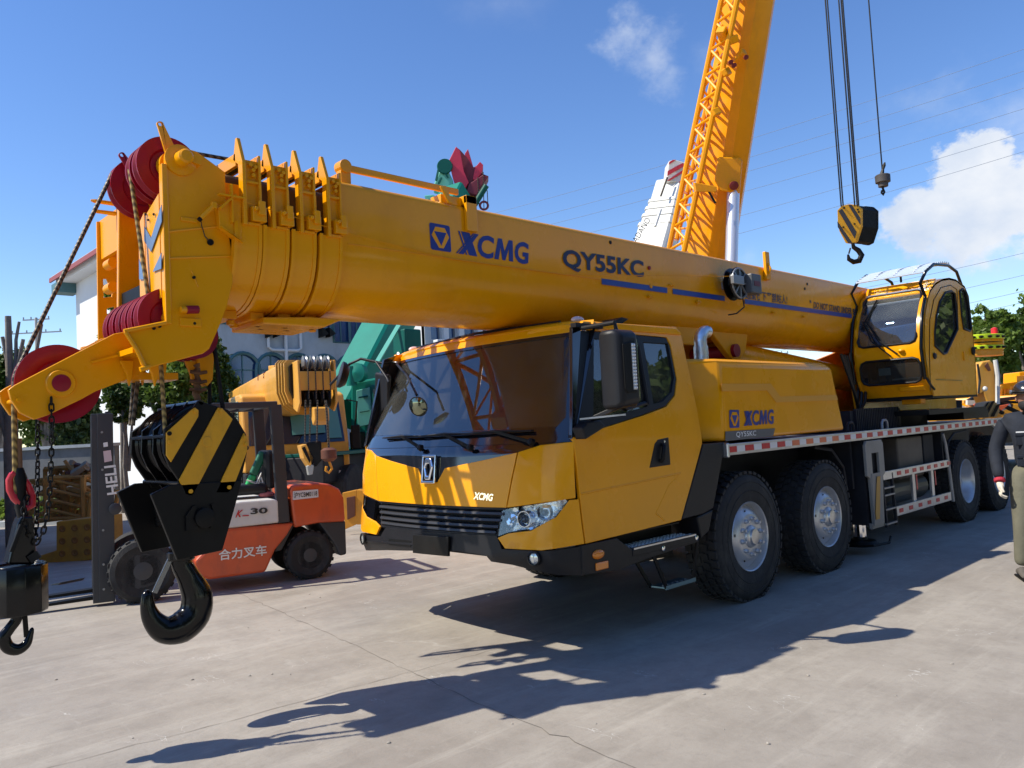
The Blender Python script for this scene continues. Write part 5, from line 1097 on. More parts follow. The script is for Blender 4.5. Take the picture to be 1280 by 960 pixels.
# ================================================================== GROUND
def concrete():
    m = bpy.data.materials.new('yard_concrete'); m.use_nodes = True; t = m.node_tree; b = t.nodes['Principled BSDF']; n = t.nodes; l = t.links
    co = n.new('ShaderNodeTexCoord'); geo = co.outputs['Object']
    def noise(s, det=6, ro=.6, sc=(1, 1, 1), rot=0):
        mp = n.new('ShaderNodeMapping'); mp.inputs['Scale'].default_value = sc; mp.inputs['Rotation'].default_value = (0, 0, rot); l.new(geo, mp.inputs[0])
        x = n.new('ShaderNodeTexNoise'); x.inputs['Scale'].default_value = s; x.inputs['Detail'].default_value = det; x.inputs['Roughness'].default_value = ro; l.new(mp.outputs[0], x.inputs['Vector']); return x.outputs[0]
    def ramp(src, a, b_, lo=0, hi=1):
        x = n.new('ShaderNodeMapRange'); x.inputs[1].default_value = a; x.inputs[2].default_value = b_; x.inputs[3].default_value = lo; x.inputs[4].default_value = hi; l.new(src, x.inputs[0]); return x.outputs[0]
    def mix(f, a, b_):
        x = n.new('ShaderNodeMix'); x.data_type = 'RGBA'; l.new(f, x.inputs[0])
        for i, c in ((6, a), (7, b_)):
            if isinstance(c, tuple): x.inputs[i].default_value = (*c, 1)
            else: l.new(c, x.inputs[i])
        return x.outputs[2]
    c = mix(ramp(noise(.5, 5), .35, .65), (.285, .255, .218), (.365, .332, .285))
    c = mix(ramp(noise(2.5, 9, .72), .44, .72, 0, .6), c, (.205, .18, .15))
    # trowel and tyre streaks along one way
    c = mix(ramp(noise(3.2, 8, .7, (.16, 1.5, 1), R(12)), .52, .72, 0, .65), c, (.43, .395, .34))
    c = mix(ramp(noise(1.6, 8, .7, (.13, 1.2, 1), R(-20)), .55, .75, 0, .5), c, (.175, .155, .13))
    # fine pale scratches
    v = n.new('ShaderNodeTexVoronoi'); v.feature = 'DISTANCE_TO_EDGE'; v.inputs['Scale'].default_value = .55
    wp = n.new('ShaderNodeVectorMath'); wp.operation = 'MULTIPLY_ADD'; cr = n.new('ShaderNodeTexNoise'); cr.inputs['Scale'].default_value = 1.4; cr.inputs['Detail'].default_value = 6; l.new(geo, cr.inputs['Vector'])
    l.new(cr.outputs['Color'], wp.inputs[0]); wp.inputs[1].default_value = (1.1, 1.1, 0); l.new(geo, wp.inputs[2]); l.new(wp.outputs[0], v.inputs['Vector'])
    gate = ramp(noise(.9, 4), .56, .70, 0, .7)
    mm = n.new('ShaderNodeMath'); mm.operation = 'MULTIPLY'; l.new(ramp(v.outputs['Distance'], .0, .009, 1, 0), mm.inputs[0]); l.new(gate, mm.inputs[1])
    c = mix(mm.outputs[0], c, (.44, .415, .37))
    sc_n = noise(1.9, 5, .55, (1, .45, 1), R(35)); ab = n.new('ShaderNodeMath'); ab.operation = 'COMPARE'; l.new(sc_n, ab.inputs[0]); ab.inputs[1].default_value = .5; ab.inputs[2].default_value = .0016
    g2 = n.new('ShaderNodeMath'); g2.operation = 'MULTIPLY'; l.new(ab.outputs[0], g2.inputs[0]); l.new(ramp(noise(2.3, 3), .55, .63, 0, .75), g2.inputs[1]); c = mix(g2.outputs[0], c, (.52, .50, .46))
    c = mix(ramp(noise(14, 8, .75), .50, .75, 0, .45), c, (.20, .18, .155)); c = mix(ramp(noise(9, 8, .75, (1, .4, 1), R(60)), .58, .78, 0, .5), c, (.46, .43, .385))
    spk = noise(60, 3, .8); c = mix(ramp(spk, .62, .78, 0, .5), c, (.13, .12, .11)); c = mix(ramp(spk, .36, .22, 0, .4), c, (.5, .48, .45))
    l.new(c, b.inputs['Base Color']); l.new(ramp(noise(1.1, 5), .3, .7, .55, .85), b.inputs['Roughness'])
    h = n.new('ShaderNodeMath'); h.operation = 'ADD'; l.new(noise(45, 6, .7), h.inputs[0]); l.new(noise(5, 6, .6), h.inputs[1])
    bp = n.new('ShaderNodeBump'); bp.inputs['Strength'].default_value = .35; bp.inputs['Distance'].default_value = .006; l.new(h.outputs[0], bp.inputs['Height']); l.new(bp.outputs[0], b.inputs['Normal'])
    return m
CONC = concrete()
mb = MB(); mb.face([(-900, -900, 0), (900, -900, 0), (900, 900, 0), (-900, 900, 0)]); g_ = mb.build('ground', CONC); tag(g_, kind='structure')

# joints and a long crack in the slab: thin dark ribbons following the broken edge
def joint(pts, w, seed):
    rg = random.Random(seed); P_ = []
    for (a, b) in zip(pts, pts[1:]):
        A, B = oZ(*a, .003), oZ(*b, .003); n = max(2, int((B-A).length/.09))
        for i in range(n): P_.append(A.lerp(B, i/n)+V((rg.gauss(0, .008), rg.gauss(0, .008), 0)))
    P_.append(oZ(*pts[-1], .003)); L_, R_ = [], []
    for i, p in enumerate(P_):
        t = (P_[min(i+1, len(P_)-1)]-P_[max(i-1, 0)]).normalized(); s_ = V((-t.y, t.x, 0))*w*rg.uniform(.3, 1.2); L_.append(p+s_); R_.append(p-s_)
    mb = MB(); vl = [mb.bm.verts.new(p) for p in L_]; vr = [mb.bm.verts.new(p) for p in R_]
    for i in range(len(vl)-1): mb.bm.faces.new((vl[i], vl[i+1], vr[i+1], vr[i]))
    tag(mb.build('slab_joint', mat('joint_dirt', (.17, .15, .128), .95)), kind='structure')
joint([(-60, 990), (120, 944), (300, 898), (420, 864), (520, 838), (660, 800), (700, 790)], .0022, 1)
joint([(240, 716), (298, 741), (420, 796), (520, 843), (600, 880), (720, 928), (800, 962)], .0028, 2)
# ================================================================== BUILDINGS
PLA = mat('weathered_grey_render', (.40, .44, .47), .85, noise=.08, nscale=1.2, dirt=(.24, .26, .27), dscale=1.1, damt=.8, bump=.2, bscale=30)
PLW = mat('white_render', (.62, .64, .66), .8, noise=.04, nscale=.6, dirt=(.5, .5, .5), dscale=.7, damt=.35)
TEALF = mat('teal_window_frame', (.06, .15, .17), .5)
WGL = mat('blue_window_glass', (.02, .06, .17), .08, spec=.8, noise=.3, nscale=1.5)
ROOF = mat('red_roof_edge', (.25, .05, .05), .6)
BF = 29.0
cx_ = oY(255, 560, BF).x; bz = oX(99, 352, cx_).z
yback = oX(99, 560, cx_).y
B1 = thing('office_building', 'long two storey building with arched windows, shaded front, bright white end wall', 'building', (cx_, BF, 0))
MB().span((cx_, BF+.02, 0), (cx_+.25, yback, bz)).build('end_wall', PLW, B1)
ztop = bz
Xr = oY(540, 500, BF).x+6
# front wall with real arched openings
def arch(xc, w, z0, z1, n=10): r = w/2; return [(xc-r, z0), (xc+r, z0)]+[(xc+r*math.cos(math.pi*i/n), z1-r+r*math.sin(math.pi*i/n)) for i in range(n+1)]
def fz(px, py): p = oY(px, py, BF); return p.x, p.z
holes = []; wins = []
az1 = fz(305, 441)[1]; az0 = az1-2.9
axs = [fz(x, 480)[0] for x in (305, 340, 375, 407)]
dx_ = (axs[3]-axs[0])/3
axs = [axs[0]+dx_*i for i in range(-1, 9)]
for xc in axs: holes.append(arch(xc, 1.32, az0, az1)[::-1]); wins.append((xc, 1.32, az0, az1, True))
rz0_, rz1_ = fz(300, 405)[1], fz(300, 388)[1]+.6
rxs = [fz(x, 400)[0] for x in (303, 337, 408)]
for i, xc in enumerate([rxs[0]+(rxs[1]-rxs[0])*k_ for k_ in range(-1, 4)]): holes.append([(xc-.5, rz0_), (xc-.5, rz1_), (xc+.5, rz1_), (xc+.5, rz0_)]); wins.append((xc, 1.0, rz0_, rz1_, False))
for px_ in (427, 447, 467): xc = fz(px_, 410)[0]; holes.append(arch(xc, .8, fz(427, 428)[1], fz(427, 392)[1]+.5)[::-1]); wins.append((xc, .8, fz(427, 428)[1], fz(427, 392)[1]+.5, True))
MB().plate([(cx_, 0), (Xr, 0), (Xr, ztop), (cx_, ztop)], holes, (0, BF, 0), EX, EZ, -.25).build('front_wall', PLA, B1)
for (xc, w, z0, z1, ar) in wins:
    pl_ = arch(xc, w, z0, z1) if ar else [(xc-w/2, z0), (xc+w/2, z0), (xc+w/2, z1), (xc-w/2, z1)]
    wn = MB().plate(pl_, [], (0, BF+.12, 0), EX, EZ, .02).build('window', WGL, B1)
    mb = MB(); mb.tube([V((a, BF-.01, b)) for a, b in pl_], .07, 4, closed=True); mb.span((xc-.025, BF+.07, z0), (xc+.025, BF+.11, z1-.02)); mb.span((xc-w/2, BF+.07, z1-w*.5-.02), (xc+w/2, BF+.11, z1-w*.5+.03))
    mb.build('window_frame', TEALF, wn)
MB().span((cx_-.7, BF-.8, ztop), (Xr, yback+.9, ztop+.28)).build('roof_slab', PLW, B1)
MB().prism([(cx_-.9, yback+1.0, ztop+.3), (cx_-.9, BF-.9, ztop+.3), (cx_+1.6, BF+1.0, ztop+1.3), (cx_+1.6, yback-1, ztop+1.3)], (0, 0, .12)).build('roof_slope', mat('pale_roof_tiles', (.55, .52, .50), .8, noise=.25, nscale=9), B1); MB().span((cx_-.98, BF-.9, ztop+.12), (cx_-.90, yback+1.0, ztop+.34)).build('fascia', ROOF, B1)
p = oX(99, 372, cx_); MB().prism([(cx_-.9, yback-.1, ztop), (cx_-.9, yback+.9, ztop), (cx_+.1, yback+.9, ztop), (cx_+.1, yback-.1, ztop)], (0, 0, -.5)).build('eaves_bracket', TEALF, B1)
MB().span((cx_-.6, BF+.5, 0), (Xr, yback, .02)).build('floor', PLA, B1)
# downpipes and wall spikes, AC brackets
for px_, a, b in ((355, 560, 405), (456, 560, 392)): xx, z_ = fz(px_, b); MB().cyl((xx, BF-.1, 0), (xx, BF-.1, z_), .07, 8).build('downpipe', PLW, B1)
xx, z_ = fz(355, 438); mb = MB(); mb.tube([(xx-.7, BF-.1, z_+1.2), (xx-.7, BF-.1, z_+.1), (xx-.55, BF-.1, z_), (xx+.55, BF-.1, z_), (xx+.7, BF-.1, z_+.1), (xx+.7, BF-.1, z_+1.2)], .06, 8); mb.build('pipe_fork', PLW, B1)
for px_ in (331, 341, 398, 407): xx, z_ = fz(px_, 421); mb = MB(); mb.prism([(xx, BF, z_+.35), (xx, BF, z_-.05), (xx+.3, BF, z_+.1)], (0, -.35, 0)); mb.build('ac_bracket', BLKM, B1)
xx, z_ = cx_, oX(117, 560, cx_); q = oX(117, 540, cx_); q0 = oX(117, 590, cx_)
wn = MB().plate(arch(0, 1.4, q0.z, q.z), [], (cx_-.02, q.y, 0), EY, EZ, .03).build('window', WGL, B1); MB().tube([V((cx_-.04, q.y+a, b)) for a, b in arch(0, 1.4, q0.z, q.z)], .09, 4, closed=True).build('window_frame', TEALF, wn)
# second block farther right
BF2 = 25.0; c2_ = oY(531, 420, BF2).x; x2r = oY(621, 420, BF2).x; z2 = oY(560, 350, BF2).z
B2 = thing('annex_building', 'grey annex block with tall blue windows seen through the gap above the cab roof', 'building', (c2_, BF2, 0))
hl = []; w2 = []
for px0, px1, t0, t1 in ((539, 549, 400, 424), (556, 568, 400, 424), (581, 592, 400, 421), (596, 607, 403, 418), (611, 618, 403, 417)):
    a = oY(px0, t1, BF2); b = oY(px1, t0, BF2); hl.append([(a.x, a.z), (a.x, b.z+.6), (b.x, b.z+.6), (b.x, a.z)]); w2.append((a.x, b.x, a.z, b.z+.6))
    hl.append([(a.x, a.z-4), (a.x, a.z-2), (b.x, a.z-2), (b.x, a.z-4)]); w2.append((a.x, b.x, a.z-4, a.z-2))
MB().plate([(c2_, 0), (x2r, 0), (x2r, z2), (c2_, z2)], hl, (0, BF2, 0), EX, EZ, -.2).build('front_wall', PLA, B2)
for (a, b, c, d) in w2:
    wn = MB().span((a, BF2+.1, c), (b, BF2+.12, d)).build('window', WGL, B2); MB().tube([(a, BF2+.08, c), (b, BF2+.08, c), (b, BF2+.08, d), (a, BF2+.08, d)], .05, 4, closed=True).build('window_frame', mat('slate_frame', (.1, .12, .15), .5), wn)
    MB().span((b+.1, BF2-.15, c-.3), (b+.35, BF2+.02, d+.3)).build('pilaster', PLW, B2)
MB().span((c2_, BF2+.02, 0), (c2_+.2, BF2+9, z2)).build('end_wall', PLW, B2); MB().span((c2_+.2, BF2+8, 0), (x2r, BF2+9, z2)).build('back_wall', PLA, B2)
MB().span((c2_-.2, BF2-.3, z2), (x2r+.2, BF2+9.2, z2+.3)).build('roof_slab', PLW, B2)
a = oY(547, 424, BF2); mb = MB(); mb.box((a.x, BF2-.35, a.z-.35), (.8, .3, .55)); mb.build('air_conditioner', PLW, B2, bevel=.03)
# ================================================================== WALL, KERB, FAR GRASS
WALLM = mat('stained_wall_render', (.16, .17, .18), .9, noise=.2, nscale=1.5, dirt=(.06, .07, .07), dscale=2, damt=.7)
wp0 = oZ(-40, 648, 0); wp1 = oZ(99, 641, 0); d_ = (wp1-wp0); 
WL = thing('boundary_wall', 'low stained grey boundary wall in front of the trees at left', 'wall', tuple(wp1))
hw_ = oD(50, 562, (wp1-CAMP).dot(FW)).z
MB().beam(wp0+V((0, 0, hw_/2)), wp1+d_*.35+V((0, 0, hw_/2)), .25, hw_).build('wall_body', WALLM, WL); MB().beam(wp0+V((0, 0, hw_+.04)), wp1+d_*.35+V((0, 0, hw_+.04)), .36, .08).build('wall_coping', PLA, WL)
kb = MB(); k0 = oZ(-60, 662, 0); k1 = oZ(125, 653, 0); kb.beam(k0+V((0, 0, .06)), k1+V((0, 0, .06)), .2, .13); tag(kb.build('kerb', PLA), kind='structure')
# ================================================================== TREES
def leafmat(name, c, tr=.25):
    m = bpy.data.materials.new(name); m.use_nodes = True; t = m.node_tree; b = t.nodes['Principled BSDF']; b.inputs['Roughness'].default_value = .5
    o = t.nodes.new('ShaderNodeObjectInfo'); n = t.nodes.new('ShaderNodeTexNoise'); n.inputs['Scale'].default_value = 1.1; n.inputs['Detail'].default_value = 6; n.inputs['Roughness'].default_value = .8; co = t.nodes.new('ShaderNodeTexCoord'); t.links.new(co.outputs['Object'], n.inputs['Vector'])
    r = t.nodes.new('ShaderNodeValToRGB'); r.color_ramp.elements[0].position = .3; r.color_ramp.elements[1].position = .68
    r.color_ramp.elements[0].color = (c[0]*.42, c[1]*.5, c[2]*.4, 1); r.color_ramp.elements[1].color = (c[0]*1.7, c[1]*1.45, c[2]*1.1, 1); t.links.new(n.outputs[0], r.inputs[0]); t.links.new(r.outputs[0], b.inputs['Base Color'])
    b.inputs['Subsurface Weight'].default_value = 0
    ts = t.nodes.new('ShaderNodeBsdfTranslucent'); t.links.new(r.outputs[0], ts.inputs[0]); mx_ = t.nodes.new('ShaderNodeMixShader'); mx_.inputs[0].default_value = tr
    out_ = t.nodes['Material Output']; t.links.new(b.outputs[0], mx_.inputs[1]); t.links.new(ts.outputs[0], mx_.inputs[2]); t.links.new(mx_.outputs[0], out_.inputs[0]); return m
LF = [leafmat('deep_green_leaves', (.055, .105, .02), .35), leafmat('fresh_green_leaves', (.11, .19, .035), .42), leafmat('grey_green_leaves', (.065, .105, .038), .35)]
BARK = mat('bark', (.21, .18, .15), .9, noise=.3, nscale=6, bump=.6, bscale=25)
def crown(blobs, n, size, m, parent, seed, name='crown'):
    rg = np.random.RandomState(abs(seed)+1); vs = []; tot = sum(b[3]*b[4]*b[5] for b in blobs)
    P_ = []
    for (x, y, z, a, b, c) in blobs:
        k = max(8, int(n*a*b*c/tot)); nc = max(5, k//38)
        cd_ = rg.normal(size=(nc, 3)); cd_ /= np.linalg.norm(cd_, axis=1)[:, None]; cr = rg.uniform(.45, 1.0, nc)[:, None]**.6
        cc = cd_*cr*np.array([a, b, c])+np.array([x, y, z]); csz = rg.uniform(.16, .34, nc)*(a*b*c)**(1/3)
        idx = rg.randint(0, nc, k); P_.append(cc[idx]+rg.normal(size=(k, 3))*csz[idx][:, None]*np.array([1, 1, .75])*.62)
    P_ = np.concatenate(P_); P_ = P_[P_[:, 2] > .15]; k = len(P_)
    u = rg.normal(size=(k, 3)); u /= np.linalg.norm(u, axis=1)[:, None]; w = np.cross(u, rg.normal(size=(k, 3))); w /= np.linalg.norm(w, axis=1)[:, None]
    s_ = size*rg.uniform(.6, 1.4, k)[:, None]; u = u*s_; w = w*s_*.62
    o = np.array(off(parent)); P_ = P_-o
    V_ = np.stack([P_-u, P_-w, P_+u, P_+w], 1).reshape(-1, 3)
    me = bpy.data.meshes.new(name); me.vertices.add(4*k); me.vertices.foreach_set('co', V_.astype(np.float32).ravel()); me.loops.add(4*k); me.loops.foreach_set('vertex_index', np.arange(4*k, dtype=np.int32)); me.polygons.add(k); me.polygons.foreach_set('loop_start', np.arange(0, 4*k, 4, dtype=np.int32)); me.update(calc_edges=True)
    me.materials.append(m); ob = bpy.data.objects.new(name, me); COL.objects.link(ob); ob.parent = parent; return ob
def tree(label, base, blobs, n, size, m, seed, r=.14, group=None, name='tree'):
    t = thing(name, label, 'tree', tuple(base), group=group); rg = random.Random(seed)
    top = V((sum(b[0] for b in blobs)/len(blobs), sum(b[1] for b in blobs)/len(blobs), sum(b[2] for b in blobs)/len(blobs)))
    base = V(base); mb = MB(); mb.tube([base, base+(top-base)*.45+V((rg.uniform(-.1, .1), 0, 0)), top], [r*.7, r*.5, r*.25], 8); mb.build('trunk', BARK, t, smooth=60)
    s0 = base+(top-base)*.4
    for b in blobs[:7]: MB().tube([s0, s0.lerp(V(b[:3]), .5)+V((0, 0, .1*b[5])), V(b[:3])+V((0, 0, b[5]*.4))], [r*.5, r*.32, r*.1], 6).build('limb', BARK, t, smooth=60)
    crown(blobs, n, size, m, t, seed); return t
def pxblobs(l, depth, rng):      # crown lumps where the photo shows them, at one distance
    res = []
    for (px, py, rx, ry) in l:
        dd = depth+rng.uniform(-.8, .8)*rx/FPX*depth; p = oD(px, py, dd); res.append((p.x, p.y, p.z, rx/FPX*depth, rx/FPX*depth, ry/FPX*depth))
    return res
def gd(px, depth):               # ground point below a photo column at a distance
    p = oD(px, 560, depth); return (p.x, p.y, 0)
rg = random.Random(5)
tree('rounded small leafy tree before the white end wall, just left of the boom head', gd(152, 20), pxblobs([(148, 370, 14, 26), (150, 415, 20, 30), (146, 455, 24, 30), (165, 395, 10, 20)], 20, rg), 5200, .06, LF[1], 11, .1)
tree('broad green tree with upright leafy shoots behind the hook block', gd(215, 17), pxblobs([(215, 475, 26, 24), (200, 495, 24, 22), (235, 465, 22, 22), (238, 490, 22, 26), (180, 480, 14, 18)], 17, rg), 9000, .055, LF[1], 12, .11)
tree('dark dense tree in front of the arched windows, right of the hook ropes', gd(272, 21), pxblobs([(268, 450, 16, 34), (275, 490, 22, 34), (262, 520, 26, 26), (284, 515, 14, 24)], 21, rg), 8500, .06, LF[0], 13, .13)
tree('dark drooping tree in shade at the left foot of the white wall', gd(160, 18.5), pxblobs([(150, 490, 20, 18), (168, 500, 20, 18), (156, 515, 18, 14)], 18.5, rg), 4200, .055, LF[0], 14, .1)
rg = random.Random(9)
LFT = [((5, 480, 45, 45), 'large dark leafy tree at the far left edge behind the bare pollard', 0), ((60, 485, 42, 48), 'mid green tree rising behind the crimson sheave at left', 1), ((-70, 470, 60, 60), 'tall dark tree standing just left of the pollarded trunks', 0), ((95, 520, 28, 40), 'smaller shaded tree right beside the corner of the white building', 2)]
for (b, lb, mi) in LFT:
    px, py, rx, ry = b; bl = pxblobs([(px+rg.uniform(-.6, .6)*rx, py+rg.uniform(-.6, .9)*ry, rx*rg.uniform(.35, .6), ry*rg.uniform(.35, .6)) for _ in range(11)]+[(px, py+ry*.9, rx*.8, ry*.5), (px, py, rx*.7, ry*.7)], 29, rg)
    tree(lb, gd(px, 29), bl, 9000, .11, LF[mi], 20+px, .22)
rg = random.Random(19)
RT_ = [((1246, 430, 34, 46), 'big rounded tree right behind the operator cabin', 1, 27), ((1290, 415, 40, 40), 'tall dark leafy tree at the right edge of the view', 0, 29), ((1200, 470, 40, 26), 'low tree hidden mostly behind the operator cabin', 0, 30), ((1350, 420, 60, 60), 'broad tree standing just outside the right edge', 1, 28), ((1262, 470, 38, 24), 'shaded lower tree under the big rounded one at right', 2, 30)]
for (b, lb, mi, dp) in RT_:
    px, py, rx, ry = b; bl = pxblobs([(px+rg.uniform(-.7, .7)*rx, py+rg.uniform(-.75, .8)*ry, rx*rg.uniform(.3, .55), ry*rg.uniform(.3, .5)) for _ in range(14)]+[(px, py, rx*.6, ry*.6)], dp, rg)
    tree(lb, gd(px, dp), bl, 15000, .09, LF[mi], 40+px, .25)
rg = random.Random(29)
for (b, lb) in (((655, 412, 26, 14), 'distant green treetop above the cab roof edge'), ((985, 452, 20, 12), 'distant treetop under the boom, left of the hoses'), ((515, 420, 14, 22), 'distant tree behind the teal boom beside the annex'), ((925, 445, 12, 9), 'far small treetop beside the lift cylinder barrel'), ((1150, 500, 50, 14), 'distant hedge like tree behind the deck and cabin')):
    px, py, rx, ry = b; bl = pxblobs([(px+rg.uniform(-.6, .6)*rx, py+rg.uniform(-.3, .8)*ry, rx*.5, ry*.6) for _ in range(7)], 48, rg)
    tree(lb, gd(px, 48), bl, 4500, .13, LF[1], 70+px, .25)
# the far belt of green that reads as one mass
bl = []
for i in range(70):
    px = -200+i*24; dp = 62+rg.uniform(-3, 3); p = oD(px, 560-.053*px-18+0*px, dp); bl.append((p.x, p.y, 2.0, 1.4, 1.4, rg.uniform(1.2, 2.6)))
hd_ = crown(bl, 26000, .2, LF[0], None, 99, 'distant_woods'); tag(hd_, kind='stuff')
# pollarded bare tree
PT = thing('pollarded_tree', 'bare pollarded tree with four cut grey limbs at far left', 'tree', gd(18, 14))
dp = 14; q_ = lambda a, b: oD(a, b, dp)
tb = gd(18, dp)
MB().tube([tb, q_(14, 560), q_(14, 500), q_(12, 460), q_(10, 395)], [.16, .12, .085, .06, .05], 10).build('trunk', BARK, PT, smooth=60)
for pts, r in (([(14, 520), (9, 450), (3, 421)], .045), ([(15, 500), (20, 450), (20, 425), (24, 402)], .04), ([(16, 480), (24, 450), (29, 424)], .045), ([(12, 440), (8, 400), (8, 397)], .035), ([(14, 560), (-4, 500), (-10, 440)], .07), ([(15, 540), (40, 470), (52, 405)], .04)):
    MB().tube([q_(*p) for p in pts], [r, r*.8, r*.7, r*.6][:len(pts)], 8).build('limb', BARK, PT, smooth=60)
# utility poles and the lines between them
def pole(px, py, depth, label, arms=2, h=None):
    P_ = thing('utility_pole', label, 'utility pole', gd(px, depth), group=None); t = oD(px, py, depth); b = V(gd(px, depth))
    b = V((t.x, t.y, 0)); MB().tube([b, t], [.16, .1], 10).build('mast', mat('pole_concrete', (.38, .38, .36), .8), P_, smooth=60)
    for i in range(arms):
        z = t.z-.15-i*1.0; w = 1.0+i*.9; r_ = V((RT.x, RT.y, 0)).normalized(); MB().beam(V((t.x, t.y, z))-r_*w, V((t.x, t.y, z))+r_*w, .09, .09).build('cross_arm', STL, P_)
        for k_ in (-1, -.4, .4, 1): c_ = V((t.x, t.y, z))+r_*w*k_*.95; MB().cyl(c_, c_+V((0, 0, .22)), .05, 8).build('insulator', STL, P_)
pole(45, 397, 60, 'slender utility pole with two cross arms above the trees at left')
pole(972, 440, 75, 'thin distant pole seen under the boom beside a treetop', 1)
def wire(pa, pb, da, db, sag, label, i):
    a = oD(*pa, da); b = oD(*pb, db); pts = [a.lerp(b, t)-V((0, 0, sag*4*t*(1-t))) for t in [k_/16 for k_ in range(17)]]
    o = MB().tube(pts, .0105, 5).build('power_line', mat('wire_grey', (.22, .26, .33), .6)); tag(o, label, 'power line', 'power lines crossing the sky'); return o
WLB = ['uppermost power line, crossing above the hook ropes', 'second power line from the top behind the hook ropes', 'third power line from the top behind the hook ropes', 'fourth power line from the top, meeting the cumulus cloud', 'fifth power line from the top, running into the cumulus cloud', 'sixth power line from the top, under the small drum hook', 'power line just above the operator cabin guard rail', 'power line right behind the cabin roof guard', 'power line just above the treetops right of the cabin', 'lowest power line, over the treetops at right']
for i, (ya0, yb0_) in enumerate(((272, 52), (290, 80), (302, 102), (324, 128), (352, 158), (372, 182), (405, 312), (430, 340), (448, 360), (462, 374))):
    wire((560 if i < 6 else 800, ya0+(10 if i < 6 else 0)), (1330, yb0_-8), 45, 38, .35, WLB[i], i)
# off to the left: unseen shed added to shade the yard by the forklift
sh0 = V((1.15, 9.3, 0)); SH = thing('added_shade_shed', 'tall plain shed added just outside the left edge of view, unseen, for its shade', 'shed', tuple(sh0))
mb = MB(); mb.prism([(1.75, 11.2, 0), (3.5, 20.5, 0), (-3, 22.0, 0), (-4.2, 12.4, 0)], (0, 0, 3.3)); mb.build('wall', mat('shed_sheet', (.3, .33, .36), .6), SH)
mb = MB(); mb.prism([(1.8, 11.1, 3.3), (3.55, 20.6, 3.3), (-3.1, 22.1, 3.3), (-4.3, 12.3, 3.3)], (0, 0, .2)); mb.build('roof', mat('shed_roof', (.12, .15, .2), .6), SH)
# grass tufts along the wall
mb = crown([( (k0.x*(1-t)+k1.x*t)+.25*0, (k0.y*(1-t)+k1.y*t)+1.4, .2, .6, 1.2, .35) for t in [i/14 for i in range(15)]], 5200, .07, LF[1], None, 55, 'wayside_weeds'); tag(mb, kind='stuff')

# the yard's other side, unseen: trees added for paint, glass, mirrors to reflect
rg = random.Random(77)
OUTL = ['tall', 'broad', 'dense', 'rounded', 'dark', 'leafy', 'spreading', 'bushy', 'ragged', 'big', 'shady']
for i in range(11):
    x = -16+i*6.3; y = -11-2.5*math.sin(i*1.3)-(3 if i > 7 else 0); h = 7.5+2*math.sin(i*2.1)
    bl = [(x+rg.uniform(-2.4, 2.4), y+rg.uniform(-1.5, 1.5), h*.2+rg.uniform(0, .7)*h, rg.uniform(1.4, 2.4), rg.uniform(1.3, 2.0), rg.uniform(1.2, 2.0)) for _ in range(12)]
    tree(OUTL[i]+' tree out of view, '+['nearest the nose', 'second from the nose', 'third from the nose', 'fourth from the nose', 'fifth from the nose', 'midway along the row', 'just past the middle', 'fourth from the far end', 'third from the far end', 'next to last', 'last'][i]+' in the row behind', (x, y, 0), bl, 3600, .30, LF[i % 3], 300+i, .3)

for i, (x, y, lb) in enumerate(((36, -9, 'tall added tree outside the right edge, nearest of the three closing the yard end'), (38, -3.5, 'dense added tree outside the right edge, middle of the three closing the yard end'), (40, 3.0, 'broad added tree outside the right edge, last of the three closing the yard end'))):  # unseen trees added to darken what the cabin side reflects
    bl = [(x+rg.uniform(-1.5, 1.5), y+rg.uniform(-2.6, 2.6), 1+rg.uniform(0, 7), rg.uniform(1.4, 2.2), rg.uniform(1.6, 2.4), rg.uniform(1.2, 2.0)) for _ in range(14)]
    tree(lb, (x, y, 0), bl, 5000, .28, LF[i % 3], 330+i, .3)
# ================================================================== OTHER CRANES OF THE YARD
def frame_of(root):           # world -> local of a thing
    bpy.context.view_layer.update(); return root.matrix_world.inverted()
def small_wheel(x, y, parent, r=.52, w=.3, rim=SIL):
    wh = grp('wheel', parent); wh.location = (x, y, r); OFF[wh.name] = V((0, 0, 0))
    MB().lathe((0, 0, 0), (0, 1, 0), [(r*.55, -w/2), (r*.9, -w/2), (r*.98, -w*.38), (r, 0), (r*.98, w*.38), (r*.9, w/2), (r*.55, w/2)], 28).build('tyre', RUB, wh, smooth=35)
    MB().lathe((0, 0, 0), (0, 1, 0), [(0, -w*.2), (r*.3, -w*.25), (r*.35, -w*.42), (r*.56, -w*.45), (r*.56, w*.45), (r*.35, w*.42), (r*.3, w*.25), (0, w*.2)], 24).build('rim', rim, wh, smooth=35)
    return wh
def carrier(root, paint, length=11.5, width=2.5, deck=1.3, wheels=(1.3, 2.7, 7.6, 9.0)):
    # local x runs back from the nose at x=0; y across
    MB().span((.4, -width*.42, .7), (length, width*.42, deck-.04)).build('chassis_frame', DRK, root)
    MB().span((2.4, -width/2, deck-.04), (length, width/2, deck)).build('deck_plate', mat('deck_grey', (.12, .12, .12), .6), root)
    for s in (-1, 1):
        MB().span((2.4, s*width/2-.02, deck-.12), (length, s*width/2+.02, deck-.005)).build('deck_rail', paint, root)
        for x in wheels: small_wheel(x, s*(width/2-.2), root)
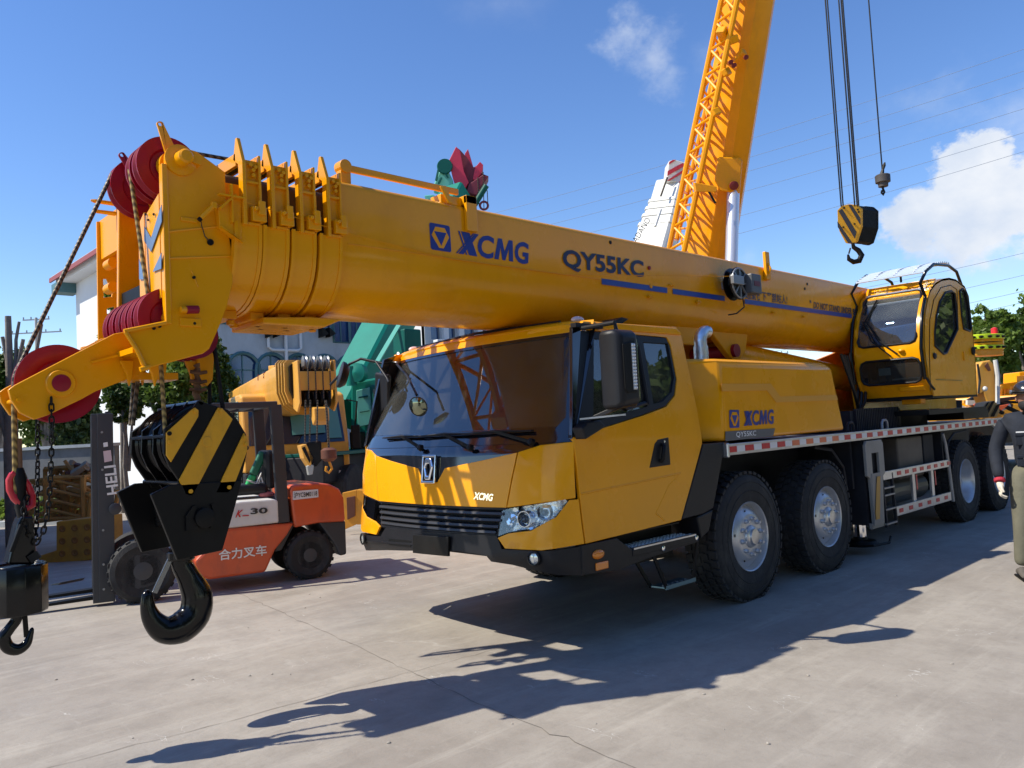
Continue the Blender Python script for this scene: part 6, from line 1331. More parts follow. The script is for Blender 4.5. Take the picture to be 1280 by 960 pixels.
def boxboom(a, b, w, h, m, name, parent, side=None, taper=1.0):
    a = V(a); b = V(b); d = (b-a).normalized(); sd = V(side) if side else d.cross(EZ); sd = (sd-d*sd.dot(d)).normalized(); u = sd.cross(d)
    if u.z < 0: u = -u
    prof = [(-.5, -.1), (-.5, .44), (-.44, .5), (.44, .5), (.5, .44), (.5, -.1), (.42, -.33), (.25, -.47), (0, -.5), (-.25, -.47), (-.42, -.33)]
    rings = [[p+sd*x*w*k+u*y*h*k for x, y in prof] for p, k in ((a, 1), (b, taper))]
    return MB().loft(rings).build(name, m, parent, smooth=30, bevel=0)
TEAL = mat('teal_paint', (.006, .19, .14), .45, spec=.2, noise=.08, nscale=2, dirt=(.02, .13, .10), damt=.4)
TEALD = mat('deep_teal_paint', (.004, .09, .07), .5, spec=.2, noise=.1)
MINT = mat('mint_paint', (.14, .48, .39), .5, spec=.2, noise=.06)
CRIM = mat('crimson_pink_paint', (.55, .02, .06), .45, noise=.1, nscale=3)
WHP = mat('off_white_crane_paint', (.68, .67, .62), .45, noise=.06, dirt=(.35, .33, .28), damt=.4)
YC2 = mat('faded_amber_paint', (.74, .36, .045), .45, coat=.2, noise=.08, dirt=(.35, .2, .08), damt=.5)
# ---------------- (a) yellow crane pointing at us behind the forklift
hd = ray(130, 557); hd.z = 0; hd.normalize()
o2 = oD(372, 560, 16.2); ang = math.atan2(hd.y, hd.x)
C2 = thing('crane_truck', 'older amber crane truck facing us behind the forklift, boom pointing forward over its cab', 'crane truck', (o2.x, o2.y, 0), ang, local=True)
MI = frame_of(C2); n2 = -hd
def c2(px, py, lx=0.0):       # photo point on the plane local x = lx
    p0 = V((o2.x, o2.y, 0))+hd*lx; return MI @ oP(px, py, p0, hd)
carrier(C2, YC2)
dk = c2(305, 560); yl, yr = c2(305, 560).y, c2(437, 560).y
z_ = lambda px, py, lx=0: c2(px, py, lx).z
zt, zw1, zw0, zb2 = z_(370, 489), z_(370, 503), z_(370, 556), z_(370, 588)
ya2, yb2 = min(yl, yr), max(yl, yr)
cb = grp('driver_cab', C2)
MB().prism([(0, ya2, zb2), (0, ya2, zw0), (.28, ya2, zt-.06), (.5, ya2, zt), (2.0, ya2, zt), (2.05, ya2, zb2)], (0, yb2-ya2, 0)).build('cab_body', YC2, cb, bevel=.05, seg=3)
MB().prism([(-.012, ya2+.1, zw0+.02), (.235, ya2+.14, zw1), (.235, yb2-.14, zw1), (-.012, yb2-.1, zw0+.02)], (-.012, 0, .003)).build('windscreen', mat('dark_blue_windscreen', (.01, .02, .045), .05, coat=.6), cb)
MB().prism([(-.02, ya2+.5, zw0+.22), (.19, ya2+.5, zw1-.1), (.19, yb2-.95, zw1-.1), (-.02, yb2-.95, zw0+.2)], (-.014, 0, .003)).build('teal_reflection_pane', mat('teal_glass_reflection', (.1, .28, .25), .2), cb)  # teal reflection painted in as a pane on the windscreen
MB().prism([(-.02, ya2+.16, zw0+.1), (.20, ya2+.2, zw1-.06), (.20, ya2+.42, zw1-.06), (-.02, ya2+.46, zw0+.1)], (-.014, 0, .003)).build('teal_reflection_pane', mat('teal_glass_reflection', (1, 1, 1)), cb)
for y in (ya2-.005, yb2+.005): MB().prism([(.45, y, zw0+.05), (.55, y, zt-.15), (1.5, y, zt-.15), (1.5, y, zw0+.05)], (0, .01, 0)).build('side_window', mat('dark_blue_windscreen', (1, 1, 1)), cb)
MB().span((-.15, ya2, zb2-.35), (.3, yb2, zb2)).build('bumper', DRK, C2, bevel=.03)
for y in (ya2+.3, yb2-.3): MB().lathe((-.15, y, zb2-.15), (-1, 0, 0), [(0, 0), (.1, 0), (.1, .03), (0, .05)], 16).build('headlamp', mat('lamp_amber_glass', (.5, .45, .38), .2), C2)
for sg_, y in ((-1, ya2), (1, yb2)):
    MB().span((-.05, y+sg_*.14-.09, zw0-.15), (.05, y+sg_*.14+.09, zw0+.35)).build('mirror', BLKM, C2, bevel=.02); MB().tube([(.1, y, zt-.2), (0, y+sg_*.2, zt-.25), (0, y+sg_*.14, zw0+.35)], .02, 6).build('mirror_arm', BLKM, C2)
for k_ in range(3): MB().tube([(-.03, ya2+.5+.6*k_, zw0+.03), (.06, ya2+.3+.6*k_, zw0+.3)], .012, 6).build('wiper', BLKM, C2)
# its boom
bt = c2(385, 452, -1.5); bb = c2(385, 515, -1.5); cyb = c2(383, 480, -1.5).y; zc = (bt.z+bb.z)/2; hh = abs(bt.z-bb.z)
boxboom((-1.2, cyb, zc), (9.5, cyb, zc-.15), hh*.95, hh, YC2, 'telescopic_boom', C2, side=(0, 1, 0))
for k_ in range(4):
    xk = -1.35-.17*k_; s_ = 1.10-.035*k_; boxboom((xk, cyb, zc), (xk+.06, cyb, zc), hh*s_, hh*s_, YC2, 'section_collar', C2, side=(0, 1, 0)); boxboom((xk-.11, cyb, zc), (xk, cyb, zc), hh*(s_-.16), hh*(s_-.16), BLKM, 'section_gap', C2, side=(0, 1, 0))
hx0 = -2.0
MB().span((hx0-.37, cyb-hh*.34, zc-.12), (hx0-.33, cyb+hh*.34, zc+.22)).build('head_cover', YC2, C2, bevel=.01)
for y in (cyb-hh*.36, cyb+hh*.36-.04): MB().prism([(hx0+.1, y, zc+.42), (hx0-.35, y, zc+.42), (hx0-.42, y, zc-.35), (hx0-.2, y, zc-.5), (hx0+.1, y, zc-.42)], (0, .04, 0)).build('head_plate', YC2, C2, bevel=.01)
for k_ in range(4): MB().lathe((hx0-.25, cyb-.2+.13*k_, zc+.38), (0, 1, 0), [(.03, -.03), (.13, -.03), (.11, 0), (.13, .03), (.03, .03)], 24).build('head_sheave', STL, C2, smooth=40); MB().lathe((hx0-.25, cyb-.2+.13*k_, zc-.28), (0, 1, 0), [(.03, -.03), (.15, -.03), (.13, 0), (.15, .03), (.03, .03)], 24).build('head_sheave', BLKM, C2, smooth=40)
for k_ in range(4): MB().tube([(hx0-.41, cyb-.22+.13*k_, zc+.38), (hx0-.41, cyb-.22+.13*k_, zc-.28)], .012, 6).build('rope', ROPE, C2)
MB().prism([(hx0-.2, cyb-.15, zc-.40), (hx0-.7, cyb-.1, zc-.45), (hx0-.72, cyb-.1, zc-.68), (hx0-.55, cyb-.1, zc-.75), (hx0-.2, cyb-.15, zc-.55)], (0, .26, 0)).build('rooster_arm', YC2, C2, bevel=.02)
tc_ = c2(350, 452, 1.5); MB().prism([(1.3, tc_.y-.12, zc+hh*.5), (1.9, tc_.y-.12, zc+hh*.5), (1.95, tc_.y-.12, zc+hh*.5+.25), (1.3, tc_.y-.12, zc+hh*.5+.2)], (0, .3, 0)).build('boom_lug', YC2, C2, bevel=.02)
text('1 80×', c2(322, 476, .3), c2(345, 469, .3), c2(322, 468, .3), mat('dull_red_print', (.3, .05, .08), .5), C2)
MB().cyl((7.5, 0, 1.3), (7.5, 0, 1.6), .7, 24).build('slew_ring', DRK, C2); MB().span((6.6, -1.1, 1.6), (10.5, 1.1, 2.3)).build('superstructure', YC2, C2, bevel=.05)
MB().span((6.2, -1.2, 1.5), (7.8, -.4, 2.9)).build('operator_cabin', YC2, C2, bevel=.08)
# its hook block and ball
def wl(root, p): return root.matrix_world @ V(p)
def smallblock(name, label, top, px_, py_, dep, tilt=0):
    t = thing(name, label, 'hook block', tuple(oD(px_, py_, dep)))
    return t
q0 = oD(387, 580, 13.2); T = thing('hook_block', 'small dented yellow black hook block hanging before the older crane windscreen', 'hook block', tuple(q0))
rr_ = V((RT.x, RT.y, 0)).normalized(); k = 13.2/FPX
D2 = lambda px, py, d=13.2: oD(px, py, d)
MB().prism([D2(376, 557), D2(383, 555), D2(392, 573), D2(388, 585), D2(380, 573)], hd*.3).build('cheek_plate', YC2, T, bevel=.008); MB().prism([D2(383, 553), D2(402, 551), D2(403, 575), D2(395, 584), D2(388, 582)], hd*.3).build('sheave_housing', BLKM, T, bevel=.02)
MB().prism([D2(384, 583), D2(393, 578), D2(391, 593), D2(386, 594)], hd*.12).build('lower_plate', mat('bare_grey_plate', (.3, .31, .3), .5), T, bevel=.005)
MB().prism([D2(377, 560, 13.19), D2(381, 558, 13.19), D2(388, 575, 13.19), D2(387, 579, 13.19)], hd*-.01).build('warning_stripe', BLKM, T)
for px in (381, 387, 396): MB().tube([D2(px, 553), D2(px+1, 500)], .012, 6).build('rope', ROPE, T)
T = thing('hook_ball', 'small rusty brown weight and hook hanging right of the dented block', 'hook', tuple(D2(411, 575)))
c_ = D2(411, 567); MB().lathe(c_, (0, 0, 1), [(0, -.13), (.07, -.13), (.13, -.08), (.13, .06), (.07, .10), (0, .10)], 20).build('weight', mat('rusty_brown', (.13, .045, .025), .7, noise=.3), T, smooth=40)
MB().tube([D2(411, 575), D2(413, 581), D2(415, 586), D2(411, 591), D2(407, 588), D2(408, 583)], .022, 8).build('hook', YELD, T, smooth=60); MB().tube([D2(411, 560), D2(409, 520), D2(407, 500)], .02, 6).build('rope', ROPE, T)
# ---------------- (b) teal crane with raised boom and crimson head
a3 = oD(452, 470, 20.0); hd3 = (ray(900, 500)); hd3.z = 0; hd3.normalize()
hv = V((a3.x, a3.y, 0)); C3 = thing('crane_truck', 'teal crane truck with its boom raised behind the foreground cab, crimson head on top', 'crane truck', (hv.x, hv.y, 0))
t3 = oD(583, 224, 24.5); f3 = oD(452, 480, 19.6)
sd3 = V((RT.x, RT.y, 0)).normalized()
def P20(px, py, d=19.0): return oD(px, py, d)
# carrier lies across behind; its nose toward the right
e_ = hd3; sx = V((-hd3.y, hd3.x, 0))
def b3(a, b, m, name, bev=.03):       # box in the carrier's own frame: a,b = (along, across, z)
    o = V((hv.x, hv.y, 0)); A = V(a); B = V(b); c = (A+B)/2; s_ = B-A; R_ = Matrix((e_, sx, EZ)).transposed()
    return MB().box(o+e_*c.x+sx*c.y+EZ*c.z, [abs(x) for x in s_], R_).build(name, m, C3, bevel=bev)
b3((-4, -1.0, .7), (8, 1.0, 1.25), DRK, 'chassis_frame'); b3((-4, -1.25, 1.25), (8, 1.25, 1.32), TEALD, 'deck_plate', .01)
for x in (-3, -1.6, 4.5, 6): 
    for s in (-1, 1):
        o = V((hv.x, hv.y, 0))+e_*x+sx*s*1.05+EZ*.52; wh = grp('wheel', C3); MB().lathe(o, sx, [(.28, -.15), (.47, -.15), (.52, -.1), (.52, .1), (.47, .15), (.28, .15)], 28).build('tyre', RUB, wh, smooth=35); MB().lathe(o, sx, [(0, -.05), (.29, -.12), (.29, .12), (0, .05)], 20).build('rim', TEALD, wh, smooth=35)
dz = 18.2
MB().prism([P20(438, 478, dz), P20(470, 472, dz), P20(478, 480, dz), P20(497, 560, dz), P20(500, 612, dz), P20(446, 612, dz), P20(438, 560, dz)], hd3*1.6).build('superstructure_side', TEAL, C3, bevel=.05)
MB().prism([P20(445, 488, dz-.05), P20(462, 484, dz-.05), P20(466, 530, dz-.05), P20(447, 534, dz-.05)], hd3*.03).build('access_panel', MINT, C3, bevel=.015); MB().prism([P20(452, 540, dz-.05), P20(470, 538, dz-.05), P20(474, 556, dz-.05), P20(453, 558, dz-.05)], hd3*.03).build('access_panel', TEAL, C3, bevel=.015)
for q in ((455, 497), (457, 515)): MB().tube([P20(q[0]-7, q[1], dz-.1), P20(q[0]+5, q[1]-2, dz-.1)], .02, 6).build('grab_bar', TEALD, C3)
MB().prism([P20(463, 481, dz-.3), P20(503, 478, dz-.3), P20(506, 536, dz-.3), P20(468, 540, dz-.3)], hd3*1.2).build('operator_cabin', TEALD, C3, bevel=.05)
MB().prism([P20(466, 487, dz-.33), P20(500, 484, dz-.33), P20(503, 520, dz-.33), P20(470, 524, dz-.33)], hd3*.02).build('cabin_window', mat('dusky_glass', (.05, .07, .07), .06, coat=.5), C3, bevel=.02)
for q in (470, 484): MB().tube([P20(q, 522, dz-.37), P20(q+16, 488, dz-.37)], .014, 6).build('wiper', BLKM, C3)
MB().prism([P20(436, 540, dz-.4), P20(450, 540, dz-.4), P20(452, 575, dz-.4), P20(438, 575, dz-.4)], hd3*.3).build('mirror_box', BLKM, C3, bevel=.03)
bx3 = (t3-f3).normalized(); ext = f3-bx3*1.0
boxboom(ext, f3+(t3-f3)*.62, 1.02, 1.1, TEAL, 'boom_base_section', C3, side=sd3*.85-hd3*.5); boxboom(f3+(t3-f3)*.6, f3+(t3-f3)*.90, .8, .85, TEAL, 'boom_inner_section', C3, side=sd3*.85-hd3*.5)
MB().beam(oD(470, 455, 18.4), oD(520, 370, 19.4), .1, .05, up=-hd3).build('boom_edge_band', MINT, C3)
# luffing cylinder and its collar
MB().cyl(oD(480, 505, 18.6), oD(497, 458, 18.9), .23, 20).build('luffing_cylinder', TEAL, C3, smooth=40); MB().cyl(oD(497, 458, 18.9), oD(508, 425, 19.2), .13, 16).build('cylinder_rod', STL, C3, smooth=40); MB().box(oD(509, 428, 19.1), (.5, .5, .6)).build('cylinder_pin_lug', TEALD, C3, bevel=.04)
mb = MB(); c_ = oD(447, 466, 18.0)
MB().lathe(c_, -hd3, [(0, -.1), (.22, -.1), (.22, .1), (.12, .12), (0, .16)], 20).build('hydraulic_swivel', TEAL, C3, smooth=40); MB().cyl(oD(438, 458, 18), oD(440, 482, 18), .12, 14).build('hydraulic_accumulator', TEAL, C3, smooth=40)
hv3 = ray(583, 222); hv3.z = 0; hv3.normalize()
# head of the teal crane: mint sheave box and crimson cheek plates
hg = grp('boom_head', C3); dd = 24.0; H3 = lambda px, py, d=dd: oD(px, py, d)
MB().prism([H3(543, 228), H3(551, 209), H3(560, 212), H3(567, 227), H3(563, 240), H3(541, 236)], hv3*.5).build('sheave_box', MINT, hg, bevel=.04); MB().prism([H3(530, 244), H3(541, 243), H3(552, 249), H3(535, 250)], hv3*.5).build('lower_box', MINT, hg, bevel=.03)
MB().lathe(H3(556, 208, dd-.05), -hv3, [(.07, -.05), (.22, -.05), (.24, 0), (.22, .05), (.07, .05)], 24).build('sheave', TEALD, hg, smooth=40)
for q in (((548, 212), (545, 226)), ((552, 222), (548, 230)), ((541, 231), (560, 236)), ((556, 215), (560, 222))): MB().beam(H3(*q[0], dd-.08), H3(*q[1], dd-.08), .05, .05).build('stiffener', TEALD, hg)
MB().prism([H3(561, 201), H3(570, 183), H3(575, 188), H3(580, 214), H3(586, 228), H3(577, 243), H3(573, 243), H3(566, 222)], hv3*.15).build('cheek_plate', CRIM, hg, bevel=.015)
MB().prism([H3(571, 184, dd+.2), H3(575, 187, dd+.2), H3(584, 197, dd+.2), H3(592, 209, dd+.2), H3(600, 204, dd+.2), H3(604, 208, dd+.2), H3(603, 217, dd+.2), H3(611, 220, dd+.2), H3(602, 239, dd+.2), H3(594, 250, dd+.2), H3(580, 243, dd+.2), H3(576, 225, dd+.2)], hv3*.5).build('head_box', mat('deep_crimson_paint', (.16, .012, .03), .6), hg, bevel=.02)
MB().prism([H3(581, 192, dd+.5), H3(585, 186, dd+.5), H3(588, 196, dd+.5), H3(592, 210, dd+.5), H3(584, 208, dd+.5)], hv3*.1).build('cheek_plate', CRIM, hg, bevel=.01)
MB().prism([H3(591, 224, dd+.1), H3(594, 209, dd+.1), H3(600, 202, dd+.1), H3(604, 206, dd+.1), H3(603, 214, dd+.1), H3(595, 226, dd+.1)], hv3*.12).build('cheek_plate', CRIM, hg, bevel=.01)
MB().prism([H3(586, 230), H3(604, 218), H3(611, 220), H3(601, 234), H3(596, 244), H3(583, 240)], hv3*.5).build('lower_head', mat('deep_crimson_paint', (1, 1, 1)), hg, bevel=.02)
MB().cyl(H3(592, 258), H3(608, 232), .09, 12).build('cylinder', TEALD, hg, smooth=40)
for q in ((597, 222, 599, 258), (604, 215, 605, 262), (609, 238, 610, 256)): MB().tube([H3(q[0], q[1]), H3(q[2], q[3])], .014, 5).build('rope', ROPE, hg)
T = thing('ring_hook', 'dark round ring hanging from ropes at the crimson crane head', 'ring', tuple(H3(605, 256)))
MB().tube([H3(605+5*math.cos(a), 257+5*math.sin(a)) for a in [2*math.pi*i/16 for i in range(16)]], .035, 8, closed=True).build('ring', mat('deep_crimson_paint', (1, 1, 1)), T, smooth=60)
# ---------------- (c) big yellow crane with steep boom, lattice jib on its back
C4 = thing('crane_truck', 'large yellow crane truck behind, its steep boom with lattice jib leaving the top edge', 'crane truck', (13.3, 8.9, 0))
OFF[C4.name] = V((0, 0, 0)); C4.location = (13.3, 8.9, 0); OFF[C4.name] = V((13.3, 8.9, 0))
P4 = lambda px, py, d: oD(px, py, d)
A0 = P4(874, 430, 14.0); A1_ = P4(940, 0, 12.6); ax4 = (A1_-A0).normalized(); A0 = A0-ax4*.4; vdir = (A1_-CAMP).normalized()
sd4 = ax4.cross(FW).normalized()        # across, in the picture plane
fd4 = sd4.cross(ax4).normalized()
# near face turned so that both the sunlit back and the shaded side show
s4 = V((.947, -.32, 0))
L4 = (A1_-A0).length
boxboom(A0, A0+ax4*(L4+2.2), .66, .66, YELO, 'boom_base_section', C4, side=s4)
for i, (u, w) in enumerate(((2.2, .76), (2.6, .70), (3.0, .64))): boxboom(A0+ax4*(L4+u), A0+ax4*(L4+u+.25), w, w*1.1, YELO, 'section_collar', C4, side=s4)
boxboom(A0+ax4*(L4+2.2), A0+ax4*(L4+5.0), .5, .55, YELO, 'boom_inner_section', C4, side=s4)
tip = A0+ax4*(L4+5.0); hd4 = V((tip.x, tip.y, tip.z+.1))
MB().prism([tip+V((-.3, 0, -.3)), tip+V((.6, -.3, -.1)), tip+V((.6, -.3, .5)), tip+V((-.2, 0, .6))], (.2, .4, 0)).build('boom_head', YELO, C4, bevel=.03)
# belly bracket, luffing cylinder
br = [P4(897, 196, 12.6), P4(924, 197, 12.6), P4(928, 200, 12.6), P4(925, 242, 12.6), P4(901, 239, 12.6), P4(893, 226, 12.6)]
MB().prism(br, ray(910, 220)*.35).build('cylinder_bracket', YELO, C4, bevel=.02); MB().lathe(P4(917, 232, 12.55), -fd4, [(0, 0), (.07, 0), (.07, .04), (.03, .05), (0, .05)], 18).build('bracket_pin', mat('dark_red_pin', (.16, .01, .01), .5), C4, smooth=40)
MB().cyl(P4(917, 238, 12.7), P4(914, 345, 12.4), .095, 20).build('cylinder_rod', mat('bright_rod_steel', (.7, .7, .7), .3, .6), C4, smooth=40); MB().cyl(P4(911, 238, 12.75), P4(908, 345, 12.45), .03, 10).build('guide_rod', STL, C4, smooth=40); MB().cyl(P4(914, 345, 12.4), P4(913, 425, 12.2), .19, 20).build('cylinder_barrel', YELO, C4, smooth=40)
MB().prism([P4(868, 228, 12.5), P4(896, 233, 12.5), P4(896, 240, 12.5), P4(870, 240, 12.5)], fd4*.15).build('boom_bracket', YELO, C4, bevel=.01)
MB().prism([P4(885, 240, 12.4), P4(888, 240, 12.4), P4(896, 254, 12.4), P4(893, 254, 12.4)], fd4*.03).build('slot', BLKM, C4)
# lattice jib
lj = grp('lattice_jib', C4)
B0 = P4(836, 313, 13.3); B1_ = P4(910, -40, 12.2); C0_ = P4(855, 315, 12.95); C1_ = P4(930, -40, 11.85); D0_ = P4(846, 300, 13.8); D1_ = P4(922, -40, 12.7)
for a, b in ((B0, B1_), (C0_, C1_), (D0_, D1_)): MB().cyl(a, b, .045, 8).build('chord', YELO, lj)
n = 11
for i in range(n):
    for (a0, a1, b0_, b1_) in ((B0, B1_, C0_, C1_), (C0_, C1_, D0_, D1_), (D0_, D1_, B0, B1_)):
        MB().cyl(a0.lerp(a1, i/n), b0_.lerp(b1_, (i+.5)/n), .022, 6).build('lacing', YELO, lj); MB().cyl(b0_.lerp(b1_, (i+.5)/n), a0.lerp(a1, (i+1)/n), .022, 6).build('lacing', YELO, lj)
for q, w_ in (((905, 45), .3), ((915, 50), .28), ((908, 90), .18), ((925, 70), .2), ((895, 140), .15)): MB().box(P4(q[0], q[1], 12.2), (w_, w_*.5, .12), Euler((.3, .4, q[0]))).build('jib_clamp', YELO, lj, bevel=.02)
for q in ((913, 78), (917, 82), (932, 72)): MB().lathe(P4(q[0], q[1], 12.05), -fd4, [(0, 0), (.035, 0), (.035, .05), (0, .05)], 12).build('clamp_pin', mat('dark_red_pin', (1, 1, 1)), lj)
MB().span((11.2, 7.5, 1.35), (14.8, 9.9, 2.2)).build('superstructure', YELO, C4, bevel=.05); MB().cyl((12.3, 8.8, 1.25), (12.3, 8.8, 1.4), .8, 24).build('slew_ring', DRK, C4)
MB().prism([A0+V((-.3, -.5, 1.2)), A0+V((.4, -.4, .4)), V((12.3, 8.0, 1.9)), V((11.3, 8.0, 1.9))], (0, 1.2, 0)).build('boom_foot', YELO, C4, bevel=.03)
MB().span((7.9, 7.7, .7), (18.6, 9.9, 1.25)).build('chassis_frame', DRK, C4); MB().span((7.9, 7.6, 1.25), (18.6, 10.1, 1.3)).build('deck_plate', DRK, C4)
for x in (8.9, 10.3, 15.2, 16.6):
    for y in (7.85, 9.9): w_ = small_wheel(0, 0, C4); w_.location = V((x, y, .52))-OFF[C4.name]
MB().span((7.5, 7.65, .7), (8.9, 10.05, 1.9)).build('driver_cab', YELO, C4, bevel=.1)
# its hook block and drum hook
T = thing('hook_block', 'yellow hook block with grey diagonal stripes hanging high at upper right', 'hook block', tuple(P4(1065, 285, 11.1)))
Q = lambda px, py, d=11.1: oD(px, py, d)
fv = (Q(1065, 285)-CAMP).normalized()
outl = [(1046.5, 263), (1052, 257), (1061, 255), (1070, 256), (1076, 261), (1076, 283), (1070, 302), (1064, 305), (1057, 304), (1049, 289), (1047, 278)]
dv = V((fv.x, fv.y, 0)).normalized(); off_ = (rr_*.255+dv*.19)
MB().prism([Q(*q) for q in outl], off_*.12).build('cheek_plate', mat('bright_block_yellow', (.80, .40, .02), .4), T, bevel=.006)
MB().prism([Q(*q)+off_*.88 for q in outl], off_*.12).build('cheek_plate', BLKM, T, bevel=.006)
MB().prism([Q(a*.97+1063*.03, b*.97+281*.03)+off_*.13 for a, b in outl], off_*.74).build('sheave_pack', BLKM, T)
for st in (((1049, 264), (1053, 261), (1071, 290), (1069, 298)), ((1061, 256), (1065, 256), (1076, 273), (1076, 281)), ((1047.5, 277), (1048, 284), (1061, 304), (1066, 304))):
    MB().prism([Q(*q)-off_*.015 for q in st], off_*-.02).build('warning_stripe', mat('dark_grey_stripe', (.05, .05, .055), .5), T)
for q in ((1056, 260), (1073, 262), (1074, 265), (1055, 284), (1069, 280)): MB().cyl(Q(*q)-off_*.01, Q(*q)-off_*.06, .012, 8).build('bolt', BLKM, T)
k = 11.1/FPX; Pk = [(1066, 304), (1067, 309), (1073, 313), (1077, 319), (1074, 326), (1067, 327.5), (1061, 324), (1060, 318)]; rk = [2*k, 2.6*k, 3.2*k, 3.6*k, 3.6*k, 3.2*k, 2.6*k, 1.2*k]
MB().tube([Q(*q) for q in Pk], rk, 12).build('hook', BLKM, T, smooth=60); MB().tube([Q(1063, 310), Q(1061, 317)], .012, 6).build('safety_latch', BLKM, T)
for i, (px, dpt) in enumerate(((1051.5, 11.1), (1054, 11.15), (1068.5, 11.05), (1071.5, 11.1), (1073.5, 11.18))):
    p = oD(px, 258, dpt); MB().tube([p, V((p.x, p.y, hd4.z))], .0105, 6).build('rope', BLKM, T)
T = thing('hook_drum', 'small dark drum weight with tiny hook hanging at right before the cloud', 'hook', tuple(Q(1103, 225)))
c_ = Q(1103.5, 225); MB().lathe(c_, (0, 0, 1), [(0, -.095), (.064, -.095), (.068, -.043), (.098, -.034), (.10, .06), (.086, .073), (0, .073)], 22).build('weight', mat('dull_grey_drum', (.06, .055, .052), .7, noise=.3), T, smooth=35)
MB().tube([Q(1103, 233), Q(1104, 237), Q(1105.5, 240), Q(1104, 243.5), Q(1102, 241), Q(1102.5, 238)], .016, 8).build('hook', BLKM, T, smooth=60); MB().tube([Q(1102, 219), Q(1103.5, 212), Q(1105, 207), Q(1106, 203)], [.035, .02, .025, .01], 6).build('rope_socket', BLKM, T)
p = Q(1103, 215); MB().tube([p, V((p.x, p.y, hd4.z+.3))], .010, 6).build('rope', BLKM, T)
# ---------------- (d) white crane
a5 = oD(815, 330, 22.5); b5 = oD(838, 248, 23.6); t5 = oD(846, 204, 24.2); ax5 = (b5-a5).normalized(); s5 = V((RT.x, RT.y, 0)).normalized()
base5 = a5-ax5*(a5.z-2.0)/ax5.z
C5 = thing('crane_truck', 'white crane behind the yellow boom, head striped red and white', 'crane truck', (base5.x, base5.y, 0))
W5 = mat('white_crane_shade', (.68, .67, .62))
s5b = (s5*.86-V((FW.x, FW.y, 0)).normalized()*.5).normalized()
boxboom(base5, a5.lerp(b5, .42), 1.0, 1.05, WHP, 'boom_base_section', C5, side=s5b)
for i, t in enumerate((.42, .56, .68, .80)):
    s_ = 1-.045*i; p = a5.lerp(b5, t); boxboom(p, p+ax5*.10, 1.06*s_, 1.08*s_, WHP, 'section_collar', C5, side=s5b); boxboom(p+ax5*.05, p+ax5*(.42 if i < 3 else .9), .97*s_, .97*s_, WHP, 'boom_section', C5, side=s5b)
d5 = 23.2; H5 = lambda px, py, d=d5: oD(px, py, d)
for q in ((834, 262), (828, 275)): MB().box(H5(q[0], q[1], d5-.2), (.22, .2, .3)).build('boom_lug', WHP, C5, bevel=.03)
MB().prism([H5(833, 226), H5(836, 201), H5(843, 199), H5(857, 203), H5(866, 207), H5(862, 226), H5(848, 228)], V((FW.x, FW.y, 0))*.6).build('boom_head', WHP, C5, bevel=.03)
RS5 = mat('warning_red', (.6, .03, .04), .5)
for q in (((834, 220), (834.5, 214), (853, 204), (858, 206)), ((833.5, 226), (837, 226), (862, 211), (864, 207.5), (862, 207)), ((848, 228), (852, 228), (863, 220), (863.5, 216)), ((836, 206), (836.5, 202.5), (841, 200), (845, 200))):
    MB().prism([H5(a, b, d5-.02) for a, b in q], V((FW.x, FW.y, 0))*-.02).build('warning_stripe', RS5, C5)
pa = oD(800, 302, 21.8); pb = oD(813, 277, 22.1); pc = oD(795, 297, 21.8)
text('TADANO', oD(793, 309, 21.6), oD(813.5, 275, 21.95), oD(787, 305, 21.6), mat('black_print', (.02, .02, .02), .5), C5)
MB().tube([oD(819, 283, 21.9), oD(826, 262, 22.2)], .04, 6).build('jib_rail', WHP, C5); MB().tube([oD(834, 222, d5-.1), oD(826, 245, d5-.4)], .03, 6).build('rope', ROPE, C5)
C5b = base5
MB().box((C5b.x, C5b.y, 1.5), (3.2, 2.4, 1.1)).build('superstructure', WHP, C5, bevel=.05); MB().box((C5b.x+1.5, C5b.y, .95), (11, 2.2, .5)).build('chassis_frame', DRK, C5); MB().box((C5b.x-3.2, C5b.y, 1.4), (1.6, 2.4, 1.3)).build('driver_cab', WHP, C5, bevel=.1)
for x in (-2.6, -1.2, 4.2, 5.6):
    for y in (-1.05, 1.05): w_ = small_wheel(0, 0, C5); w_.location = (x, y, .52)
# ---------------- (e) yellow crane beyond the tail: counterweight with fluorescent bands, frames
c6 = oD(1236, 435, 17.0); C6 = thing('crane_truck', 'yellow crane parked beyond the tail, counterweight banded fluorescent green, red lamp above', 'crane truck', (c6.x, c6.y, 0))
E6 = lambda px, py, d=16.5: oD(px, py, d)
FLU = mat('fluorescent_yellow_green', (.62, .8, .02), .4)
v6 = V((FW.x, FW.y, 0)).normalized()
w6 = ray(1232, 430); w6.z = 0; w6.normalize()
def slab(py0, py1, m, name, x0=1205, x1=1256, gro=0): 
    a = E6(x0, py0); b = E6(x1, py0-1); z0 = E6(1230, py1).z; z1 = E6(1230, py0).z; cc = (a+b)/2; w = (b-a).length/2
    ring = lambda z: [V((cc.x, cc.y, z))+w6*.4+(rr_*w*math.cos(t)+w6*(w*.8+gro)*math.sin(t))*(1+gro) for t in [2*math.pi*i/24 for i in range(24)]]
    return MB().loft([ring(z0), ring(z1)]).build(name, m, C6, bevel=.01, smooth=40)
slab(417, 423, FLU, 'fluorescent_band', gro=.0); slab(423, 431, YEL, 'counterweight_slab', gro=-.03); slab(431, 436, FLU, 'fluorescent_band'); slab(436, 444, YELD, 'counterweight_slab', gro=-.05); slab(426.5, 428, BLKM, 'gap', gro=-.02)
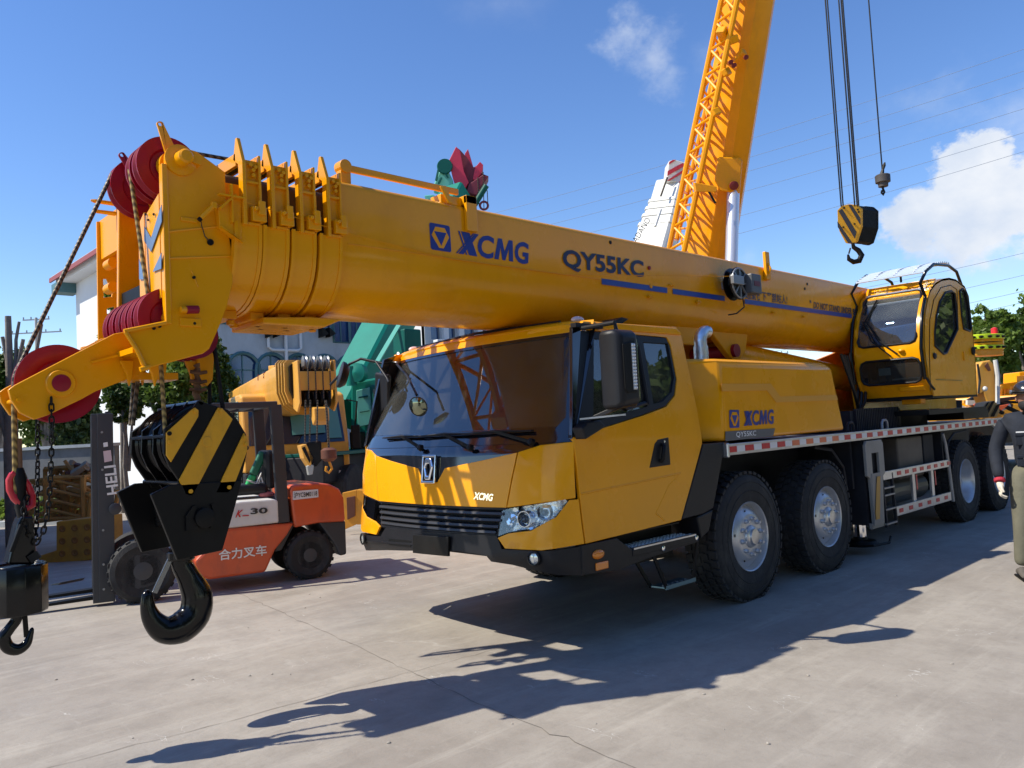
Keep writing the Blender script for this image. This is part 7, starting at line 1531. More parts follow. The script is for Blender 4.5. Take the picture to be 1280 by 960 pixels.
for i in range(7):
    for py in (420.5, 434): 
        t = math.pi+.15+i*.42; a = E6(1205, 420); b = E6(1256, 419); cc = (a+b)/2; w = (b-a).length/2; p = V((cc.x, cc.y, E6(1230, py).z))+w6*.4+(rr_*w*math.cos(t)+w6*w*.8*math.sin(t))*1.01
        MB().sphere(p, .035, 8, (1.5, 1.5, .8)).build('band_spot', BLKM, C6)
p = E6(1243, 414, 17.2); MB().lathe(p, (0, 0, 1), [(0, -.08), (.07, -.08), (.065, .06), (0, .09)], 16).build('beacon', mat('beacon_red', (.7, .02, .02), .3), C6, smooth=40)
MB().box(V((c6.x+1, c6.y, 1.5)), (2.5, 2.0, .5)).build('superstructure', YEL, C6, bevel=.05)
MB().box(V((c6.x+.5, c6.y+1.2, .95)), (10, 2.2, .5)).build('chassis_frame', DRK, C6)
for x in (-3, -1.6, 3.4, 4.8):
    for y in (.1, 2.3): w_ = small_wheel(0, 0, C6); w_.location = (x+.5, y, .52)
# worn amber boom foot and clutter beside it
T = thing('crane_boom_foot', 'worn amber steel boom foot standing upright right behind the operator cabin', 'boom part', tuple(E6(1232, 500, 15)))
MB().prism([E6(a, b, 15) for a, b in ((1221, 462), (1228, 452), (1238, 450), (1243, 456), (1246, 500), (1244, 512), (1236, 508), (1229, 490), (1222, 494))], v6*.4).build('side_plate', YC2, T, bevel=.02)
MB().prism([E6(a, b, 14.95) for a, b in ((1231, 457), (1235, 453), (1239, 463), (1236, 464))], v6*.02).build('slot', mat('rusty_brown', (1, 1, 1)), T); MB().tube([E6(1244, 450, 14.9), E6(1247, 470, 14.9), E6(1247, 505, 14.9)], .04, 8).build('edge_tube', WHP, T); MB().tube([E6(1222, 455, 14.8), E6(1225, 475, 14.8), E6(1223, 492, 14.8)], .02, 6).build('hose', HOSE, T); MB().sphere(E6(1231, 486, 14.8), .05, 10).build('lamp', WHP, T)
T = thing('steel_lattice', 'bright amber lattice frame lying behind the worker helmet', 'steel lattice', tuple(E6(1262, 500, 17)))
for a, b in (((1248, 484), (1278, 480)), ((1248, 502), (1278, 502)), ((1250, 484), (1250, 520)), ((1276, 470), (1276, 520)), ((1250, 502), (1276, 484)), ((1248, 515), (1270, 496)), ((1262, 482), (1262, 503))): MB().beam(E6(*a, 17), E6(*b, 17), .12, .12).build('bar', YEL, T)
MB().prism([E6(1252, 484, 17.2), E6(1275, 481, 17.2), E6(1275, 500, 17.2), E6(1252, 502, 17.2)], v6*.05).build('web_panel', YC2, T)
T = thing('amber_cabinet', 'upright amber box standing above the worker helmet at the right edge', 'cabinet', tuple(E6(1282, 480, 18)))
MB().prism([E6(1274, 465, 18), E6(1292, 463, 18), E6(1292, 515, 18), E6(1274, 515, 18)], v6*.6).build('body', YEL, T, bevel=.02); MB().prism([E6(1277, 470, 17.97), E6(1290, 468, 17.97), E6(1290, 480, 17.97), E6(1277, 481, 17.97)], v6*.02).build('panel', YC2, T, bevel=.01)
T = thing('striped_hook_block', 'amber block with black diagonal stripes standing on the deck line left of the worker', 'hook block', tuple(E6(1238, 510, 13.5)))
ob = [(1228, 510), (1233, 503), (1243, 501), (1249, 507), (1250, 514), (1246, 521), (1233, 521), (1228, 518)]
MB().prism([E6(a, b, 13.5) for a, b in ob], v6*.3).build('cheek_plate', mat('striped_amber_dull', (.42, .26, .09), .5), T, bevel=.01)
for st in (((1229, 510), (1234, 503), (1236, 502.5), (1229, 514)), ((1230, 519), (1240, 501.5), (1243, 501), (1233, 520)), ((1238, 521), (1246, 506), (1249, 507), (1242, 521))): MB().prism([E6(a, b, 13.48) for a, b in st], v6*-.015).build('warning_stripe', BLKM, T)
# pipes, valves and rails of amber steel behind the turntable (read as separate fittings)
T = thing('scrap_fittings', 'jumble of amber pipes and brackets behind the deck under the operator cabin', 'scrap steel', tuple(E6(1195, 505, 16)))
rg = random.Random(4)
for i in range(34):
    px = rg.uniform(1170, 1250); py = rg.uniform(498, 519); d = rg.uniform(15.2, 16.5); p = E6(px, py, d); l = rg.uniform(.15, .6); a = rg.uniform(-.5, .5); q = p+(rr_*math.cos(a)+EZ*math.sin(a)*(1 if i % 3 else 2))*l
    MB().beam(p, q, rg.uniform(.05, .13), rg.uniform(.04, .1)).build('fitting', [YEL, YC2, YELD, WHP, BLKM, mat('rusty_brown', (1, 1, 1)), ORT][i % 7], T)
MB().beam(E6(1165, 519, 16), E6(1270, 513, 16), .3, .25).build('base_beam', YELD, T); MB().cyl(E6(1168, 522, 12.5), E6(1167.5, 505, 12.5), .07, 14).build('bollard_pipe', BLKM, T); MB().cyl(E6(1198, 520, 14), E6(1198, 500, 14), .06, 10).build('stub_post', DRK, T)
MB().prism([E6(1190, 0+517, 14.2), E6(1197, 514, 14.2), E6(1203, 521, 14.2), E6(1200, 523, 14.2)], v6*.05).build('loose_plate', mat('orange_red_plastic', (.8, .12, .03), .4), T); MB().prism([E6(1246, 508, 14.2), E6(1262, 505, 14.2), E6(1252, 513, 14.2)], v6*.05).build('loose_plate', mat('orange_red_plastic', (1, 1, 1)), T)
# ================================================================== FORKLIFT
fo = V((3.04, 9.23, 0)); fa = R(165); fx = V((math.cos(fa), math.sin(fa), 0)); fy = V((-math.sin(fa), math.cos(fa), 0))   # forward, left (the near side)
FK = thing('forklift', 'orange and white forklift with dark mast, parked behind the big hook block', 'forklift', tuple(fo))
ORG = mat('forklift_orange_red', (.58, .085, .02), .42, coat=.25, noise=.08, dirt=(.25, .05, .03), dscale=5, damt=.6)
FWH = mat('forklift_white_panel', (.60, .59, .56), .45, noise=.05, dirt=(.35, .33, .3), dscale=5, damt=.4)
FDK = mat('forklift_dark_grey', (.03, .032, .038), .45, noise=.15, dirt=(.08, .07, .06), damt=.4)
def fs(px, py, l=.58): return oP(px, py, fo+fy*l, fy)             # on the plane l metres to the near side
def fbox(a, b, m, name, bev=.01, parent=FK): 
    A = V(a); B = V(b); c = (A+B)/2; s_ = B-A; return MB().box(fo+fx*c.x+fy*c.y+EZ*c.z, [abs(x) for x in s_], Matrix((fx, fy, EZ)).transposed()).build(name, m, parent, bevel=bev)
def fpr(pts, l, depth, m, name, bev=.01, parent=FK): return MB().prism([fs(a, b, l) for a, b in pts], fy*-depth).build(name, m, parent, bevel=bev)
fpr([(243, 702), (283, 661), (368, 653.5), (359, 669), (344, 688), (332, 715.5), (262, 725), (250, 722)], .56, 1.12, ORG, 'body', .03)
fpr([(262, 640), (284, 661), (349, 653.5), (348, 625), (340, 624), (300, 627), (275, 632)], .54, 1.08, FWH, 'hood', .02)
fpr([(349.5, 654), (363, 652.5), (360, 620), (347, 622)], .52, 1.04, FDK, 'pillar_foot', .01)
MB().loft([[fs(a, b, l) for a, b in pts] for l, pts in ((.55, [(368, 659), (363, 620), (365, 606), (402, 602.5), (416, 606), (427, 615), (430, 624), (431, 651), (397, 653.5)]), (-.45, [(368, 659), (363, 620), (365, 606), (402, 602.5), (416, 606), (427, 615), (430, 624), (431, 651), (397, 653.5)]))]) if False else None
cwp = [fs(a, b, .54) for a, b in ((368, 660), (362, 612), (366, 606.5), (395, 603.5), (412, 605), (424, 611), (430, 622), (432, 652), (397, 654))]
MB().prism(cwp, fy*-1.08).build('counterweight', ORG, FK, bevel=.07, seg=4, smooth=50)
fpr([(397, 652), (432, 651), (433.5, 693), (425, 695), (418, 680), (405, 662)], .52, 1.04, FDK, 'rear_skirt', .02)
fpr([(352, 653), (368, 652), (366, 660), (352, 688), (344, 690)], .5, 1.0, FDK, 'wheel_arch', .01)
# lettering
q = lambda a, b, e=.565: fs(a, b, e)
text('合力叉车', q(273.5, 701), q(333.5, 694), q(273, 687), mat('white_letters', (.72, .7, .66), .5), FK, fat=.02, th=.006)
text('30', q(313, 643, .548), q(334.5, 641.5, .548), q(313, 635.5, .548), mat('charcoal_print', (.02, .02, .02), .5), FK, fat=.03, th=.006)
text('K', q(294, 647, .548), q(302.5, 646, .548), q(295.5, 638, .548), mat('logo_red', (.5, .02, .02), .5), FK, fat=.03, th=.006, shear=.3); 
MB().prism([q(303, 645.5, .55), q(311, 645, .55), q(311, 643.5, .55), q(303, 644, .55)], fy*.003).build('small_print', mat('logo_red', (1, 1, 1)), FK)
MB().prism([q(366, 625, .548), q(398, 621.5, .548), q(397.5, 611.5, .548), q(366, 614, .548)], fy*.006).build('number_plate', mat('plate_white', (.62, .62, .62), .5), FK)
text('沪YCBM0118', q(367.5, 623, .556), q(396.5, 620, .556), q(367.3, 615.5, .556), mat('charcoal_print', (1, 1, 1)), FK, fat=.01)
# overhead guard
def fb(p0, p1, l0, l1, w, h, m=FDK, name='guard_pillar', up=None): return MB().beam(fs(*p0, l0), fs(*p1, l1), w, h, up=up or fx).build(name, m, FK, bevel=.008)
fb((344, 506), (354, 653), .50, .50, .07, .13); 
p_ = fs(344, 506, .50); p2 = fs(354, 653, .50); MB().beam(p_-fy*1.0, p2-fy*1.0, .07, .13, up=fx).build('guard_pillar', FDK, FK, bevel=.008)
zt_ = p_.z; fxr = (p_-fo).dot(fx)
for l in (.5, -.5): fbox((fxr-.02, l-.035, zt_-.03), (fxr+1.15, l+.035, zt_+.04), FDK, 'roof_rail')
for i in range(6): fbox((fxr+.18*i, -.5, zt_-.02), (fxr+.18*i+.06, .5, zt_+.02), FDK, 'roof_bar', .004)
for l in (.48, -.48): MB().beam(fo+fx*(fxr+1.12)+fy*l+EZ*zt_, fo+fx*(fxr+1.28)+fy*l+EZ*.9, .05, .07, up=fx).build('guard_pillar', FDK, FK)
# mast leaning back, carriage, forks
mt, mb_ = fs(131, 517, .36), fs(128+6, 752, .36)
for l in (.36, -.30):
    for dx, w in ((0, .13), (.09, .06)):
        a = mt+fy*(l-.36)+fx*dx; b = mb_+fy*(l-.36)+fx*dx; MB().beam(a, b, .07 if dx == 0 else .05, .15 if dx == 0 else .08, up=fx).build('mast_channel', FDK, FK, bevel=.006)
for t in (.01, .45, .95): c = mt.lerp(mb_, t); MB().beam(c+fx*-.03, c-fy*.66+fx*-.03, .05, .08).build('mast_crossbar', FDK, FK)
c = mt.lerp(mb_, .62)+fx*.15; 
for l in (.30, -.36): MB().beam(fs(121, 600, .30)+fy*(l-.30), fs(131, 748, .30)+fy*(l-.30), .06, .06, up=fx).build('carriage_channel', FDK, FK)
MB().beam(mt.lerp(mb_, .1)-fy*.33, mt.lerp(mb_, .9)-fy*.33, .09, .09, up=fx).build('lift_cylinder', STL, FK)
for l in (.16, -.1): MB().beam(mt.lerp(mb_, .05)-fy*(.36-l), mt.lerp(mb_, .85)-fy*(.36-l), .02, .03, up=fx).build('lift_chain', BLKM, FK)
MB().lathe(fs(144, 636, .42), fy, [(0, 0), (.06, 0), (.06, .03), (.03, .04), (0, .04)], 16).build('tilt_pin', FDK, FK, smooth=30)
a, b = fs(131, 745, .30), None
for l in (.22, -.28):
    h = fs(134, 745, .30)+fy*(l-.30); h.z = .12; MB().beam(h+EZ*.55, h+EZ*-.03, .12, .04, up=fx).build('fork', BLKM, FK)
    MB().prism([h+EZ*-.05, h+fx*1.15+EZ*-.065, h+fx*1.15+EZ*-.055, h+EZ*-.01], fy*.12).build('fork', BLKM, FK)
for l in (.40,):
    for t in (.1, .3, .62, .8, .93): c = mt.lerp(mb_, t)+fx*.03; MB().cyl(c, c+fy*.05, .012, 8).build('mast_bolt', STL, FK)
# brand on the mast, read upwards
mm = mt.lerp(mb_, .5); du = (mt-mb_).normalized(); fcn = fy
L_ = lambda px, py: oP(px, py, mt+fy*.04, fy)
text('HELI', L_(148.5, 617), L_(144.5, 581), L_(134, 619), mat('white_letters', (1, 1, 1)), FK, fat=.02, th=.005)
MB().prism([L_(130.5, 578), L_(140, 576), L_(138.5, 562.5), L_(129, 564)], fy*.004).build('sticker', mat('pale_pink_sticker', (.6, .45, .45), .5), FK); MB().prism([L_(129.5, 559), L_(135, 558), L_(134.5, 552.5), L_(129, 553.5)], fy*.004).build('sticker', mat('white_letters', (1, 1, 1)), FK)
# wheels
def fwheel(px, py, rpx, l, w):
    c = fs(px, py, l); rr2 = c.z
    for s_ in (1, -1):
        wh = grp('wheel', FK); cc = c if s_ == 1 else c-fy*(2*l-.0)
        d = fy*s_
        MB().lathe(cc, d, [(rr2*.55, .0), (rr2*.8, .02), (rr2*.95, 0), (rr2, -.04), (rr2, -w+.04), (rr2*.95, -w), (rr2*.55, -w)], 36).build('tyre', RUB, wh, smooth=35)
        for i in range(22):
            a = 2*math.pi*i/22; t_ = fx*math.cos(a)+EZ*math.sin(a); MB().box(cc+t_*rr2*.985-d*.045, (.03, .05, rr2*.14), Matrix((t_, d, t_.cross(d))).transposed()).build('tread_lug', RUB, wh) if s_ == 1 else None
        MB().lathe(cc, d, [(rr2*.56, 0), (rr2*.54, -.04), (rr2*.4, -.05), (rr2*.3, -.02), (rr2*.28, .0), (0, .01)], 28).build('rim', mat('dark_rim', (.04, .042, .048), .5), wh, smooth=35)
        for i in range(6): a = i*math.pi/3+.3; MB().cyl(cc+(fx*math.cos(a)+EZ*math.sin(a))*rr2*.42-d*.05, cc+(fx*math.cos(a)+EZ*math.sin(a))*rr2*.42-d*.02, rr2*.05, 8).build('wheel_nut', STL, wh)
fwheel(179, 714, 37, .55, .22); fwheel(388, 694, 32, .5, .2)
# seat, wheel, clutter, green broom
fbox((-1.35, -.25, 1.0), (-.9, .25, 1.12), BLK, 'seat_cushion', .04); fbox((-1.45, -.25, 1.05), (-1.32, .25, 1.5), BLK, 'seat_back', .05)
MB().tube([fo+fx*-.55+EZ*1.0, fo+fx*-.72+EZ*1.32], .025, 8).build('steering_column', BLK, FK); cc = fo+fx*-.74+EZ*1.34
MB().tube(arc(cc, .17, 0, 2*math.pi, 22, fy, (fx*.4+EZ).normalized())[:-1], .015, 6, closed=True).build('steering_wheel', BLK, FK, smooth=60)
GT = thing('green_tarpaulin_roll', 'bright green plastic roll leaning on the forklift seat', 'plastic roll', tuple(fs(310, 610, .1)))
GR1 = mat('bright_green_plastic', (.03, .42, .12), .4); GR2 = mat('deep_green_plastic', (.012, .13, .07), .5)
MB().beam(fs(329, 565, .1), fs(316, 594, .1), .09, .09).build('roll', GR2, GT, bevel=.02); MB().beam(fs(316, 594, .1), fs(309, 612, .1), .1, .08).build('roll_end', GR1, GT, bevel=.02); MB().beam(fs(297, 611, .1), fs(312, 609, .1), .08, .04).build('flap', GR1, GT, bevel=.01)
rg = random.Random(8)
for i in range(4):
    p0 = fs(318+4*i, 618, .2); MB().tube([p0, p0+EZ*.12+fx*rg.uniform(-.1, .1), p0+EZ*rg.uniform(.15, .25)+fx*rg.uniform(-.12, .12), p0+EZ*.05+fx*rg.uniform(-.2, .1)], .008, 5).build('loose_cable', WHP, FK, smooth=60)
MB().sphere(fs(333, 618, .2), .05, 10, (2, 1, .7)).build('rag', mat('pink_rag', (.5, .15, .14), .8), FK)
# ================================================================== SCRAP AND COUNTERWEIGHT PLATES AT LEFT
S1 = lambda px, py, d=11.6: oD(px, py, d)
CP = mat('dull_amber_casting', (.42, .22, .02), .6, noise=.15, nscale=5, dirt=(.14, .08, .03), damt=.7)
T = thing('counterweight_plate', 'flat amber L shaped steel plate with nine dimples lying left of the forklift mast', 'steel plate', tuple(S1(85, 707)))
op = [(48, 695), (70, 688), (70, 652), (116, 647), (118, 699), (60, 709), (48, 708)]
MB().prism([S1(a, b) for a, b in op], V((FW.x, FW.y, 0)).normalized()*.35+V((.25, 0, 0))).build('plate', CP, T, bevel=.015)
for i in range(3):
    for j in range(3):
        if i == 0 and j == 2 and False: continue
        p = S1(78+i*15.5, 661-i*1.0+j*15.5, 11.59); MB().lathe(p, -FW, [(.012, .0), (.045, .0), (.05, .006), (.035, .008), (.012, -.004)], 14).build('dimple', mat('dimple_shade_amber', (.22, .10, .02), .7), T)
T = thing('tan_beam', 'pale tan beam lying on the yard at the left edge behind the drum', 'beam', tuple(S1(66, 733, 9.6)))
MB().prism([S1(a, b, 9.6) for a, b in ((60, 733), (66, 730), (76, 728), (64, 739), (60, 741))], (.3, .1, 0)).build('beam', mat('tan_wood', (.3, .24, .16), .8), T)
RUST = mat('rusty_amber_lattice', (.40, .21, .045), .7, noise=.25, nscale=6, dirt=(.12, .06, .03), damt=.8)
labs = ['rusty amber lattice section standing at the left of the scrap pile', 'rusty lattice section in the middle of the scrap pile', 'short lattice section at the right of the pile by the mast', 'lattice section lying flat on top of the scrap pile']
def lattice(i, A, B, w, h, lab):
    T = thing('lattice_section', lab, 'scrap steel', tuple(A)); A = V(A); B = V(B); d = (B-A); n = d.normalized(); s_ = n.cross(EZ).normalized() if abs(n.z) < .9 else V((FW.x, FW.y, 0)).normalized(); u = s_.cross(n)
    cs = [A+s_*a*w+u*b*h for a, b in ((-.5, -.5), (.5, -.5), (.5, .5), (-.5, .5))]
    for c in cs: MB().cyl(c, c+d, .05, 6).build('chord', RUST, T)
    m = 4
    for k_ in range(m):
        for f in range(4): MB().cyl(cs[f]+d*k_/m, cs[(f+1) % 4]+d*(k_+1)/m, .03, 6).build('lacing', RUST, T)
    for k_ in (0, m): 
        for f in range(4): MB().cyl(cs[f]+d*k_/m, cs[(f+1) % 4]+d*k_/m, .035, 6).build('lacing', RUST, T)
lattice(0, S1(72, 648, 13.4), S1(66, 598, 13.4), .55, .6, labs[0]); lattice(1, S1(92, 646, 13.0), S1(90, 596, 13.0), .45, .6, labs[1]); lattice(2, S1(100, 632, 13.2), S1(128, 640, 13.0), .5, .6, labs[2]); lattice(3, S1(64, 594, 13.6), S1(125, 590, 13.6), .35, .22, labs[3])
T = thing('scrap_heap', 'tangled rusty brown scrap lumps on top of the lattice pile', 'scrap steel', tuple(S1(100, 588, 13.5)))
for i in range(16):
    p = S1(rg.uniform(86, 124), rg.uniform(581, 594), 13.4+rg.uniform(-.3, .3)); MB().box(p, (rg.uniform(.08, .3), rg.uniform(.05, .2), rg.uniform(.04, .14)), Euler((rg.uniform(-1, 1), rg.uniform(-1, 1), rg.uniform(-1, 1)))).build('scrap_piece', [RUST, mat('rusty_brown', (1, 1, 1)), mat('tan_wood', (1, 1, 1))][i % 3], T, bevel=.01)
T = thing('amber_bin', 'open amber steel bin seen between the forklift and the front cab', 'bin', tuple(oD(442, 660, 11.5)))
v6_ = V((FW.x, FW.y, 0)).normalized()
Z1 = lambda a, b, d=13.0: oD(a, b, d)
MB().prism([Z1(428, 616), Z1(446, 612), Z1(447, 655), Z1(431, 662)], v6_*.05).build('bin_side', YELD, T, bevel=.01); MB().prism([Z1(446, 612), Z1(460, 613), Z1(460, 655), Z1(446, 656)], v6_*.9).build('bin_body', YELD, T, bevel=.01); MB().prism([Z1(433, 622, 12.98), Z1(444, 620, 12.98), Z1(444, 645, 12.98), Z1(434, 650, 12.98)], v6_*.02).build('bin_recess', mat('rusty_brown', (1, 1, 1)), T, bevel=.006)
# small litter on the concrete
pg = random.Random(21); src = None
spots = [(349, 788), (381, 760), (400, 747), (340, 843), (363, 843), (312, 845), (486, 929), (387, 743), (310, 785), (166, 923), (425, 917), (640, 905), (880, 868), (905, 912), (1010, 845), (1120, 870), (745, 905), (560, 820), (240, 850), (70, 850), (960, 930), (1190, 830), (1240, 900), (300, 940)]
for i, (a, b) in enumerate(spots):
    p = oZ(a, b, 0); r = pg.uniform(.004, .011)
    if src is None:
        m_ = MB(); bmesh.ops.create_icosphere(m_.bm, subdivisions=1, radius=1); src = m_.build('pebble', mat('pebble_grey', (.33, .3, .26), .9)); o = src
    else: o = src.copy(); COL.objects.link(o)
    o.location = (p.x, p.y, r*.4); o.scale = (r*1.3, r, r*.6); o.rotation_euler = (0, 0, i); tag(o, 'tiny loose pebble lying on the open concrete', 'pebble', 'pebbles scattered on the concrete')
# ================================================================== PEOPLE
def skinbody(name, chain, m, parent, root=0, sub=2, smooth=60):
    """chain: list of (id, parent id, point, radius or (rx, ry))"""
    me = bpy.data.meshes.new(name); idx = {c[0]: i for i, c in enumerate(chain)}; o_ = off(parent)
    me.from_pydata([V(c[2])-o_ for c in chain], [(idx[c[1]], i) for i, c in enumerate(chain) if c[1] is not None], [])
    ob = bpy.data.objects.new(name, me); COL.objects.link(ob); ob.parent = parent
    md = ob.modifiers.new('skin', 'SKIN'); md.use_smooth_shade = True
    if not me.skin_vertices: me.skin_vertices.new(name='')
    sv = me.skin_vertices[0].data
    for i, c in enumerate(chain):
        r = c[3]; sv[i].radius = (r, r) if not isinstance(r, tuple) else r; sv[i].use_root = (i == root)
    s = ob.modifiers.new('sub', 'SUBSURF'); s.levels = s.render_levels = sub
    bpy.context.view_layer.update(); dg = bpy.context.evaluated_depsgraph_get(); m2 = bpy.data.meshes.new_from_object(ob.evaluated_get(dg)); m2.name = name
    m2.materials.clear(); m2.materials.append(m); m2.polygons.foreach_set('use_smooth', [True]*len(m2.polygons))
    ob.modifiers.clear(); ob.data = m2; return ob
SKN = mat('tanned_skin', (.38, .19, .12), .55); NAV = mat('navy_work_jacket', (.009, .013, .023), .85, noise=.3, nscale=9, bump=.7, bscale=14)
KHK = mat('khaki_trousers', (.125, .12, .085), .9, noise=.18, nscale=6, bump=.8, bscale=11); SHO = mat('dusty_shoe', (.09, .08, .07), .8, noise=.3); GLV = mat('cotton_glove', (.62, .56, .46), .9, bump=.5, bscale=50)
HLM = mat('black_helmet', (.018, .018, .02), .2, coat=.8)
fp = oZ(1279, 721, 0)
toc = (CAMP-fp); toc.z = 0; toc.normalize(); fwd = (toc+V((.0, -.25, 0))).normalized(); lft = EZ.cross(fwd)         # he walks toward the camera; image left is his right
PC = fp+V((RT.x, RT.y, 0)).normalized()*.165
def pp(r, f, z): return PC-lft*r+fwd*f+EZ*z      # r: to his right (picture left), f: forward
W1 = thing('person', 'worker in navy jacket, khaki trousers and black helmet walking past the rear wheels', 'person', tuple(PC))
# legs and hips (trousers), one surface
skinbody('trousers', [('p', None, pp(0, 0, .96), (.16, .125)), ('w', 'p', pp(0, 0, 1.06), (.165, .125)), ('rh', 'p', pp(.095, .01, .90), .105), ('rk', 'rh', pp(.135, .09, .50), .080), ('rm', 'rk', pp(.150, .10, .30), .072), ('ra', 'rm', pp(.165, .09, .10), .066), ('lh', 'p', pp(-.095, 0, .90), .105), ('lk', 'lh', pp(-.11, .0, .50), .080), ('lm', 'lk', pp(-.11, -.12, .32), .07), ('la', 'lm', pp(-.11, -.25, .16), .062)], KHK, W1)
for (r, f, z, pit, nm) in ((.170, .10, .0, 0, 'shoe'), (-.11, -.24, .05, -.4, 'shoe')):
    c = pp(r, f, z)
    skinbody(nm, [('a', None, c+EZ*.085-fwd*.03, (.046, .05)), ('h', 'a', c+EZ*.04-fwd*.06, .042), ('m', 'a', c+EZ*.05+fwd*.06, (.046, .036)), ('t', 'm', c+EZ*.032+fwd*.17, (.045, .028))], SHO, W1)
    MB().box(c+EZ*.011+fwd*.055, (.30, .095, .02), Matrix((fwd, lft, EZ)).transposed()).build('shoe_sole', BLKM, W1, bevel=.008)
# jacket: torso and sleeves as one
skinbody('jacket', [('b', None, pp(0, 0, .98), (.185, .14)), ('c', 'b', pp(0, 0, 1.12), (.178, .132)), ('d', 'c', pp(0, .01, 1.30), (.195, .135)), ('s', 'd', pp(0, 0, 1.44), (.13, .10)), ('n', 's', pp(0, .01, 1.52), (.075, .07)),
    ('rs', 's', pp(.185, -.0, 1.425), .078), ('re', 'rs', pp(.275, -.03, 1.16), .066), ('rf', 're', pp(.285, .05, .98), .054), ('rc', 'rf', pp(.285, .09, .90), .05),
    ('ls', 's', pp(-.185, 0, 1.425), .078), ('le', 'ls', pp(-.265, -.02, 1.16), .066), ('lf', 'le', pp(-.22, .12, 1.0), .054), ('lc', 'lf', pp(-.19, .19, .93), .05)], NAV, W1)
for (a, b, w, h) in ((.09, 1.26, .11, .11), (.085, 1.06, .12, .10)):
    MB().box(pp(a, .142, b), (.012, w, h), Matrix((fwd, lft, EZ)).transposed()).build('pocket', NAV, W1, bevel=.006); MB().box(pp(a, .150, b+h*.4), (.01, w*1.02, h*.25), Matrix((fwd, lft, EZ)).transposed()).build('pocket_flap', NAV, W1, bevel=.004)
MB().cyl(pp(.085, .152, 1.085), pp(.085, .16, 1.085), .008, 10).build('button', CHR, W1); MB().box(pp(.10, .150, 1.325), (.005, .07, .012), Matrix((fwd, lft, EZ)).transposed()).build('chest_print', WHT, W1)
MB().box(pp(-.03, .155, 1.30), (.006, .08, .10), (Matrix((fwd, lft, EZ)).transposed() @ Euler((.3, 0, 0)).to_matrix())).build('name_card', WHT, W1)
MB().tube([pp(0, .15, 1.5), pp(.0, .155, 1.30), pp(0, .16, 1.1), pp(0, .155, .95)], .006, 6).build('zip', BLKM, W1)
# gloved hand: palm, four curled fingers, thumb
def hand(c, dn, side, m, nm='glove'):
    dn = dn.normalized(); out = (side-dn*side.dot(dn)).normalized(); nrm = dn.cross(out)
    ch = [('w', None, c-dn*.03, (.032, .026)), ('p', 'w', c+dn*.035, (.040, .024))]
    fing = [(-.030, .078, .0095), (-.010, .088, .010), (.010, .083, .0095), (.028, .066, .0085)]
    for i, (o_, l, r) in enumerate(fing):
        b = c+dn*.062+fwd*o_; ch += [(f'a{i}', 'p', b, r*1.15), (f'b{i}', f'a{i}', b+dn*l*.42+out*.010, r), (f'c{i}', f'b{i}', b+dn*l*.68+out*-.018, r*.92), (f'd{i}', f'c{i}', b+dn*l*.74+out*-.040, r*.8)]
    b = c+dn*.012+fwd*.034; ch += [('t0', 'p', b, .013), ('t1', 't0', b+dn*.030+fwd*.018, .012), ('t2', 't1', b+dn*.058+fwd*.020-out*.012, .010)]
    return skinbody(nm, ch, m, W1)
MB().cyl(pp(.285, .085, .905), pp(.286, .10, .875), .047, 16).build('red_cuff', mat('red_cuff_cloth', (.4, .02, .04), .8), W1, bevel=.008)
hand(pp(.287, .11, .85), V((0, 0, -1))+fwd*.25, -lft, GLV); hand(pp(-.175, .235, .885), V((0, 0, -1))+fwd*.4, lft, GLV)
# head with face, mask, helmet and visor
hc = pp(0, .03, 1.635)
hb = MB(); bmesh.ops.create_uvsphere(hb.bm, u_segments=28, v_segments=20, radius=1)
for v in hb.bm.verts:
    x, y, z = v.co; jaw = 1-.22*max(0, -z)-.10*max(0, -z)**3
    nose = .16*math.exp(-((y/.16)**2+((z+.12)/.22)**2)) if x > 0 else 0
    eye = -.05*math.exp(-((abs(y)-.36)**2/.02+((z-.08)**2)/.02)) if x > 0 else 0
    v.co = hc+fwd*(x*.098*jaw+(nose+eye)*.12)+lft*(y*.076*jaw)+EZ*(z*.118)
hb.build('head', SKN, W1, smooth=70)
for s_ in (-1, 1):
    MB().sphere(hc+lft*s_*.078+EZ*-.005-fwd*.005, .03, 10, (.6, .35, 1)).build('ear', SKN, W1, smooth=70); MB().sphere(hc+fwd*.082+lft*s_*.029+EZ*.012, .011, 10).build('eye', mat('eye_white', (.5, .5, .48), .3), W1, smooth=70)
MB().cyl(pp(0, .01, 1.49), hc-EZ*.06, .055, 16).build('neck', SKN, W1, smooth=70)
mk = MB(); bmesh.ops.create_uvsphere(mk.bm, u_segments=20, v_segments=12, radius=1)
for v in mk.bm.verts: x, y, z = v.co; v.co = hc+fwd*(.02+x*.092)+lft*y*.073+EZ*(-.065+z*.062)
mk.build('face_mask', mat('black_cloth_mask', (.015, .015, .017), .8, bump=.4), W1, smooth=70)
MB().tube([hc+fwd*.06-EZ*.13+lft*.05, hc+fwd*.05-EZ*.15, hc+fwd*.05-EZ*.13-lft*.05], .02, 8).build('helmet_strap', BLKM, W1, smooth=60)
hm = MB(); rings = []
for i in range(9):
    t = i/8*math.pi/2; rr3 = math.cos(t); zz = math.sin(t)
    rings.append([hc+EZ*(.045+zz*.115)+fwd*math.cos(a)*.125*rr3+lft*math.sin(a)*.108*rr3 for a in [2*math.pi*k_/28 for k_ in range(28)]])
hm.loft(rings).build('helmet_shell', HLM, W1, smooth=60)
br_ = [hc+EZ*.046+fwd*(math.cos(a)*(.13+.055*max(0, math.cos(a))**2))+lft*math.sin(a)*.115 for a in [2*math.pi*k_/32 for k_ in range(32)]]
MB().loft([br_, [p-EZ*.012 for p in br_]]).build('helmet_brim', HLM, W1, smooth=30)
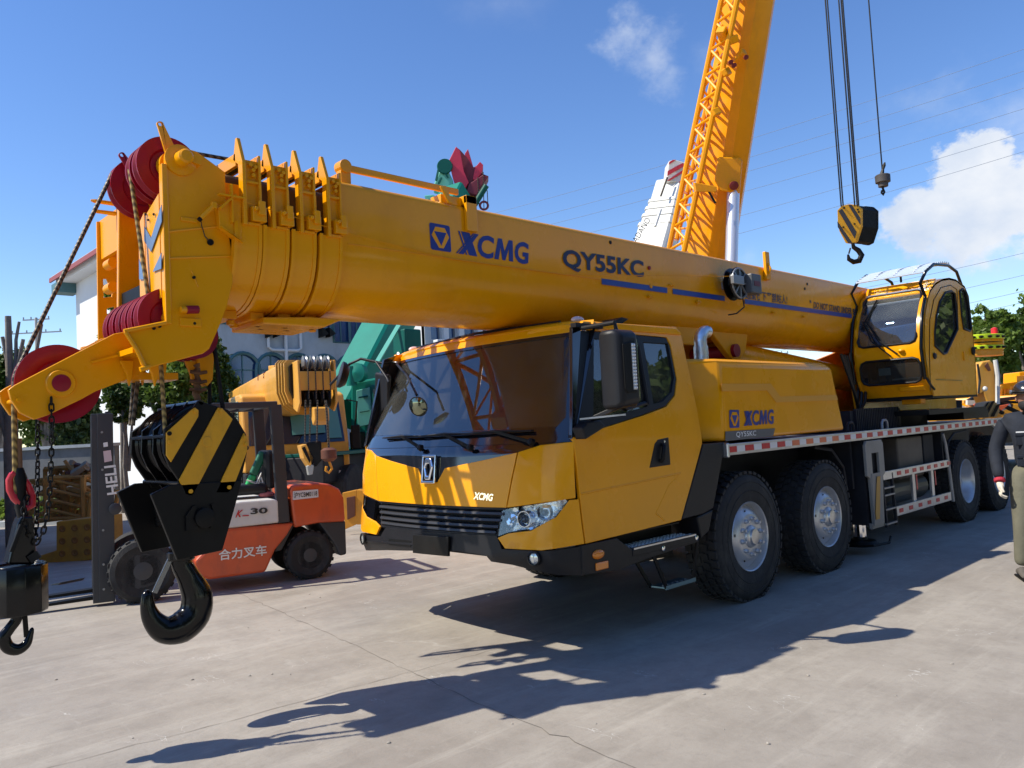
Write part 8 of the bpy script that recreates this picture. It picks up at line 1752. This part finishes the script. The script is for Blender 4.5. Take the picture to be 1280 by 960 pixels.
MB().tube([hc+EZ*.055+fwd*math.cos(a)*.128+lft*math.sin(a)*.112 for a in [2*math.pi*k_/28 for k_ in range(28)]], .009, 6, closed=True).build('helmet_band', BLKM, W1, smooth=60)
for s_ in (-1, 1): MB().cyl(hc+lft*s_*.110+EZ*.06, hc+lft*s_*.128+EZ*.06, .018, 12).build('visor_knob', STL, W1)
# operator seated in the crane cabin
oc = V((11.42, 3.84, 2.16)); W2 = thing('person', 'crane operator in blue hooded jacket seated inside the operator cabin', 'person', tuple(oc))
BJ = mat('blue_denim_jacket', (.07, .11, .2), .85, noise=.2, nscale=8, bump=.5, bscale=14)
f2 = V((-1, 0, 0)); l2 = V((0, -1, 0)); po = lambda f, l, z: oc+f2*f+l2*l+EZ*z
skinbody('jacket', [('b', None, po(0, 0, .08), (.17, .14)), ('c', 'b', po(.0, 0, .26), (.175, .135)), ('s', 'c', po(.02, 0, .46), (.14, .11)), ('n', 's', po(.03, 0, .55), .07), ('rs', 's', po(.02, .18, .43), .07), ('re', 'rs', po(.10, .23, .20), .058), ('rf', 're', po(.32, .20, .16), .045), ('ls', 's', po(.02, -.18, .43), .07), ('le', 'ls', po(.10, -.23, .20), .058), ('lf', 'le', po(.32, -.2, .16), .045)], BJ, W2)
skinbody('trousers', [('p', None, po(0, 0, .04), (.16, .11)), ('r', 'p', po(.08, .1, .03), .09), ('rk', 'r', po(.45, .12, .06), .072), ('ra', 'rk', po(.52, .12, -.32), .05), ('l', 'p', po(.08, -.1, .03), .09), ('lk', 'l', po(.45, -.12, .06), .072), ('la', 'lk', po(.52, -.12, -.32), .05)], mat('dark_blue_trousers', (.03, .04, .07), .9), W2)
hc = po(.06, 0, .68); hb = MB(); bmesh.ops.create_uvsphere(hb.bm, u_segments=22, v_segments=16, radius=1)
for v in hb.bm.verts:
    x, y, z = v.co; nose = .16*math.exp(-((y/.16)**2+((z+.12)/.22)**2)) if x > 0 else 0; v.co = hc+f2*(x*.095+nose*.12)+l2*y*.075+EZ*z*.115
hb.build('head', SKN, W2, smooth=70)
hd_ = MB(); bmesh.ops.create_uvsphere(hd_.bm, u_segments=22, v_segments=16, radius=1)
for v in hd_.bm.verts: x, y, z = v.co; v.co = hc+f2*(-.035+x*.105)+l2*y*.10+EZ*(-.0+z*.14)
hd_.build('hood', BJ, W2, smooth=70)
for s_ in (-1, 1):
    c = po(.38, .2*s_, .16); skinbody('hand', [('w', None, c, .026), ('p', 'w', c+f2*.05, (.034, .02))]+sum([[(f'a{i}', 'p', c+f2*.09+l2*(-.027+.018*i), .009), (f'b{i}', f'a{i}', c+f2*(.125+.004*(i % 2))+l2*(-.027+.018*i)-EZ*.012, .008), (f'c{i}', f'b{i}', c+f2*.125+l2*(-.027+.018*i)-EZ*.035, .007)] for i in range(4)], [])+[('t', 'p', c+f2*.06-l2*s_*.035-EZ*.01, .010), ('t2', 't', c+f2*.09-l2*s_*.04-EZ*.025, .009)], SKN, W2)
bpy.context.view_layer.update()
